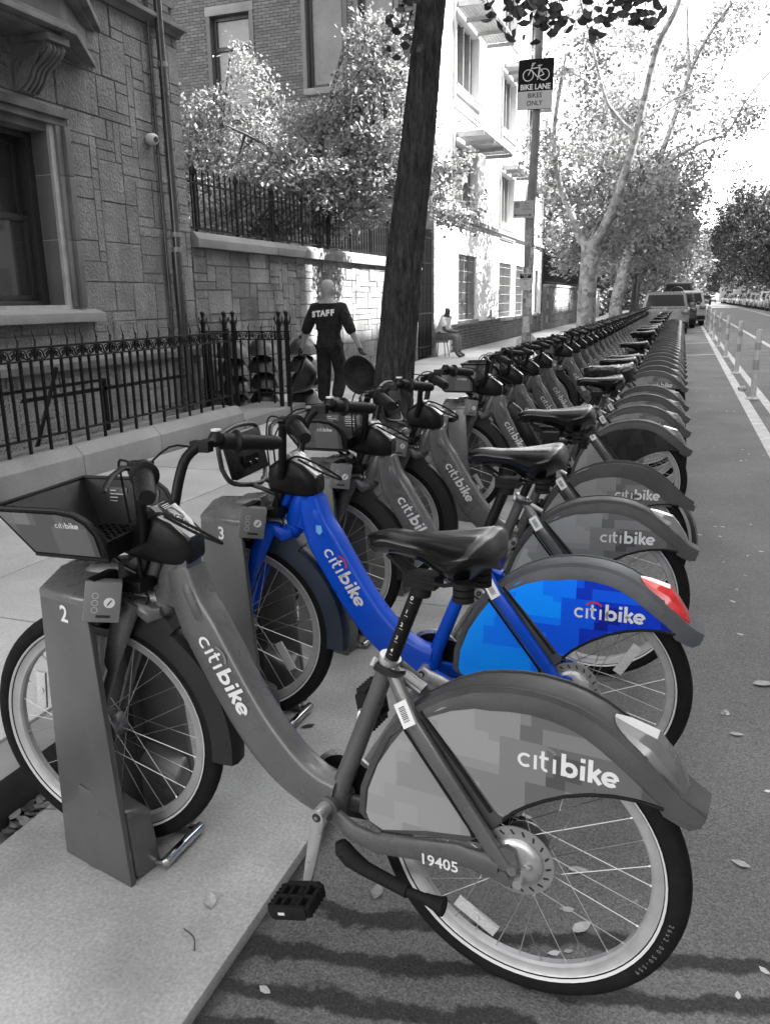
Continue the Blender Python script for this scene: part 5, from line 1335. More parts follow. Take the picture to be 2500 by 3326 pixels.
def finial_post(h, nm='finial_post'):
    mb = MB().box(-.02, .02, -.02, .02, 0, h)
    mb.lathe([(.022, h), (.014, h + .02), (.022, h + .06), (.030, h + .085), (.018, h + .10), (.001, h + .105)], 10)
    for s in (-1, 1):
        mb.tube([(0, s * .02, h - .06), (0, s * .045, h - .02), (0, s * .055, h + .02), (0, s * .048, h + .035)], [.006, .008, .008, .004], 6)
    return mb.mesh(nm, M['iron'])
rf = thing('return_railing', 'short black railing section at right angles before the stacked shades', 'railing', (-4.28, 8.66, 0), R(90))
rail_fence(rf, 1.15, .42, 1.13, spears=True)
fpm2 = finial_post(1.16)
for x in (0.02, 0.12, .72, .84, 1.13): link('finial_post', fpm2, rf, (0, x, .10))
# expanded metal guard in the areaway
gd = thing('mesh_guard', 'low black framed wire mesh guard behind the railing', 'wire guard', (-4.80, 0, 0))
link('guard_frame', MB().box(-.02, .02, 2.9, 6.0, .80, .825).box(-.02, .02, 2.9, 6.0, .14, .165).box(-.02, .02, 3.95, 3.99, .165, .80).box(-.02, .02, 2.9, 2.94, .165, .80).box(-.02, .02, 5.96, 6.0, .165, .80).box(-.02, .02, 5.0, 7.3, .72, .75).mesh('guard_frame', M['iron'], False), gd)
mb = MB(); wz0, wz1 = .16, .80
for i in range(-16, 88):
    y0 = 2.94 + i * .040
    for s in (1, -1):
        ya, yb = (y0, y0 + .64 * .9) if s == 1 else (y0 + .64 * .9, y0)
        za, zb_ = wz0, wz1
        # clip to frame
        def clip(y_a, z_a, y_b, z_b):
            t0, t1 = 0.0, 1.0; d = y_b - y_a
            for lim, sg in ((2.94, 1), (5.96, -1)):
                if abs(d) < 1e-9: continue
                t = (lim - y_a) / d
                if sg * d > 0: t0 = max(t0, t)
                else: t1 = min(t1, t)
            if t1 - t0 < .02: return None
            return (y_a + d * t0, z_a + (z_b - z_a) * t0, y_a + d * t1, z_a + (z_b - z_a) * t1)
        c = clip(ya, za, yb, zb_)
        if c: mb.tube([(0.004 * s, c[0], c[1]), (0.004 * s, c[2], c[3])], .0022, 4, False)
tag(link('mesh', mb.mesh('mesh', M['steel'], False), gd), kind='stuff')

# ---- garden side brick wall and white building
wb = thing('white_building', 'sunlit white building with metal window hoods and grey brick side', 'building', (0, 0, 0))
BY = 19.0; WX = -5.48
wins = [(-11.10, -10.05, 5.9, 8.08), (-8.60, -7.68, 6.28, 9.2), (-7.30, -6.45, 6.28, 9.2), (-11.1, -10.05, 9.6, 12.0), (-14.2, -13.2, 5.9, 8.08)]
# backing walls with openings
def wall_with_holes(axis, u0, u1, z0, z1, holes, back, front):
    """boxes around rectangular holes; axis 'x': wall spans x (faces y), 'y': spans y (faces x)"""
    mb = MB(); us = sorted({u0, u1, *[h for H in holes for h in H[:2] if u0 < h < u1]})
    for a, b in zip(us[:-1], us[1:]):
        hs_ = sorted([(H[2], H[3]) for H in holes if H[0] <= a + 1e-6 and H[1] >= b - 1e-6]); z = z0
        for c, d in hs_ + [(z1, z1)]:
            if c > z + 1e-6:
                if axis == 'x': mb.box(a, b, min(back, front), max(back, front), z, c)
                else: mb.box(min(back, front), max(back, front), a, b, z, c)
            z = max(z, d)
    return mb
link('side_wall', wall_with_holes('x', -22, WX - .32, 0, 16, wins, BY + .35, BY + .012).mesh('side_wall', M['brickm']), wb)
q = random.Random(2); cnt = 0; rest = MB(); bh, bw = .0685, .205
cand = []
for j in range(int((10.2 - 2.0) / bh)):
    z = 2.0 + j * bh
    for i in range(int(17 / bw)):
        x = -22.0 + i * bw + (bw / 2 if j % 2 else 0); x1 = min(x + bw - .010, WX - .33)
        if x1 - x < .03: continue
        for H in wins:
            if H[2] - .03 < z + bh / 2 < H[3] + .03:
                if x < H[0] < x1: x1 = H[0] - .12 if x < H[0] - .12 else x
                elif H[0] <= x < H[1] < x1: x = H[1] + .12
                elif H[0] <= x and x1 <= H[1]: x1 = x
        if x1 - x < .03: continue
        cand.append((x, x1, z))
vis = [c for c in cand if -12 < c[0] < -8.6 and c[2] > 6.6]
vset = set(random.Random(1).sample(vis, min(300, len(vis))))
for c in cand:
    x, x1, z = c; pr_ = q.uniform(0, .006)
    if c in vset:
        o = link('brick', bu, wb, (x, BY - pr_ * 1, z)); o.scale = (x1 - x, .03, bh - .010)
    else: rest.box(x, x1, BY - pr_, BY + .03, z, z + bh - .010, tone=q.random())
tag(link('bricks', rest.mesh('bricks', M['brick'], False), wb), kind='stuff')
for (a, b, c, d) in wins:
    wo = link('window', MB().box(a, a + .09, BY + .14, BY + .24, c, d).box(b - .09, b, BY + .14, BY + .24, c, d).box(a + .09, b - .09, BY + .14, BY + .24, d - .09, d).box(a + .09, b - .09, BY + .14, BY + .24, c, c + .10).box(a + .09, b - .09, BY + .13, BY + .23, c + (d - c) * .66, c + (d - c) * .66 + .09).mesh('window', M['frame_dark'], bevel=.004), wb)
    link('pane', MB().box(a + .08, b - .08, BY + .19, BY + .20, c + .08, d - .08).mesh('pane', M['blind']), wo)
    link('sill', MB().box(a - .08, b + .08, BY - .06, BY + .14, c - .14, c - .002).mesh('sill', M['trimlight'], bevel=.004), wo)
    link('lintel', MB().box(a - .12, b + .12, BY - .02, BY + .10, d + .002, d + .20).mesh('lintel', M['trimlight'], bevel=.004), wo)
    for xx in (a - .11, b + .005): link('reveal', MB().box(xx, xx + .105, BY - .015, BY + .13, c, d, tone=.5).mesh('reveal', M['brick']), wo)
# street facade
cols = [(20.5, 23.1), (26.0, 28.3), (30.4, 32.2)]; flr = [(3.72, 5.25), (6.40, 8.05), (9.1, 10.8), (11.8, 13.4)]
gf = [(21.04, 23.03, .92, 2.60), (26.10, 28.08, .88, 2.58), (28.85, 30.41, .88, 2.58), (32.84, 33.55, .9, 2.52)]
holes = [(a, b, c, d) for a, b in cols for c, d in flr] + gf
link('street_wall', wall_with_holes('y', 18.98, 34.8, .0, 17, holes, WX - .32, WX).mesh('street_wall', M['render']), wb)
link('end_wall', MB().box(-18, WX, 34.5, 34.8 + .01, 0, 17).mesh('end_wall', M['render']), wb)
for a, b, c, d in holes:
    g_ = d < 3
    mbw = MB().box(WX - .30, WX - .22, a, a + .06, c, d).box(WX - .30, WX - .22, b - .06, b, c, d).box(WX - .30, WX - .22, a + .06, b - .06, d - .06, d).box(WX - .30, WX - .22, a + .06, b - .06, c, c + .06)
    wo = link('window', mbw.mesh('window', M['frame_dark'], False), wb)
    nmu = 4 if not g_ else 2
    for i in range(1, nmu):
        yy = a + (b - a) * i / nmu; link('mullion', MB().box(WX - .30, WX - .10, yy - .03, yy + .03, c + .06, d - .06).mesh('mullion', M['steel'], False), wo)
    link('pane', MB().box(WX - .275, WX - .265, a + .05, b - .05, c + .05, d - .05).mesh('pane', M['blind'] if not g_ else M['pane']), wo)
    link('sill', MB().box(WX - .10, WX + .08, a - .06, b + .06, c - .12, c - .002).mesh('sill', M['render'] if not g_ else M['trimlight'], bevel=.004), wo)
    if g_:
        mb = MB()
        for i in range(int((b - a) / .13)): mb.box(WX - .06, WX - .04, a + .08 + i * .13, a + .10 + i * .13, c + .01, d - .01)
        for i in range(6): mb.box(WX - .064, WX - .036, a + .02, b - .02, c + .15 + i * (d - c - .3) / 5, c + .17 + i * (d - c - .3) / 5)
        link('window_bars', mb.mesh('window_bars', M['steel'], False), wo)
def hood(a, b, z, out=.75, par=wb):
    mb = MB(); n = int((b - a) / .06)
    for i in range(n): mb.box(WX, WX + out, a + i * .06, a + i * .06 + .014, z, z + .02)
    for i in range(9): mb.box(WX, WX + out, a, b, z, z + .02) if False else mb.box(WX + i * out / 9, WX + i * out / 9 + .014, a, b, z + .001, z + .019)
    for yy in (a, a + (b - a) / 3, a + 2 * (b - a) / 3, b - .05): mb.box(WX, WX + out, yy, yy + .05, z - .10, z - .002)
    return tag(link('window_hood', mb.mesh('window_hood', M['steel'], False), par), None)
for (a, b) in cols:
    for (c, d) in flr[:3]:
        hood(a, b + (.9 if a < 21 else .3), d + .10, .75 if a < 21 else .5)
        for yy in (a - .05,): link('pilaster_strip', MB().box(WX + .002, WX + .07, yy - .06, yy + .03, c - .3, d + .1).mesh('strip', M['steel'], False), wb)
        link('planter_rail', MB().box(WX + .06, WX + .09, a, b, c - .42, c - .38).box(WX + .06, WX + .09, a, b, c + .02, c + .06).mesh('planter_rail', M['steel'], False), wb)
link('string_course', MB().box(WX + .002, WX + .12, 18.98, 34.85, 3.40, 3.50).mesh('string_course', M['trimlight'], bevel=.006), wb)
link('string_course', MB().box(WX + .002, WX + .10, 18.98, 34.85, 14.2, 14.3).mesh('string_course', M['render'], bevel=.006), wb)
# dark brick base with joints, and standpipe
rest = MB(); q = random.Random(6)
for j in range(9):
    z = .15 + j * .078
    for i in range(56):
        y = 20.3 + i * .262 + (.13 if j % 2 else 0)
        if y + .25 > 34.8: continue
        rest.box(WX + .002, WX + .03 + q.uniform(0, .006), y, y + .253, z, z + .070, tone=q.random())
tag(link('base_bricks', rest.mesh('base_bricks', M['basebrick'], False), wb), kind='stuff')
link('base_backing', MB().box(WX + .001, WX + .024, 20.28, 34.82, .14, .86).mesh('base_backing', M['mortar']), wb)
sp = thing('standpipe', 'small twin headed fire standpipe low on the white wall', 'standpipe', (WX + .02, 24.6, .95))
link('pipe', MB().tube([(0, 0, 0), (.06, 0, 0), (.08, 0, -.04)], .04, 12).tube([(.07, 0, .20), (.07, 0, -.05)], .035, 12).mesh('pipe', M['steel']), sp)
for s in (-1, 1): link('outlet', MB().tube([(.07, 0, -.02), (.13, s * .10, -.05), (.15, s * .13, -.09)], [.035, .04, .045], 12).mesh('outlet', M['steel']), sp)
# gate and pier between garden wall and white building
pr1 = thing('brick_pier', 'dark block pier beside the iron gate', 'pier', (0, 0, 0))
for j in range(16):
    z = .15 + j * .205; link('block', MB().box(WX - .35, WX + .03, 18.72, 18.98, z, z + .198).mesh('block', M['stone'], bevel=.004), pr1)
gt2 = thing('tall_gate', 'tall iron bar gate between garden wall and white building', 'gate', (FX, 17.66, .15))
bm_ = MB().box(-.011, .011, -.011, .011, .05, 2.85).mesh('bar', M['iron'], False)
for i in range(10): link('bar', bm_, gt2, (0, .05 + i * .105, 0))
for z in (.25, 1.0, 2.1, 2.65): link('rail', MB().box(-.014, .014, 0, 1.05, z, z + .03).mesh('rail', M['iron'], False), gt2)

# wall and fence beyond the white building
fw = thing('far_stone_wall', 'far stone wall with fence beyond the white building', 'wall', (0, 0, 0))
link('wall', MB().box(-6.0, -5.45, 36.0, 60, 0, 1.95).mesh('wall', M['mortar']), fw)
q = random.Random(8)
for j in range(6):
    for i in range(20):
        y = 36.0 + i * .9 + (.45 if j % 2 else 0); o = link('stone', us2, fw, (-5.47, y, .15 + j * .30)); o.scale = (.05, .88, .288)
link('end_face', MB().box(-9.5, -5.47, 35.9, 36.0, 0, 1.95).mesh('end_face', M['stone2']), fw)
link('coping', MB().box(-6.05, -5.38, 35.95, 60, 1.952, 2.05).mesh('coping', M['trimlight']), fw)
ff_ = thing('far_iron_fence', 'dark iron fence on the far stone wall', 'fence', (-5.7, 36.1, 2.05))
for i in range(110): link('picket', pk, ff_, (0, i * .15, 0)).scale = (1.3, 1.3, 1.9)
for z in (.1, 1.0): link('rail', MB().box(-.015, .015, 0, 16.5, z, z + .03).mesh('rail', M['iron'], False), ff_)

# ================================================================== trees
M['bark'] = mat('dark_furrowed_bark', 0.038, 0.92, var=0.55, vs=26, fine=0.35, fs=90, bump=1.0, bs=38, bd=0.03, zs=0.22, spec=0.15)
M['planebark'] = mat('mottled_plane_bark', 0.19, 0.8, var=0.18, vs=3, vor=0.5, vors=9, bump=0.3, bs=20, bd=0.01)
M['twigbark'] = mat('grey_twig_bark', 0.07, 0.85, var=0.2)
M['leaf_bright'] = mat('garden_leaf', 0.30, 0.5, attr='tone', attr_amt=0.5, trans=0.35, spec=0.6)
M['leaf_mid'] = mat('plane_leaf', 0.24, 0.55, attr='tone', attr_amt=0.55, trans=0.3)
M['leaf_dark'] = mat('dense_dark_leaf', 0.11, 0.6, attr='tone', attr_amt=0.6, trans=0.25)
M['ginkgo'] = mat('ginkgo_leaf', 0.040, 0.5, objrand=0.4, trans=0.2)

def leaf_cloud(clusters, per, sig, size, seed):
    g = np.random.default_rng(seed)
    C = np.array([c[:3] for c in clusters]); Sg = np.array([c[3] if len(c) > 3 else sig for c in clusters])
    n = len(C) * per
    idx = np.repeat(np.arange(len(C)), per)
    p = C[idx] + g.normal(size=(n, 3)) * Sg[idx][:, None] * np.array([1, 1, .75])
    nrm = g.normal(size=(n, 3)) + np.array([0.1, -0.1, 0.9]); nrm /= np.linalg.norm(nrm, axis=1)[:, None]
    a = np.cross(nrm, g.normal(size=(n, 3))); a /= np.linalg.norm(a, axis=1)[:, None]; b = np.cross(nrm, a)
    s = size * g.uniform(.55, 1.3, n)[:, None]
    v0 = p - a * s; v1 = p + b * s * .55 - nrm * s * .15 - a * s * .1; v2 = p + a * s * 1.05 - nrm * s * .3; v3 = p - b * s * .55 - nrm * s * .15 - a * s * .1
    V = np.stack([v0, v1, v2, v3], 1).reshape(-1, 3)
    me = bpy.data.meshes.new('crown'); me.vertices.add(4 * n); me.vertices.foreach_set('co', V.astype(np.float32).ravel())
    me.loops.add(6 * n); li = (np.arange(n)[:, None] * 4 + np.array([0, 1, 2, 0, 2, 3])).ravel()
    me.loops.foreach_set('vertex_index', li.astype(np.int32)); me.polygons.add(2 * n)
    me.polygons.foreach_set('loop_start', (np.arange(2 * n) * 3).astype(np.int32)); me.update(calc_edges=True)
    at = me.attributes.new('tone', 'FLOAT', 'FACE'); at.data.foreach_set('value', np.repeat(g.random(n), 2).astype(np.float32))
    return me
def blob_clusters(blobs, n, seed, hollow=0.45):
    q = random.Random(seed); out = []; ws = [b[3] * b[4] * b[5] for b in blobs]
    for _ in range(n):
        x, y, z, a, b, c = q.choices(blobs, ws)[0][:6]
        while True:
            u = Vector((q.uniform(-1, 1), q.uniform(-1, 1), q.uniform(-1, 1)))
            if hollow < u.length < 1: break
        out.append((x + u.x * a, y + u.y * b, z + u.z * c))
    return out
def make_tree(name, label, limbs, blobs, ncl, per, sig, size, lm, bm_, seed, group=None, loc=(0, 0, 0), twigs=40, hollow=0.45, extra=()):
    t = thing(name, label, 'tree', loc, 0, group); L0 = Vector(loc)
    first = True; ends = []
    mbT = MB(); mbL = MB()
    for i, (pts, r0, r1) in enumerate(limbs):
        P = smooth_path([tuple(Vector(p) - L0) for p in pts], 4); n = len(P)
        rr_ = [r0 + (r1 - r0) * (k / (n - 1)) ** .8 for k in range(n)]
        if i == 0: rr_[0] *= 1.35; rr_[1] *= 1.15
        (mbT if i == 0 else mbL).tube(P, rr_, 12 if r0 > .05 else 7)
        ends += [p for p in P[n // 2:]]
    q = random.Random(seed)
    cl = blob_clusters(blobs, ncl, seed, hollow) + list(extra)
    for c in q.sample(cl, min(twigs, len(cl))):
        c0 = Vector(c[:3]) - L0; e = min(ends, key=lambda p: (p - c0).length)
        if (c0 - e).length > 4.5: continue
        mid = e.lerp(c0, .5) + Vector((q.uniform(-.1, .1), q.uniform(-.1, .1), q.uniform(0, .2)))
        mbL.tube([e, mid, c0], [.028, .016, .006], 5, False)
    link('trunk', mbT.mesh('trunk', bm_, ang=60), t)
    if mbL.v: link('limbs', mbL.mesh('limbs', bm_, ang=60), t)
    me = leaf_cloud([(c[0] - L0.x, c[1] - L0.y, c[2] - L0.z, *(c[3:4])) for c in cl], per, sig, size, seed); me.materials.append(lm)
    link('crown', me, t)
    return t
# --- street tree with furrowed bark close to the kerb
st = thing('street_tree', 'dark leaning street tree with furrowed bark behind the bicycles', 'tree', (-2.46, 7.1, 0.13))
from mathutils import noise as NZ
cl_ = [(-0.02, 0), (0.0, .3), (.005, .57), (.06, 1.1), (.12, 1.67), (.25, 2.65), (.37, 3.67), (.50, 4.6), (.62, 5.6)]; rd_ = [.25, .195, .185, .172, .164, .143, .118, .105, .095]
P = smooth_path([(a, 0, b) for a, b in cl_], 24); n = len(P); K = 72; vs = []
for i, p in enumerate(P):
    t = i / (n - 1) * (len(rd_) - 1); j = min(int(t), len(rd_) - 2); r = rd_[j] + (rd_[j + 1] - rd_[j]) * (t - j)
    for k in range(K):
        a = 2 * math.pi * k / K; 
        f = abs(NZ.noise(Vector((math.cos(a) * 3.4, math.sin(a) * 3.4, p.z * 1.7)))) + .5 * abs(NZ.noise(Vector((math.cos(a) * 8, math.sin(a) * 8, p.z * 4.5))))
        rr_ = r * (1 - .10 * max(0, .30 - f) / .3) + .006 * NZ.noise(Vector((math.cos(a) * 20, math.sin(a) * 20, p.z * 22)))
        vs.append((p.x + rr_ * math.cos(a), rr_ * math.sin(a), p.z))
fs = [(i * K + k, i * K + (k + 1) % K, (i + 1) * K + (k + 1) % K, (i + 1) * K + k) for i in range(n - 1) for k in range(K)]
link('trunk', MB().add(vs, fs).mesh('trunk', M['bark'], ang=70), st)
S0 = Vector((-2.46, 7.1, 0.13))
mb = MB()
bough = smooth_path([tuple(Vector(p) - S0) for p in [(-2.02, 7.1, 4.2), (-1.7, 6.8, 4.35), (-1.2, 6.4, 4.1), (-.7, 6.1, 3.85), (-.2, 5.9, 3.7), (.2, 5.7, 3.6)]], 5)
mb.tube(bough, [.05 - .0017 * i for i in range(len(bough))], 8)
mb.tube(smooth_path([tuple(Vector(p) - S0) for p in [(-2.1, 7.0, 4.6), (-2.6, 6.6, 5.2), (-2.9, 6.2, 5.6), (-3.2, 5.8, 5.9)]], 4), .035, 7)
mb.tube(smooth_path([tuple(Vector(p) - S0) for p in [(-1.9, 7.1, 5.2), (-1.5, 7.6, 5.9), (-1.0, 8.2, 6.6), (-.4, 8.7, 7.2)]], 4), .05, 7)
link('limbs', mb.mesh('limbs', M['bark']), st)
me = MB(); fan = [(0, 0, 0)] + [(.056 * math.sin(a) * (1 - .07 * (abs(a) < .12)), 0.006 * math.cos(3 * a), -.056 * math.cos(a) * (.93 if abs(a) < .1 else 1) - .004) for a in [-1.15, -.9, -.6, -.3, -.08, .08, .3, .6, .9, 1.15]]
me.add(fan, [(0, i, i + 1) for i in range(1, 10)]); me.tube([(0, 0, 0), (0, .004, .035)], .0012, 3, False)
gl = me.mesh('leaf', M['ginkgo'], False, fixn=False)
q = random.Random(33)
tw = MB()
def shoot(a, b, nleaf, spread=.05):
    A, B = Vector(a) - S0, Vector(b) - S0
    tw.tube([A, A.lerp(B, .5) + Vector((0, 0, .03)), B], [.007, .005, .002], 5, False)
    for i in range(nleaf):
        t = q.random() ** .8; p = A.lerp(B, t) + Vector((q.gauss(0, spread), q.gauss(0, spread), q.gauss(-.02, spread)))
        o = link('leaf', gl, st, p, (q.gauss(0, .5), q.gauss(0, .45), q.uniform(-1.3, 1.3))); s = q.uniform(.65, 1.15); o.scale = (s, s, s)
for a, b, nl in [((-1.45, 6.3, 3.75), (-1.34, 6.0, 3.33), 20), ((-1.25, 6.25, 3.75), (-1.20, 6.0, 3.24), 26), ((-1.15, 6.2, 3.7), (-1.08, 6.0, 3.30), 26), ((-1.0, 6.15, 3.7), (-.98, 6.0, 3.22), 28), ((-.95, 6.15, 3.6), (-.88, 6.0, 3.19), 24),
                  ((-.72, 6.05, 3.62), (-.70, 6.0, 3.26), 14), ((-.55, 6.0, 3.55), (-.64, 5.98, 3.13), 24), ((-.58, 6.0, 3.5), (-.44, 5.98, 3.28), 18), ((-.42, 5.95, 3.55), (-.33, 5.95, 3.12), 26), ((-.5, 6.0, 3.6), (-.40, 5.95, 3.18), 14)]:
    shoot(a, b, nl, .045)
for a, b, nl in [((-2.16, 6.93, 3.98), (-2.26, 6.75, 3.62), 16), ((-2.20, 6.93, 3.70), (-2.24, 6.78, 3.36), 12), ((-2.14, 6.95, 3.95), (-2.10, 6.8, 3.70), 8)]: shoot(a, b, nl, .045)
link('twigs', tw.mesh('twigs', M['bark'], False), st)
cl = blob_clusters([(-1.6, 6.6, 5.9, 2.4, 2.2, 1.1), (-3.0, 6.0, 6.3, 1.6, 1.6, .9), (.3, 6.2, 5.6, 1.5, 1.7, .9)], 170, 5)  # upper crown out of view, added to cast shade and dapples
me = leaf_cloud([(c[0] - S0.x, c[1] - S0.y, c[2] - S0.z) for c in cl], 26, .22, .045, 6); me.materials.append(M['leaf_dark'])
tag(link('crown', me, st), kind='stuff')
# --- garden trees behind the fence
make_tree('garden_tree', 'pale bushy small tree filling the garden corner beside the drainpipe', [([(-8.2, 13.6, 2.0), (-8.2, 13.6, 3.2), (-7.9, 13.7, 4.4), (-7.7, 13.8, 5.6)], .07, .02), ([(-8.2, 13.6, 3.0), (-8.7, 13.5, 4.0), (-8.9, 13.5, 4.8)], .04, .015), ([(-8.1, 13.6, 3.3), (-7.4, 13.7, 4.1), (-7.1, 13.7, 4.6)], .04, .015)],
          [(-7.95, 13.6, 3.3, 1.0, .7, 1.15), (-7.35, 13.6, 5.2, .26, .3, .80), (-7.9, 13.6, 4.6, .42, .4, .55), (-8.35, 13.5, 4.4, .36, .4, .62), (-7.0, 13.6, 4.7, .22, .3, .75), (-7.2, 13.6, 3.9, .45, .5, .7)], 330, 54, .13, .038, M['leaf_bright'], M['twigbark'], 3, 'garden trees behind the fence', (-8.2, 13.6, 2.0), hollow=.2)
make_tree('garden_tree', 'large spreading pale leaved tree left of the dark trunk', [([(-5.9, 13.2, 2.0), (-5.9, 13.2, 3.3), (-5.7, 13.3, 4.4), (-5.4, 13.4, 5.4)], .09, .03), ([(-5.9, 13.2, 3.0), (-6.6, 13.0, 3.9), (-7.3, 12.8, 4.3)], .05, .015), ([(-5.8, 13.2, 3.4), (-5.0, 13.1, 4.0), (-4.4, 13.2, 4.0)], .05, .015), ([(-5.8, 13.2, 3.4), (-5.2, 13.2, 3.5), (-3.9, 13.3, 3.4)], .05, .015)],
          [(-5.9, 13.0, 3.25, 1.5, .8, .75), (-6.15, 13.0, 4.30, .42, .4, .26), (-5.55, 13.1, 4.30, .5, .4, .30), (-5.1, 13.1, 4.55, .38, .4, .45), (-4.75, 13.2, 5.15, .42, .5, .62), (-4.6, 13.2, 4.1, .8, .6, .75), (-3.9, 13.3, 3.3, .65, .5, .5), (-7.1, 12.9, 2.9, .8, .6, .6), (-3.5, 13.3, 2.9, .35, .35, .3)], 520, 60, .13, .043, M['leaf_bright'], M['twigbark'], 8, 'garden trees behind the fence', (-5.9, 13.2, 2.0), hollow=.15)
# --- plane trees along the kerb
G = 'plane trees along the sidewalk'
make_tree('plane_tree', 'nearer mottled plane tree with forked pale trunk at the kerb', [([(-2.42, 23, .1), (-2.42, 23, 1.5), (-2.40, 23, 2.5), (-2.42, 23, 2.9)], .265, .21),
          ([(-2.45, 23, 2.7), (-2.72, 23, 3.1), (-2.906, 23, 3.55), (-3.2, 23, 4.2), (-3.38, 23, 4.9), (-3.45, 23, 5.8), (-3.3, 23.2, 7.2)], .125, .045),
          ([(-2.38, 23, 2.7), (-2.1, 23, 3.15), (-1.90, 23, 3.6), (-1.68, 23, 4.3), (-1.42, 23, 5.3), (-1.25, 23, 6.2), (-1.01, 23, 7.4), (-.62, 23, 8.2), (-.3, 23, 9.4)], .155, .055),
          ([(-1.42, 23, 5.3), (-1.65, 23, 5.62), (-2.1, 23, 6.15), (-2.35, 23, 6.8), (-2.62, 23, 7.7), (-2.95, 23, 8.7)], .065, .025),
          ([(-1.15, 23, 5.8), (-.6, 23.3, 6.2), (.0, 23.6, 6.5)], .04, .015)],
          [(-3.3, 24.5, 5.0, 1.2, 1.6, 1.3), (-2.2, 25.5, 3.6, 1.6, 2.0, 1.2), (-1.2, 25.0, 4.4, 1.0, 1.6, 1.0), (-3.2, 24, 7.6, .9, 1.0, 1.1), (-2.5, 24, 6.6, .9, 1, .7), (-2.8, 26, 2.9, 1.2, 2, .8), (-1.9, 24.5, 5.6, .9, 1.2, 1.0), (-1.9, 24, 8.0, .9, .9, .7), (-.4, 24.2, 5.9, .5, .8, .5)], 260, 50, .24, .075, M['leaf_mid'], M['planebark'], 14, G, (-2.42, 23, .1), twigs=30)
make_tree('plane_tree', 'second plane tree with long pale limbs leaning over the road', [([(-2.6, 36, .1), (-2.58, 36, 1.2), (-2.45, 36, 2.0), (-2.2, 36, 3.2)], .30, .22),
          ([(-2.2, 36, 3.0), (-1.9, 36, 4.4), (-1.65, 36, 5.4), (-1.02, 36, 7.4), (-.6, 36, 8.8), (-.2, 36, 10.1), (.35, 36, 11.1), (.94, 36, 11.9)], .17, .045),
          ([(-1.4, 36, 6.2), (-.7, 36, 6.7), (.3, 36, 7.2), (1.15, 36, 7.5), (1.7, 36, 8.5), (2.3, 36, 9.3), (3.0, 36, 9.9)], .07, .02),
          ([(-.35, 36, 9.6), (-.5, 36, 10.8), (-.6, 36, 12.0)], .08, .03), ([(-2.2, 36, 3.1), (-2.9, 36, 4.6), (-3.4, 36, 6.5), (-3.5, 36, 9.0)], .14, .04)],
          [(-2.2, 37, 5.2, 2.0, 2.0, 2.0), (-.6, 37, 5.6, 1.3, 1.6, 1.5), (-3.4, 37, 7.6, 1.2, 1.5, 1.6), (.2, 37, 6.6, 1.0, 1.2, .7), (-.4, 37, 9.6, 1.1, 1.2, 1.3), (1.3, 36.5, 8.2, 1.2, 1, .9), (1.2, 36.5, 11.2, 1.2, 1, 1.0), (-2.6, 37, 9.2, 1.2, 1, 1.2), (-1.6, 38, 4.0, 2.2, 2, 1.3)], 400, 46, .28, .095, M['leaf_mid'], M['planebark'], 15, G, (-2.6, 36, .1), twigs=50)
# crowns of the further street trees, each its own tree
q = random.Random(40)
def street_tree(x, y, h, lab, lm, r=2.6, seed=1, nm='street_tree', grp='further trees along the left sidewalk', z0=2.4, ncl=150, per=30, sz=.16):
    k = seed * 7
    rr_ = random.Random(k); top = h
    bl = [(x + rr_.uniform(-.6, .6) * r * .4, y + rr_.uniform(-.5, .5) * r, z0 + (top - z0) * f, r * w, r * w * .9, (top - z0) * .22) for f, w in ((.2, .85), (.42, 1.0), (.66, .85), (.86, .5))]
    return make_tree(nm, lab, [([(x, y, .1), (x + .05, y, 1.5), (x + .1, y, z0 + 1), (x, y, top * .75)], .17 * h / 9, .05), ([(x, y, z0), (x + r * .5, y, z0 + 2.2)], .08, .03), ([(x, y, z0), (x - r * .5, y, z0 + 2.0)], .08, .03)],
                     bl, ncl, per, .30 * r / 2.4, sz, lm, M['twigbark'], k, grp, (x, y, .1), twigs=16, hollow=.35)
street_tree(-2.6, 48, 9.5, 'street tree third along the sidewalk with a low leafy crown', M['leaf_mid'], 3.0, 1)
street_tree(-3.0, 60, 11, 'taller street tree rising over the dark van roof', M['leaf_dark'], 3.4, 2)
street_tree(-2.8, 74, 12, 'dark crowned street tree further down the left sidewalk', M['leaf_dark'], 3.6, 3)
street_tree(-3.0, 92, 13, 'rounded street tree leaning over the parked cars far left', M['leaf_dark'], 4.0, 4)
street_tree(-3.4, 115, 14, 'far street tree before the gap of sky', M['leaf_dark'], 4.6, 5, sz=.25)
street_tree(-7.6, 40, 8.2, 'dark yard tree behind the far stone wall beside the white building', M['leaf_dark'], 2.4, 6, grp='yard trees behind the far wall', ncl=190)
street_tree(-8.5, 52, 9.5, 'second yard tree behind the far iron fence', M['leaf_dark'], 3.0, 7, grp='yard trees behind the far wall')
street_tree(-1.0, 170, 15, 'pale far tree on the left just before the sky gap', M['leaf_mid'], 6, 8, sz=.4, grp='distant trees closing the street')
M['leaf_deep'] = mat('very_dark_leaf', 0.030, 0.6, attr='tone', attr_amt=0.6, trans=0.2)
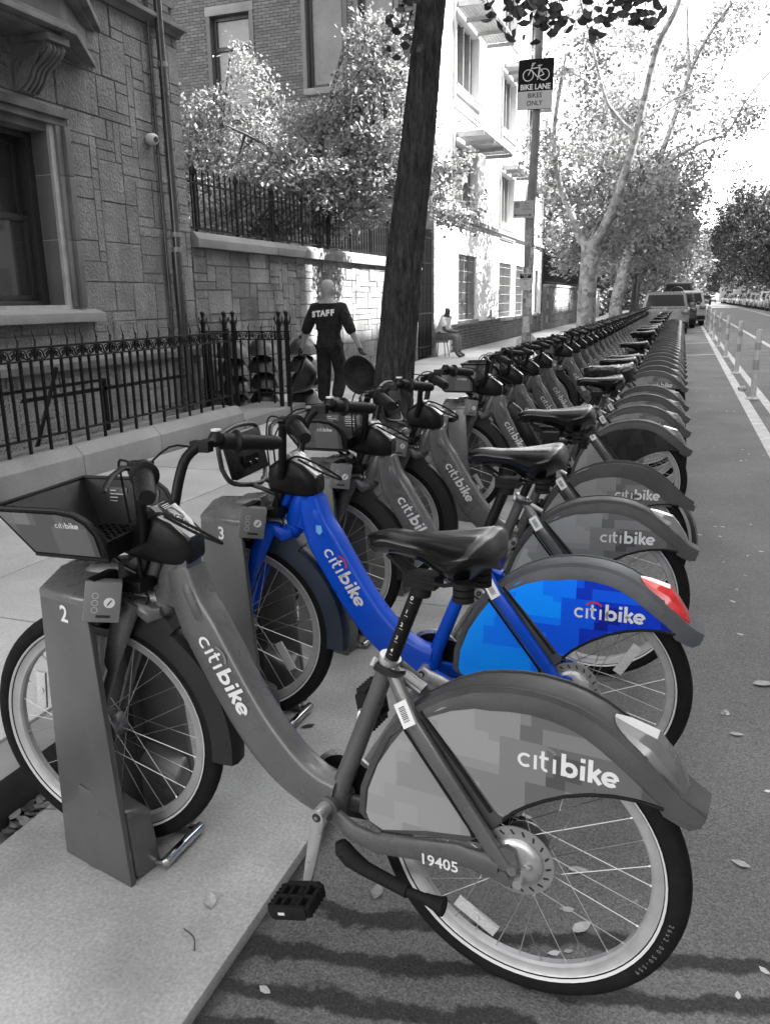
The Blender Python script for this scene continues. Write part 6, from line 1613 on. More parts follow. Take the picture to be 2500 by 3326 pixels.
for i, (x, y, h, r, lab) in enumerate([(11.6, 178, 24.5, 6.8, 'tallest pointed dark tree above the parked cars on the right'), (13.5, 150, 17.5, 5.8, 'dark tree right of the tallest one at the photo edge'), (11.0, 215, 22, 7.4, 'dark tree left of the tallest one across the street'),
                                   (14.0, 112, 12.5, 4.4, 'dark tree cut by the right edge of the view'), (13.6, 128, 13, 4.6, 'lower dark tree at the right edge above the nearest parked cars'), (11.6, 250, 19, 7.5, 'fourth dark tree receding on the right side'), (11.5, 290, 17, 8, 'far grey tree at the end of the right side row'),
                                   (8.0, 350, 15, 9, 'distant tree closing the street right of centre'), (0.0, 380, 18, 10, 'distant tree closing the street at its middle'), (-7, 300, 20, 9, 'distant tree closing the street on the left'), (22, 330, 20, 10, 'distant tree behind the right side row')]):
    street_tree(x, y, h, lab, M['leaf_deep'] if i < 7 else M['leaf_dark'], r, 20 + i, 'street_tree', 'dark trees on the far right of the street' if i < 7 else 'distant trees closing the street', z0=3.4, ncl=260, per=40, sz=.30 if i < 5 else .5)

qq = random.Random(77)
me = leaf_cloud([(qq.uniform(15.5, 19), qq.uniform(118, 380), qq.uniform(.3, 5.5)) for _ in range(520)], 40, .75, .38, 78); me.materials.append(M['leaf_deep'])
tag(link('shrubbery', me), 'dark mass of undergrowth below the right hand trees', kind='stuff')
me = leaf_cloud([(qq.uniform(-9, -5.6), qq.uniform(62, 240), qq.uniform(.3, 5.5)) for _ in range(360)], 40, .7, .30, 79); me.materials.append(M['leaf_deep'])
tag(link('shrubbery', me), 'dark mass of greenery behind the far left wall', kind='stuff')
# ================================================================== distant buildings
def tower(label, x, y, w, d, h, c, steps=()):
    t = thing('apartment_tower', label, 'building', (x, y, 0)); m_ = mat('hazed_facade', c, .9, var=.08, vs=.2)  # distance haze put into the facade colour as a paler tone
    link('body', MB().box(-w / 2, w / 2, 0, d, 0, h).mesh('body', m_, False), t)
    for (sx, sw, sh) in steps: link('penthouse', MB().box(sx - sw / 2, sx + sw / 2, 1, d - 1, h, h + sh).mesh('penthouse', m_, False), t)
    mb = MB(); nx = max(2, int(w / 3)); nz = int(h / 3.2)
    for i in range(nx):
        for j in range(nz): xx = -w / 2 + (i + .5) * w / nx; mb.box(xx - .6, xx + .6, -.05, .02, j * 3.2 + 1, j * 3.2 + 2.6)
    tag(link('windows', mb.mesh('windows', M['pane'], False), t), kind='stuff'); return t
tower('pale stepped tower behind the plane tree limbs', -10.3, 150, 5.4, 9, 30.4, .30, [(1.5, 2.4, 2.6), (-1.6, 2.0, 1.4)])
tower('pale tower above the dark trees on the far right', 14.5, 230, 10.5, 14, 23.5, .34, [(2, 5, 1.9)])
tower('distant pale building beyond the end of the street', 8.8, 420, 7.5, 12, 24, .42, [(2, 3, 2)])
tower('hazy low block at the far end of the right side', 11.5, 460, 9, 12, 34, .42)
# unseen blocks added across the street to shade foreground and roadway
def shade_block(label, x, y0, y1, h, c):
    t = thing('unseen_shade_block', label, 'building', (x, y0, 0)); link('body', MB().box(0, 11, 0, y1 - y0, 0, h).mesh('body', mat('shade_block_facade', c, .85, var=.15, vs=.7), False), t)
    mb = MB(); n = int((y1 - y0) / 2.6)
    for i in range(n):
        for j in range(int(h / 3.3)): mb.box(-.04, .01, .8 + i * 2.6, 2.0 + i * 2.6, 1.0 + j * 3.3, 2.9 + j * 3.3)
    tag(link('windows', mb.mesh('windows', M['pane'], False), t), kind='stuff')
    link('cornice', MB().box(-.5, .0 - .002, 0, y1 - y0, h - .6, h).mesh('cornice', M['trim'], bevel=.03), t)
shade_block('unseen tall block across the street, sized to shade the foreground', 13.2, -40, 18.7, 26, .30)
shade_block('unseen lower row across the street, sized to shade the roadway', 13.2, 18.8, 116, 18.35, .30)

# ================================================================== cars
M['tyre_s'] = mat('car_tyre', 0.015, .8); M['carglass'] = mat('car_glass', 0.012, .15, spec=.15); M['clamp'] = mat('tail_lamp', 0.09, .2, coat=.8)
M['plate'] = mat('number_plate', .45, .5); M['wheelrim'] = mat('car_wheel_rim', .3, .35, metal=.6)
CARP = {c: mat('car_paint_%d' % i, c, .22, coat=.25, metal=.15, var=.03, spec=.35) for i, c in enumerate((.02, .05, .11, .28, .5))}
CM = {}
def car_meshes(kind):
    if kind in CM: return CM[kind]
    Ln, Wd, H, bz, rs, hood_, rear = {'suv': (4.5, .92, 1.64, 1.02, -1.75, .95, -2.12), 'sedan': (4.6, .88, 1.43, .90, -1.15, .95, -1.95), 'van': (5.4, 1.0, 2.15, 1.15, -2.45, 1.65, -2.62), 'hatch': (4.0, .86, 1.5, .95, -1.5, .85, -1.90)}[kind]
    h = Ln / 2; d = {}
    mb = MB(); ol = [(-h + .10, .24), (-h, .42), (-h + .02, .62), (-h + .10, bz - .08), (rear + .05, bz), (hood_, bz), (h - .5, bz - .16), (h - .08, bz - .30), (h, .50), (h - .05, .26)]
    # body with wheel arches cut as outline notches
    def arch(cx): return [(cx + .36 * math.cos(a), .30 + .36 * math.sin(a)) for a in [R(v) for v in (-8, 30, 60, 90, 120, 150, 188)]]
    outl = ol + arch(h - .85) + arch(-h + .80)
    secs = [(-Wd, .0), (-Wd + .07, 1.0), (Wd - .07, 1.0), (Wd, .0)]
    mb.prism(outl, -Wd, Wd); d['body'] = mb.mesh('body', CARP[.02], bevel=.045, ang=50)
    top = [(rs, H - .02), (rs + .15, H), (hood_ - .85, H - .01), (hood_ - .72, H - .05)]
    mb = MB(); cab = [(rear + .02, bz - .01), (rs, H - .05), (rs + .14, H), (hood_ - .90, H), (hood_ - .76, H - .05), (hood_ - .02, bz - .01)]
    a = [Vector((x, -(Wd - .05 - (z - bz) * .26), z)) for x, z in cab]; b = [Vector((v.x, -v.y, v.z)) for v in a]; n = 6
    mb.add(a + b, [tuple(range(n)), tuple(range(2 * n - 1, n - 1, -1))] + [(i, n + i, n + (i + 1) % n, (i + 1) % n) for i in range(n)]); d['cabin'] = mb.mesh('cabin', CARP[.02], bevel=.05, ang=50)
    # glazing just proud of the cabin
    def quadp(pts, nrm, off=.006): return [Vector(p) + Vector(nrm) * off for p in pts]
    def yw(z): return Wd - .05 - (z - bz) * .26
    mb = MB(); z0, z1 = bz + .07, H - .12
    rx = lambda z: rear + .02 + (rs - rear - .02) * (z - bz) / (H - .05 - bz)
    fx = lambda z: hood_ - .02 + (-.74) * (z - bz) / (H - .05 - bz)
    def pane(p): q_ = [Vector(v) for v in p]; nn = (q_[1] - q_[0]).cross(q_[2] - q_[0]).normalized(); mb.hexa([v - nn * .008 for v in q_], [v + nn * .012 for v in q_])
    pane([(rx(z0), yw(z0) - .12, z0), (rx(z0), -yw(z0) + .12, z0), (rx(z1), -yw(z1) + .10, z1), (rx(z1), yw(z1) - .10, z1)]); d['rear_window'] = mb.mesh('rear_window', M['carglass'], bevel=.01)
    mb = MB(); pane([(fx(z0), -yw(z0) + .10, z0), (fx(z0), yw(z0) - .10, z0), (fx(z1), yw(z1) - .08, z1), (fx(z1), -yw(z1) + .08, z1)]); d['windscreen'] = mb.mesh('windscreen', M['carglass'], bevel=.01)
    for s, nm in ((1, 'sl'), (-1, 'sr')):
        mb = MB(); xm = (rx(z0) + fx(z0)) / 2
        p = [(rx(z0) + .18, s * yw(z0), z0), (fx(z0) - .15, s * yw(z0), z0), (fx(z1) - .12, s * yw(z1), z1), (rx(z1) + .16, s * yw(z1), z1)]
        if s > 0: p = [p[1], p[0], p[3], p[2]]
        pane(p); d['side_window' + nm] = mb.mesh('side_window', M['carglass'], bevel=.01)
    mb = MB(); mb.lathe([(.20, -.11), (.33, -.10), (.34, 0), (.33, .10), (.20, .11)], 24, (0, 0, 0), 'Y', True); d['tyre'] = mb.mesh('tyre', M['tyre_s'])
    mb = MB().disc(.21, -.09, .09, (0, 0, 0), 'Y', 20); d['rim'] = mb.mesh('rim', M['wheelrim'])
    tz = bz - .22
    for s, nm in ((1, 'l'), (-1, 'r')):
        d['tl' + nm] = MB().box(-h - .01, -h + .12, min(s * (Wd - .30), s * (Wd - .02)), max(s * (Wd - .30), s * (Wd - .02)), tz, tz + .15).mesh('tail_light', M['clamp'], bevel=.03)
        d['hl' + nm] = MB().box(h - .30, h + .005, min(s * (Wd - .38), s * (Wd - .04)), max(s * (Wd - .38), s * (Wd - .04)), bz - .38, bz - .24).mesh('headlight', M['reflector'], bevel=.03)
        d['mir' + nm] = MB().box(hood_ - .55, hood_ - .38, min(s * Wd, s * (Wd + .18)), max(s * Wd, s * (Wd + .18)), bz + .02, bz + .17).mesh('mirror', CARP[.02], bevel=.03)
        d['rail' + nm] = MB().tube([(rs + .1, s * (yw(H) - .06), H - .01), (rs + .2, s * (yw(H) - .06), H + .05), (hood_ - 1.1, s * (yw(H) - .06), H + .05), (hood_ - 1.0, s * (yw(H) - .06), H - .01)], .018, 8).mesh('roof_rail', M['steel'])
    d['bumper'] = MB().box(-h - .07, -h + .1, -Wd + .03, Wd - .03, .32, .50).mesh('bumper', M['black'], bevel=.03)
    d['fbumper'] = MB().box(h - .12, h + .05, -Wd + .04, Wd - .04, .28, .46).mesh('bumper', M['black'], bevel=.03)
    d['grille'] = MB().box(h - .1, h + .01, -.45, .45, bz - .42, bz - .28).mesh('grille', M['black'], bevel=.01)
    d['plate_r'] = MB().box(-h - .012, -h + .02, -.17, .17, bz - .30, bz - .15).mesh('number_plate', M['plate'], bevel=.005)
    d['badge'] = MB().lathe([(.050, -h - .008), (.062, -h - .008), (.062, -h + .03), (.050, -h + .03)], 20, (0, 0, bz - .05), 'X', True).mesh('badge', M['chrome'])
    CM[kind] = (d, h); return CM[kind]
def car(kind, label, x, y, yaw, tone, grp, sc=1.0, name='parked_car', cat='car'):
    d, h = car_meshes(kind); r = thing(name, label, cat, (x, y, 0), yaw, grp); r.scale = (sc, sc, sc)
    pm = CARP[tone]
    b = link('body', d['body'], r); c = link('cabin', d['cabin'], r); setmat(b, pm); setmat(c, pm)
    for nm in ('rear_window', 'windscreen'): link(nm, d[nm], c)
    for nm in ('sl', 'sr'): link('side_window', d['side_window' + nm], c)
    for wx in (h - .85, -h + .80):
        for s in (1, -1):
            w = link('wheel', d['rim'], r, (wx, s * (abs(.78)), .34)); link('tyre', d['tyre'], w)
    for s in 'lr':
        link('tail_light', d['tl' + s], r); link('headlight', d['hl' + s], r); mi = link('mirror', d['mir' + s], r); setmat(mi, pm)
        if kind == 'suv': link('roof_rail', d['rail' + s], c)
    for nm in ('bumper', 'fbumper', 'grille'): link(nm.replace('fb', 'b'), d[nm], r)
    link('number_plate', d['plate_r'], r); link('badge', d['badge'], r)
    return r
N90 = R(90)
PG = 'cars parked behind the docks on the left'
car('suv', 'grey SUV parked right behind the last docked bicycles', -.62, 36.6, N90, .11, PG)
jp = car('suv', 'dark SUV with a spare wheel cover raised on its back', -.25, 43.0, N90, .02, PG)
link('spare_wheel', MB().tube([(-2.42, 0, 1.55), (-2.26, 0, 1.55)], [.33, .35], 24).mesh('spare_wheel', M['black'], bevel=.03), jp)
car('suv', 'pale SUV half hidden beside the dark one', .18, 46.5, N90, .28, PG, 1.05)
car('van', 'tall dark van rising above the SUVs', -.30, 58, N90, .05, PG, 1.08, 'parked_van', 'van')
car('sedan', 'dark saloon behind the van on the left', .45, 62, N90, .05, PG)
for i, (y, lab) in enumerate([(70, 'grey saloon'), (77, 'black hatchback')]): car('sedan' if i == 0 else 'hatch', lab + ' among the farther parked cars on the left', .5, y, N90, [.11, .02][i], PG)
PR = 'cars parked across the street on the right'
kinds = ['suv', 'sedan', 'suv', 'sedan', 'hatch', 'suv', 'sedan', 'hatch', 'suv', 'sedan', 'suv', 'hatch', 'sedan', 'suv', 'sedan', 'hatch', 'suv', 'sedan']
tones = [.02, .05, .28, .02, .11, .02, .11, .05, .02, .28, .05, .02, .02, .11, .05, .02, .11, .05]
tw_ = {.02: 'black', .05: 'dark grey', .11: 'grey', .28: 'silver', .5: 'white'}; kw_ = {'suv': 'SUV', 'sedan': 'saloon', 'hatch': 'hatchback'}
for i, (kd, tn) in enumerate(zip(kinds, tones)):
    yy = 84 + i * 5.7
    car(kd, '%s %s %s in the right hand parked row counted from the near end' % (tw_[tn], kw_[kd], (ORD[i] if i else 'nearest')), 8.45 + .12 * math.sin(i), yy, -N90, tn, PR, 1.1)
car('suv', 'dark car driving away in the middle of the far street', 3.6, 150, N90, .02, None, 1.0, 'moving_car')
for i, x in enumerate((1.8, 6.0)): car('sedan', ['pale car far ahead left of the dark moving one', 'pale car far ahead right of the dark moving one'][i], x, 185 + 12 * i, N90, .5, None, 1.1, 'moving_car')

# ================================================================== sign pole
PX, PY = -2.215, 12.7
sp_ = thing('sign_pole', 'tall grey metal street pole plastered with flyers by the kerb', 'street pole', (PX, PY, .13))
link('pole', MB().tube([(-.012, 0, 0), (0, 0, 2.5), (.045, 0, 3.6), (.085, 0, 7.5)], [.075, .070, .056, .045], 22).mesh('pole', mat('pole_paint', .16, .6, var=.25, vs=6, fine=.1)), sp_)
FL = mat('old_flyer_paper', .28, .8, var=.45, vs=22, fine=.2); FL2 = mat('old_flyer_pale', .46, .8, var=.2, vs=30)
q = random.Random(3)
for i in range(15):
    z = .45 + i * .125; a0 = R(-90 + q.uniform(-60, 40)); mb = MB()
    h_ = q.uniform(.10, .24); rr_ = .078; seg = 6; sp2 = q.uniform(.9, 1.9)
    mb.add([((rr_ + .001 * i / 5) * math.cos(a0 + sp2 * k / seg) - .004, (rr_ + .001 * i / 5) * math.sin(a0 + sp2 * k / seg), z + h_ * t) for t in (0, 1) for k in range(seg + 1)], [(k, k + 1, seg + 2 + k, seg + 1 + k) for k in range(seg)])
    link('flyer', mb.mesh('flyer', FL if i % 3 else FL2, False), sp_)
for s, dz in ((-1, 0), (1, .03)): link('flyer_corner', MB().add([(s * .07, -.04, .78 + dz), (s * .15, -.06, .70 + dz), (s * .13, -.06, .60 + dz), (s * .07, -.04, .64 + dz)], [(0, 1, 2, 3)]).mesh('flyer_corner', FL2, False), sp_)
def sign(name, label, x, z, w, h_, yaw=0.0, y=PY - .085):
    t = thing(name, label, 'sign', (x, y, z), yaw)
    return t
def rr_plate(w, h_, r=.02, y0=0, y1=.004):
    pts = []
    for cx, cz, a in ((w / 2 - r, h_ / 2 - r, 0), (-w / 2 + r, h_ / 2 - r, 90), (-w / 2 + r, -h_ / 2 + r, 180), (w / 2 - r, -h_ / 2 + r, 270)):
        pts += [(cx + r * math.cos(R(a + k * 22.5)), cz + r * math.sin(R(a + k * 22.5))) for k in range(5)]
    return MB().prism(pts, y0, y1)
SW_, SG = mat('sign_white', .40, .45, var=.05), mat('sign_black', .006, .5, spec=.1)
bs_ = sign('bike_lane_sign', 'black and pale BIKE LANE BIKES ONLY sign high on the pole', -2.18, 4.395, .5, .66)
bs_.rotation_euler = (0, R(1.6), 0)
link('plate', rr_plate(.50, .655, .018).mesh('plate', SG), bs_)
link('lower_panel', rr_plate(.488, .235, .012, -.0012, 0).mesh('lower_panel', SW_), bs_, (0, 0, -.203))
T_ = lambda txt, size, x, z, m, par, b=.004, sx=1.0: link('lettering', text_mesh(txt, size, m, b, sx=sx), par, (x, -.0022, z), (R(90), 0, 0))
T_('BIKE LANE', .098, 0, -.035, M['decal'], bs_, .0028, .93); T_('BIKES', .088, .0, -.145, M['decal_dark'], bs_, .0015, .95); T_('ONLY', .088, -.0, -.245, M['decal_dark'], bs_, .0015, .95)
mb = MB(); tfb = lambda p: (p[0], -.0018, p[1])
for cx in (-.108, .115): ribbon(mb, arc(cx, .120, .072, 0, 360, 30), .011, tfb)
FB = [[(-.108, .120), (-.055, .235)], [(-.055, .235), (-.07, .245), (-.03, .252)], [(-.062, .205), (.045, .215)], [(-.068, .19), (.03, .085)], [(.03, .085), (.05, .235)], [(.045, .215), (.115, .120)], [(.115, .12), (.03, .095)], [(.02, .238), (.08, .240)], [(.03, .10), (.028, .055)], [(-.06, .268), (-.015, .272)], [(-.052, .235), (-.055, .27)]]
for s_ in FB: ribbon(mb, s_, .011, tfb)
link('bicycle_symbol', mb.mesh('bicycle_symbol', M['decal'], False, fixn=False), bs_)
ns = sign('no_parking_sign', 'small pale no parking sign with a double arrow on the pole', -2.30, 2.73, .3, .25); ns.rotation_euler = (0, R(1.5), 0)
link('plate', rr_plate(.30, .245, .01).mesh('plate', mat('faded_sign', .30, .5, var=.1)), ns)
mb = MB(); ribbon(mb, arc(-.10, .06, .036, 0, 360, 20), .007, tfb); ribbon(mb, [(-.125, .085), (-.075, .035)], .007, tfb)
ribbon(mb, [(-.12, -.08), (.10, -.08)], .009, tfb); mb.add([tfb(p) for p in [(-.14, -.08), (-.11, -.06), (-.11, -.10)]], [(0, 1, 2)]); mb.add([tfb(p) for p in [(.12, -.08), (.09, -.06), (.09, -.10)]], [(0, 1, 2)])
link('symbol', mb.mesh('symbol', M['decal_dark'], False, fixn=False), ns)
T_('P', .055, -.10, .06, M['decal_dark'], ns, .001)
GR = mat('faded_print', .14, .6)
for i, tx in enumerate(('Monday', 'Thursday', '9AM-10:30AM')): T_(tx, .032, .045, .085 - i * .042, GR, ns, .0004, .8)
tz_ = sign('tow_away_sign', 'paper TOW AWAY ZONE notice wrapped low on the pole', -2.24, 1.70, .17, .24, y=PY - .088)
link('sheet', rr_plate(.17, .25, .004).mesh('sheet', FL2), tz_); link('header', rr_plate(.165, .06, .003, -.001, 0).mesh('header', SG), tz_, (0, 0, .08))
T_('TOW AWAY', .024, 0, .092, M['decal'], tz_, .0004, .9); T_('ZONE', .024, 0, .068, M['decal'], tz_, .0004, .9); T_('NO PARKING', .020, 0, .03, M['decal_dark'], tz_, .0003, .85)
mb = MB(); ribbon(mb, arc(0, -.02, .022, 0, 360, 16), .004, tfb); ribbon(mb, [(-.015, -.005), (.015, -.035)], .004, tfb); link('symbol', mb.mesh('symbol', M['decal_dark'], False, fixn=False), tz_)

# ================================================================== people
def skin_obj(name, joints, edges, root, m, parent, sub=2):
    names = list(joints); me = bpy.data.meshes.new(name)
    me.from_pydata([joints[k][0] for k in names], [(names.index(a), names.index(b)) for a, b in edges], [])
    o = bpy.data.objects.new('tmp', me); COL.objects.link(o)
    md = o.modifiers.new('s', 'SKIN'); md.use_smooth_shade = True
    for i, k in enumerate(names):
        r = joints[k][1]; me.skin_vertices[0].data[i].radius = r if isinstance(r, tuple) else (r, r)
        me.skin_vertices[0].data[i].use_root = (k == root)
    o.modifiers.new('ss', 'SUBSURF').levels = sub
    out = bpy.data.meshes.new_from_object(o.evaluated_get(bpy.context.evaluated_depsgraph_get()))
    bpy.data.objects.remove(o); bpy.data.meshes.remove(me); out.name = name; out.materials.clear(); out.materials.append(m)
    for p_ in out.polygons: p_.use_smooth = True
    return link(name, out, parent)
def hand(J, E, w, d, s, pre, spread, r=.0075, curl=.5):
    """fingers rooted in the palm at wrist w, pointing along d, spread axis"""
    d = Vector(d).normalized(); sp2 = Vector(spread).normalized(); nn = d.cross(sp2).normalized()
    palm = Vector(w) + d * .045; J[pre + 'palm'] = (tuple(palm), (.030, .018)); E.append((pre + 'wrist', pre + 'palm'))
    for i, (o, ln) in enumerate(((-.028, .062), (-.009, .072), (.010, .068), (.028, .054))):
        a = palm + d * .030 + sp2 * o; b = a + (d + nn * curl).normalized() * ln * .5; c = b + (d * .5 + nn * curl * 1.8).normalized() * ln * .5
        for t, p_ in zip('abc', (a, b, c)): J[pre + 'f%d%s' % (i, t)] = (tuple(p_), r if t != 'c' else r * .8)
        E += [(pre + 'palm', pre + 'f%da' % i), (pre + 'f%da' % i, pre + 'f%db' % i), (pre + 'f%db' % i, pre + 'f%dc' % i)]
    a = palm - sp2 * .034 - d * .01; b = a - sp2 * .012 + d * .03 + nn * .015
    J[pre + 'ta'] = (tuple(a), r * 1.2); J[pre + 'tb'] = (tuple(b), r); E += [(pre + 'palm', pre + 'ta'), (pre + 'ta', pre + 'tb')]
SKL = mat('light_skin', .27, .55, var=.06, vs=20); SKD = mat('dark_skin', .055, .5, var=.1, vs=20)
TEE = mat('black_sweatshirt', .006, .9, var=.2, vs=12, bump=1.0, bs=11, bd=.05); TRO = mat('black_trousers', .004, .85, var=.2, vs=12, bump=1.0, bs=10, bd=.05); GLV = mat('dark_work_glove', .012, .8); SHO = mat('dark_shoe', .01, .6)
pm_ = thing('person', 'bald man in black STAFF sweatshirt walking away carrying two large bowls', 'person', (-4.02, 9.25, .152))
def staff():
    J = {'pelvis': ((0, 0, .82), (.135, .095)), 'waist': ((0, 0, .95), (.12, .085)), 'chest': ((0, .01, 1.13), (.155, .10)), 'sh': ((0, .01, 1.235), (.11, .08)), 'neck': ((0, .0, 1.345), (.056, .060)), 'hb': ((0, .005, 1.42), (.066, .074)), 'head': ((0, -.003, 1.50), (.080, .098)), 'crown': ((0, -.006, 1.565), (.058, .070)), 'nose': ((0, .085, 1.45), .014)}
    E = [('pelvis', 'waist'), ('waist', 'chest'), ('chest', 'sh'), ('sh', 'neck'), ('neck', 'hb'), ('hb', 'head'), ('head', 'crown'), ('hb', 'nose')]
    for s, p_ in ((-1, 'l'), (1, 'r')):
        J[p_ + 'ear'] = ((s * .074, .0, 1.455), (.010, .018)); E.append(('hb', p_ + 'ear'))
        J[p_ + 'sho'] = ((s * .175, 0, 1.225), .062); J[p_ + 'elb'] = ((s * .285, -.02, .985), .046); J[p_ + 'wrist'] = ((s * .385, .03, .765), .028)
        E += [('sh', p_ + 'sho'), (p_ + 'sho', p_ + 'elb'), (p_ + 'elb', p_ + 'wrist')]
        J[p_ + 'hip'] = ((s * .080, 0, .75), (.076, .088)); 
        if s < 0: kn, an, to = (s * .095, .03, .43), (s * .10, .00, .09), (s * .11, .13, .035)
        else: kn, an, to = (s * .11, .10, .44), (s * .10, -.06, .14), (s * .11, .04, .035)
        J[p_ + 'kn'] = (kn, .062); J[p_ + 'an'] = (an, .042); J[p_ + 'toe'] = (to, (.042, .03))
        E += [('pelvis', p_ + 'hip'), (p_ + 'hip', p_ + 'kn'), (p_ + 'kn', p_ + 'an'), (p_ + 'an', p_ + 'toe')]
        hand(J, E, J[p_ + 'wrist'][0], (s * .35, 0, -.9), s, p_, (0, 1, 0), curl=.7)
    return J, E
J, E = staff(); body = skin_obj('body', J, E, 'pelvis', SKL, pm_)
def sub(J, keys, k=1.0, add=.024): return {a: (J[a][0], (tuple(r * k + add for r in J[a][1]) if isinstance(J[a][1], tuple) else J[a][1] * k + add)) for a in keys}
Js = sub(J, ['pelvis', 'waist', 'chest', 'sh', 'lsho', 'lelb', 'rsho', 'relb']); Js['neckb'] = ((0, 0, 1.285), (.075, .075)); Js['hem'] = ((0, 0, .80), (.182, .145)); Js['hem0'] = ((0, 0, .72), (.192, .150)); del Js['pelvis']
for p_, s in (('l', -1), ('r', 1)): Js[p_ + 'cuff'] = (tuple(Vector(J[p_ + 'elb'][0]).lerp(Vector(J[p_ + 'wrist'][0]), .32)), .058)
skin_obj('sweatshirt', Js, [('hem0', 'hem'), ('hem', 'waist'), ('waist', 'chest'), ('chest', 'sh'), ('sh', 'neckb'), ('sh', 'lsho'), ('lsho', 'lelb'), ('lelb', 'lcuff'), ('sh', 'rsho'), ('rsho', 'relb'), ('relb', 'rcuff')], 'chest', TEE, pm_)
Jt = sub(J, ['lhip', 'lkn', 'rhip', 'rkn', 'pelvis', 'lan', 'ran'], 1.0, .014); Jt = {k_: (v_[0], tuple(r_ + .014 for r_ in v_[1]) if isinstance(v_[1], tuple) else v_[1] + .018) for k_, v_ in Jt.items() if 'hip' not in k_} | {k_: v_ for k_, v_ in Jt.items() if 'hip' in k_}; Jt['pelvis'] = ((0, 0, .80), (.11, .09)); skin_obj('trousers', Jt, [('pelvis', 'lhip'), ('lhip', 'lkn'), ('lkn', 'lan'), ('pelvis', 'rhip'), ('rhip', 'rkn'), ('rkn', 'ran')], 'pelvis', TRO, pm_)
for p_ in 'lr':
    Jh = {k: v for k, v in sub(J, [k for k in J if k.startswith(p_) and (k[1] in 'f' or k[1:] in ('palm', 'wrist', 'ta', 'tb'))], 1.0, .006).items()}
    skin_obj('glove', Jh, [e for e in E if e[0] in Jh and e[1] in Jh], p_ + 'palm', GLV, pm_, 1)
    a, t = J[p_ + 'an'][0], J[p_ + 'toe'][0]; skin_obj('shoe', {'h': ((a[0], a[1] - .03, a[2] - .045), .045), 't': ((t[0], t[1], t[2] + .002), (.048, .034)), 'tt': ((t[0], t[1] + .06, t[2]), (.035, .025))}, [('h', 't'), ('t', 'tt')], 'h', SHO, pm_, 1)
for i, (c, z) in enumerate(zip('STAFF', (0, .004, .007, .010, .013))):
    link('lettering', text_mesh(c, .092, M['decal'], .006, sx=1.0), pm_, (-.125 + i * .060, -.160 + .10 * abs(-.125 + i * .06) ** 1.6, 1.155 + z * 1.4), (R(82), R(-3), -(-.125 + i * .06) * -1.1))
# bowls / shades
M['shade'] = mat('dark_shade_metal', .020, .42, var=.35, vs=9, coat=.2); M['shade_in'] = mat('dark_shade_inside', .010, .7, var=.5, vs=16)
mb = MB().lathe([(.225, 0), (.215, .015), (.175, .10), (.12, .175), (.06, .20), (.05, .23), (.001, .23)], 40)
mb.lathe([(.225, 0), (.232, 0), (.236, .010), (.228, .016), (.218, .012)], 40); shade = mb.mesh('shell', M['shade'])
inner = MB().lathe([(.222, .001), (.21, .014), (.17, .095), (.115, .168), (.055, .19), (.001, .19)], 40).mesh('lining', M['shade_in'])
clampm = MB().tube([(0, 0, .22), (0, 0, .27)], .025, 12).tube([(-.09, 0, .25), (.10, 0, .265)], .008, 8).tube([(.09, -.03, .24), (.09, .03, .28)], .012, 8).mesh('clamp', M['steel'])
def mkshade(lab, loc, rot, grp=None, s=1.0):
    t = thing('lamp_shade', lab, 'shade', loc, 0, grp); t.rotation_euler = rot; t.scale = (s, s, s)
    link('shell', shade, t); link('lining', inner, t); link('clamp', clampm, t); return t
mkshade('large dark bowl held on edge in the left hand of the man', (-4.46, 9.25, .575), (R(0), R(112), R(28)), 'dark bowls carried by the man', 1.12)
mkshade('open dark bowl held in the right hand of the man', (-3.55, 9.02, .60), (R(-82), 0, R(-12)), 'dark bowls carried by the man', 1.02)
q = random.Random(9); SN = ['lowest', 'second lowest', 'third', 'topmost']
for si, (x, y, lab) in enumerate([(-4.62, 9.75, 'stack nearest the man'), (-5.10, 9.55, 'middle stack behind the railing'), (-5.20, 8.98, 'leftmost stack against the stone wall')]):
    for i in range(4): mkshade('%s dark shade of the %s' % (SN[i], lab), (x + q.uniform(-.015, .015), y, .155 + i * .215), (q.uniform(-.04, .04), q.uniform(-.04, .04), q.uniform(0, 6)), 'dark shades stacked by the wall', 1.0)

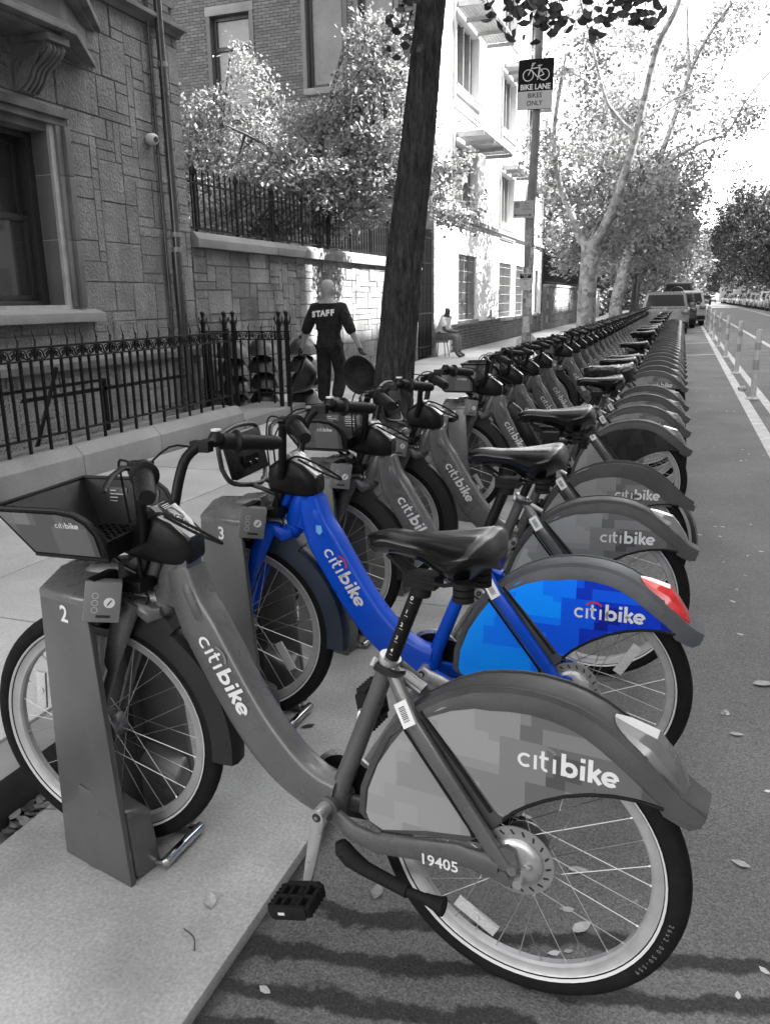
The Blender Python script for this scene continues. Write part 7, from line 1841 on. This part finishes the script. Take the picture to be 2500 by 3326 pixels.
# seated man on a stool against the white wall
sm = thing('person', 'young man in white shirt sitting by the sunlit wall', 'person', (-5.16, 18.75, .152))
J = {'pelvis': ((-.12, 0, .50), (.13, .11)), 'waist': ((-.10, 0, .64), (.12, .10)), 'chest': ((-.03, -.02, .80), (.15, .11)), 'sh': ((0, -.03, .88), (.12, .09)), 'neck': ((.03, -.05, .96), .05), 'hb': ((.06, -.08, 1.01), (.062, .07)), 'head': ((.06, -.08, 1.08), (.075, .085)), 'crown': ((.055, -.075, 1.13), (.055, .06)), 'nose': ((.10, -.155, 1.02), .016)}
E = [('pelvis', 'waist'), ('waist', 'chest'), ('chest', 'sh'), ('sh', 'neck'), ('neck', 'hb'), ('hb', 'head'), ('head', 'crown'), ('hb', 'nose')]
for s, p_ in ((-1, 'l'), (1, 'r')):
    J[p_ + 'sho'] = ((-.02, s * .17 - .02, .86), .055); J[p_ + 'elb'] = ((.02, s * .20 - .05, .62), .042); J[p_ + 'wrist'] = ((.23, s * .06 - .06, .58), .027)
    J[p_ + 'hip'] = ((-.10, s * .09, .46), (.085, .085)); J[p_ + 'kn'] = ((.28, s * .12 - .04, .48), .06); J[p_ + 'an'] = ((.30, s * .13 - .06, .10), .042); J[p_ + 'toe'] = ((.44, s * .15 - .08, .03), (.042, .028))
    E += [('sh', p_ + 'sho'), (p_ + 'sho', p_ + 'elb'), (p_ + 'elb', p_ + 'wrist'), ('pelvis', p_ + 'hip'), (p_ + 'hip', p_ + 'kn'), (p_ + 'kn', p_ + 'an'), (p_ + 'an', p_ + 'toe')]
    hand(J, E, J[p_ + 'wrist'][0], (.9, 0, -.2), s, p_, (0, 1, 0), curl=.4)
skin_obj('body', J, E, 'pelvis', SKD, sm)
Js = sub(J, ['waist', 'chest', 'sh', 'lsho', 'rsho']); Js['hem'] = ((-.12, 0, .48), (.165, .15))
for p_ in 'lr': Js[p_ + 'cuff'] = (tuple(Vector(J[p_ + 'sho'][0]).lerp(Vector(J[p_ + 'elb'][0]), .75)), .068)
skin_obj('shirt', Js, [('hem', 'waist'), ('waist', 'chest'), ('chest', 'sh'), ('sh', 'lsho'), ('lsho', 'lcuff'), ('sh', 'rsho'), ('rsho', 'rcuff')], 'chest', mat('white_shirt', .7, .9), sm)
skin_obj('trousers', sub(J, ['pelvis', 'lhip', 'lkn', 'lan', 'rhip', 'rkn', 'ran'], 1.0, .014), [('pelvis', 'lhip'), ('lhip', 'lkn'), ('lkn', 'lan'), ('pelvis', 'rhip'), ('rhip', 'rkn'), ('rkn', 'ran')], 'pelvis', mat('grey_jeans', .12, .85, var=.2), sm)
skin_obj('hair', {'a': ((.04, -.055, 1.09), (.082, .085)), 'b': ((.05, -.062, 1.115), (.05, .055))}, [('a', 'b')], 'a', mat('dark_hair', .012, .9), sm)
for p_ in 'lr':
    a, t = J[p_ + 'an'][0], J[p_ + 'toe'][0]; skin_obj('boot', {'u': ((a[0], a[1], a[2] + .05), .052), 'h': ((a[0], a[1], .05), .05), 't': ((t[0], t[1], .036), (.048, .034))}, [('u', 'h'), ('h', 't')], 'h', mat('worn_boot', .06, .8) if p_ == 'l' else bpy.data.materials['worn_boot'], sm, 1)
stl = thing('stool', 'small stool under the man by the sunlit wall', 'stool', (-5.28, 18.75, .152))
link('seat', MB().tube([(0, 0, .355), (0, 0, .385)], .16, 20).mesh('seat', M['steel']), stl)
lg = MB().tube([(.10, .10, .36), (.16, .14, 0)], .012, 8).mesh('leg', M['steel'])
for i in range(4): link('leg', lg, stl, None, (0, 0, i * N90))
for s_, p_ in ((1, 0),): pass
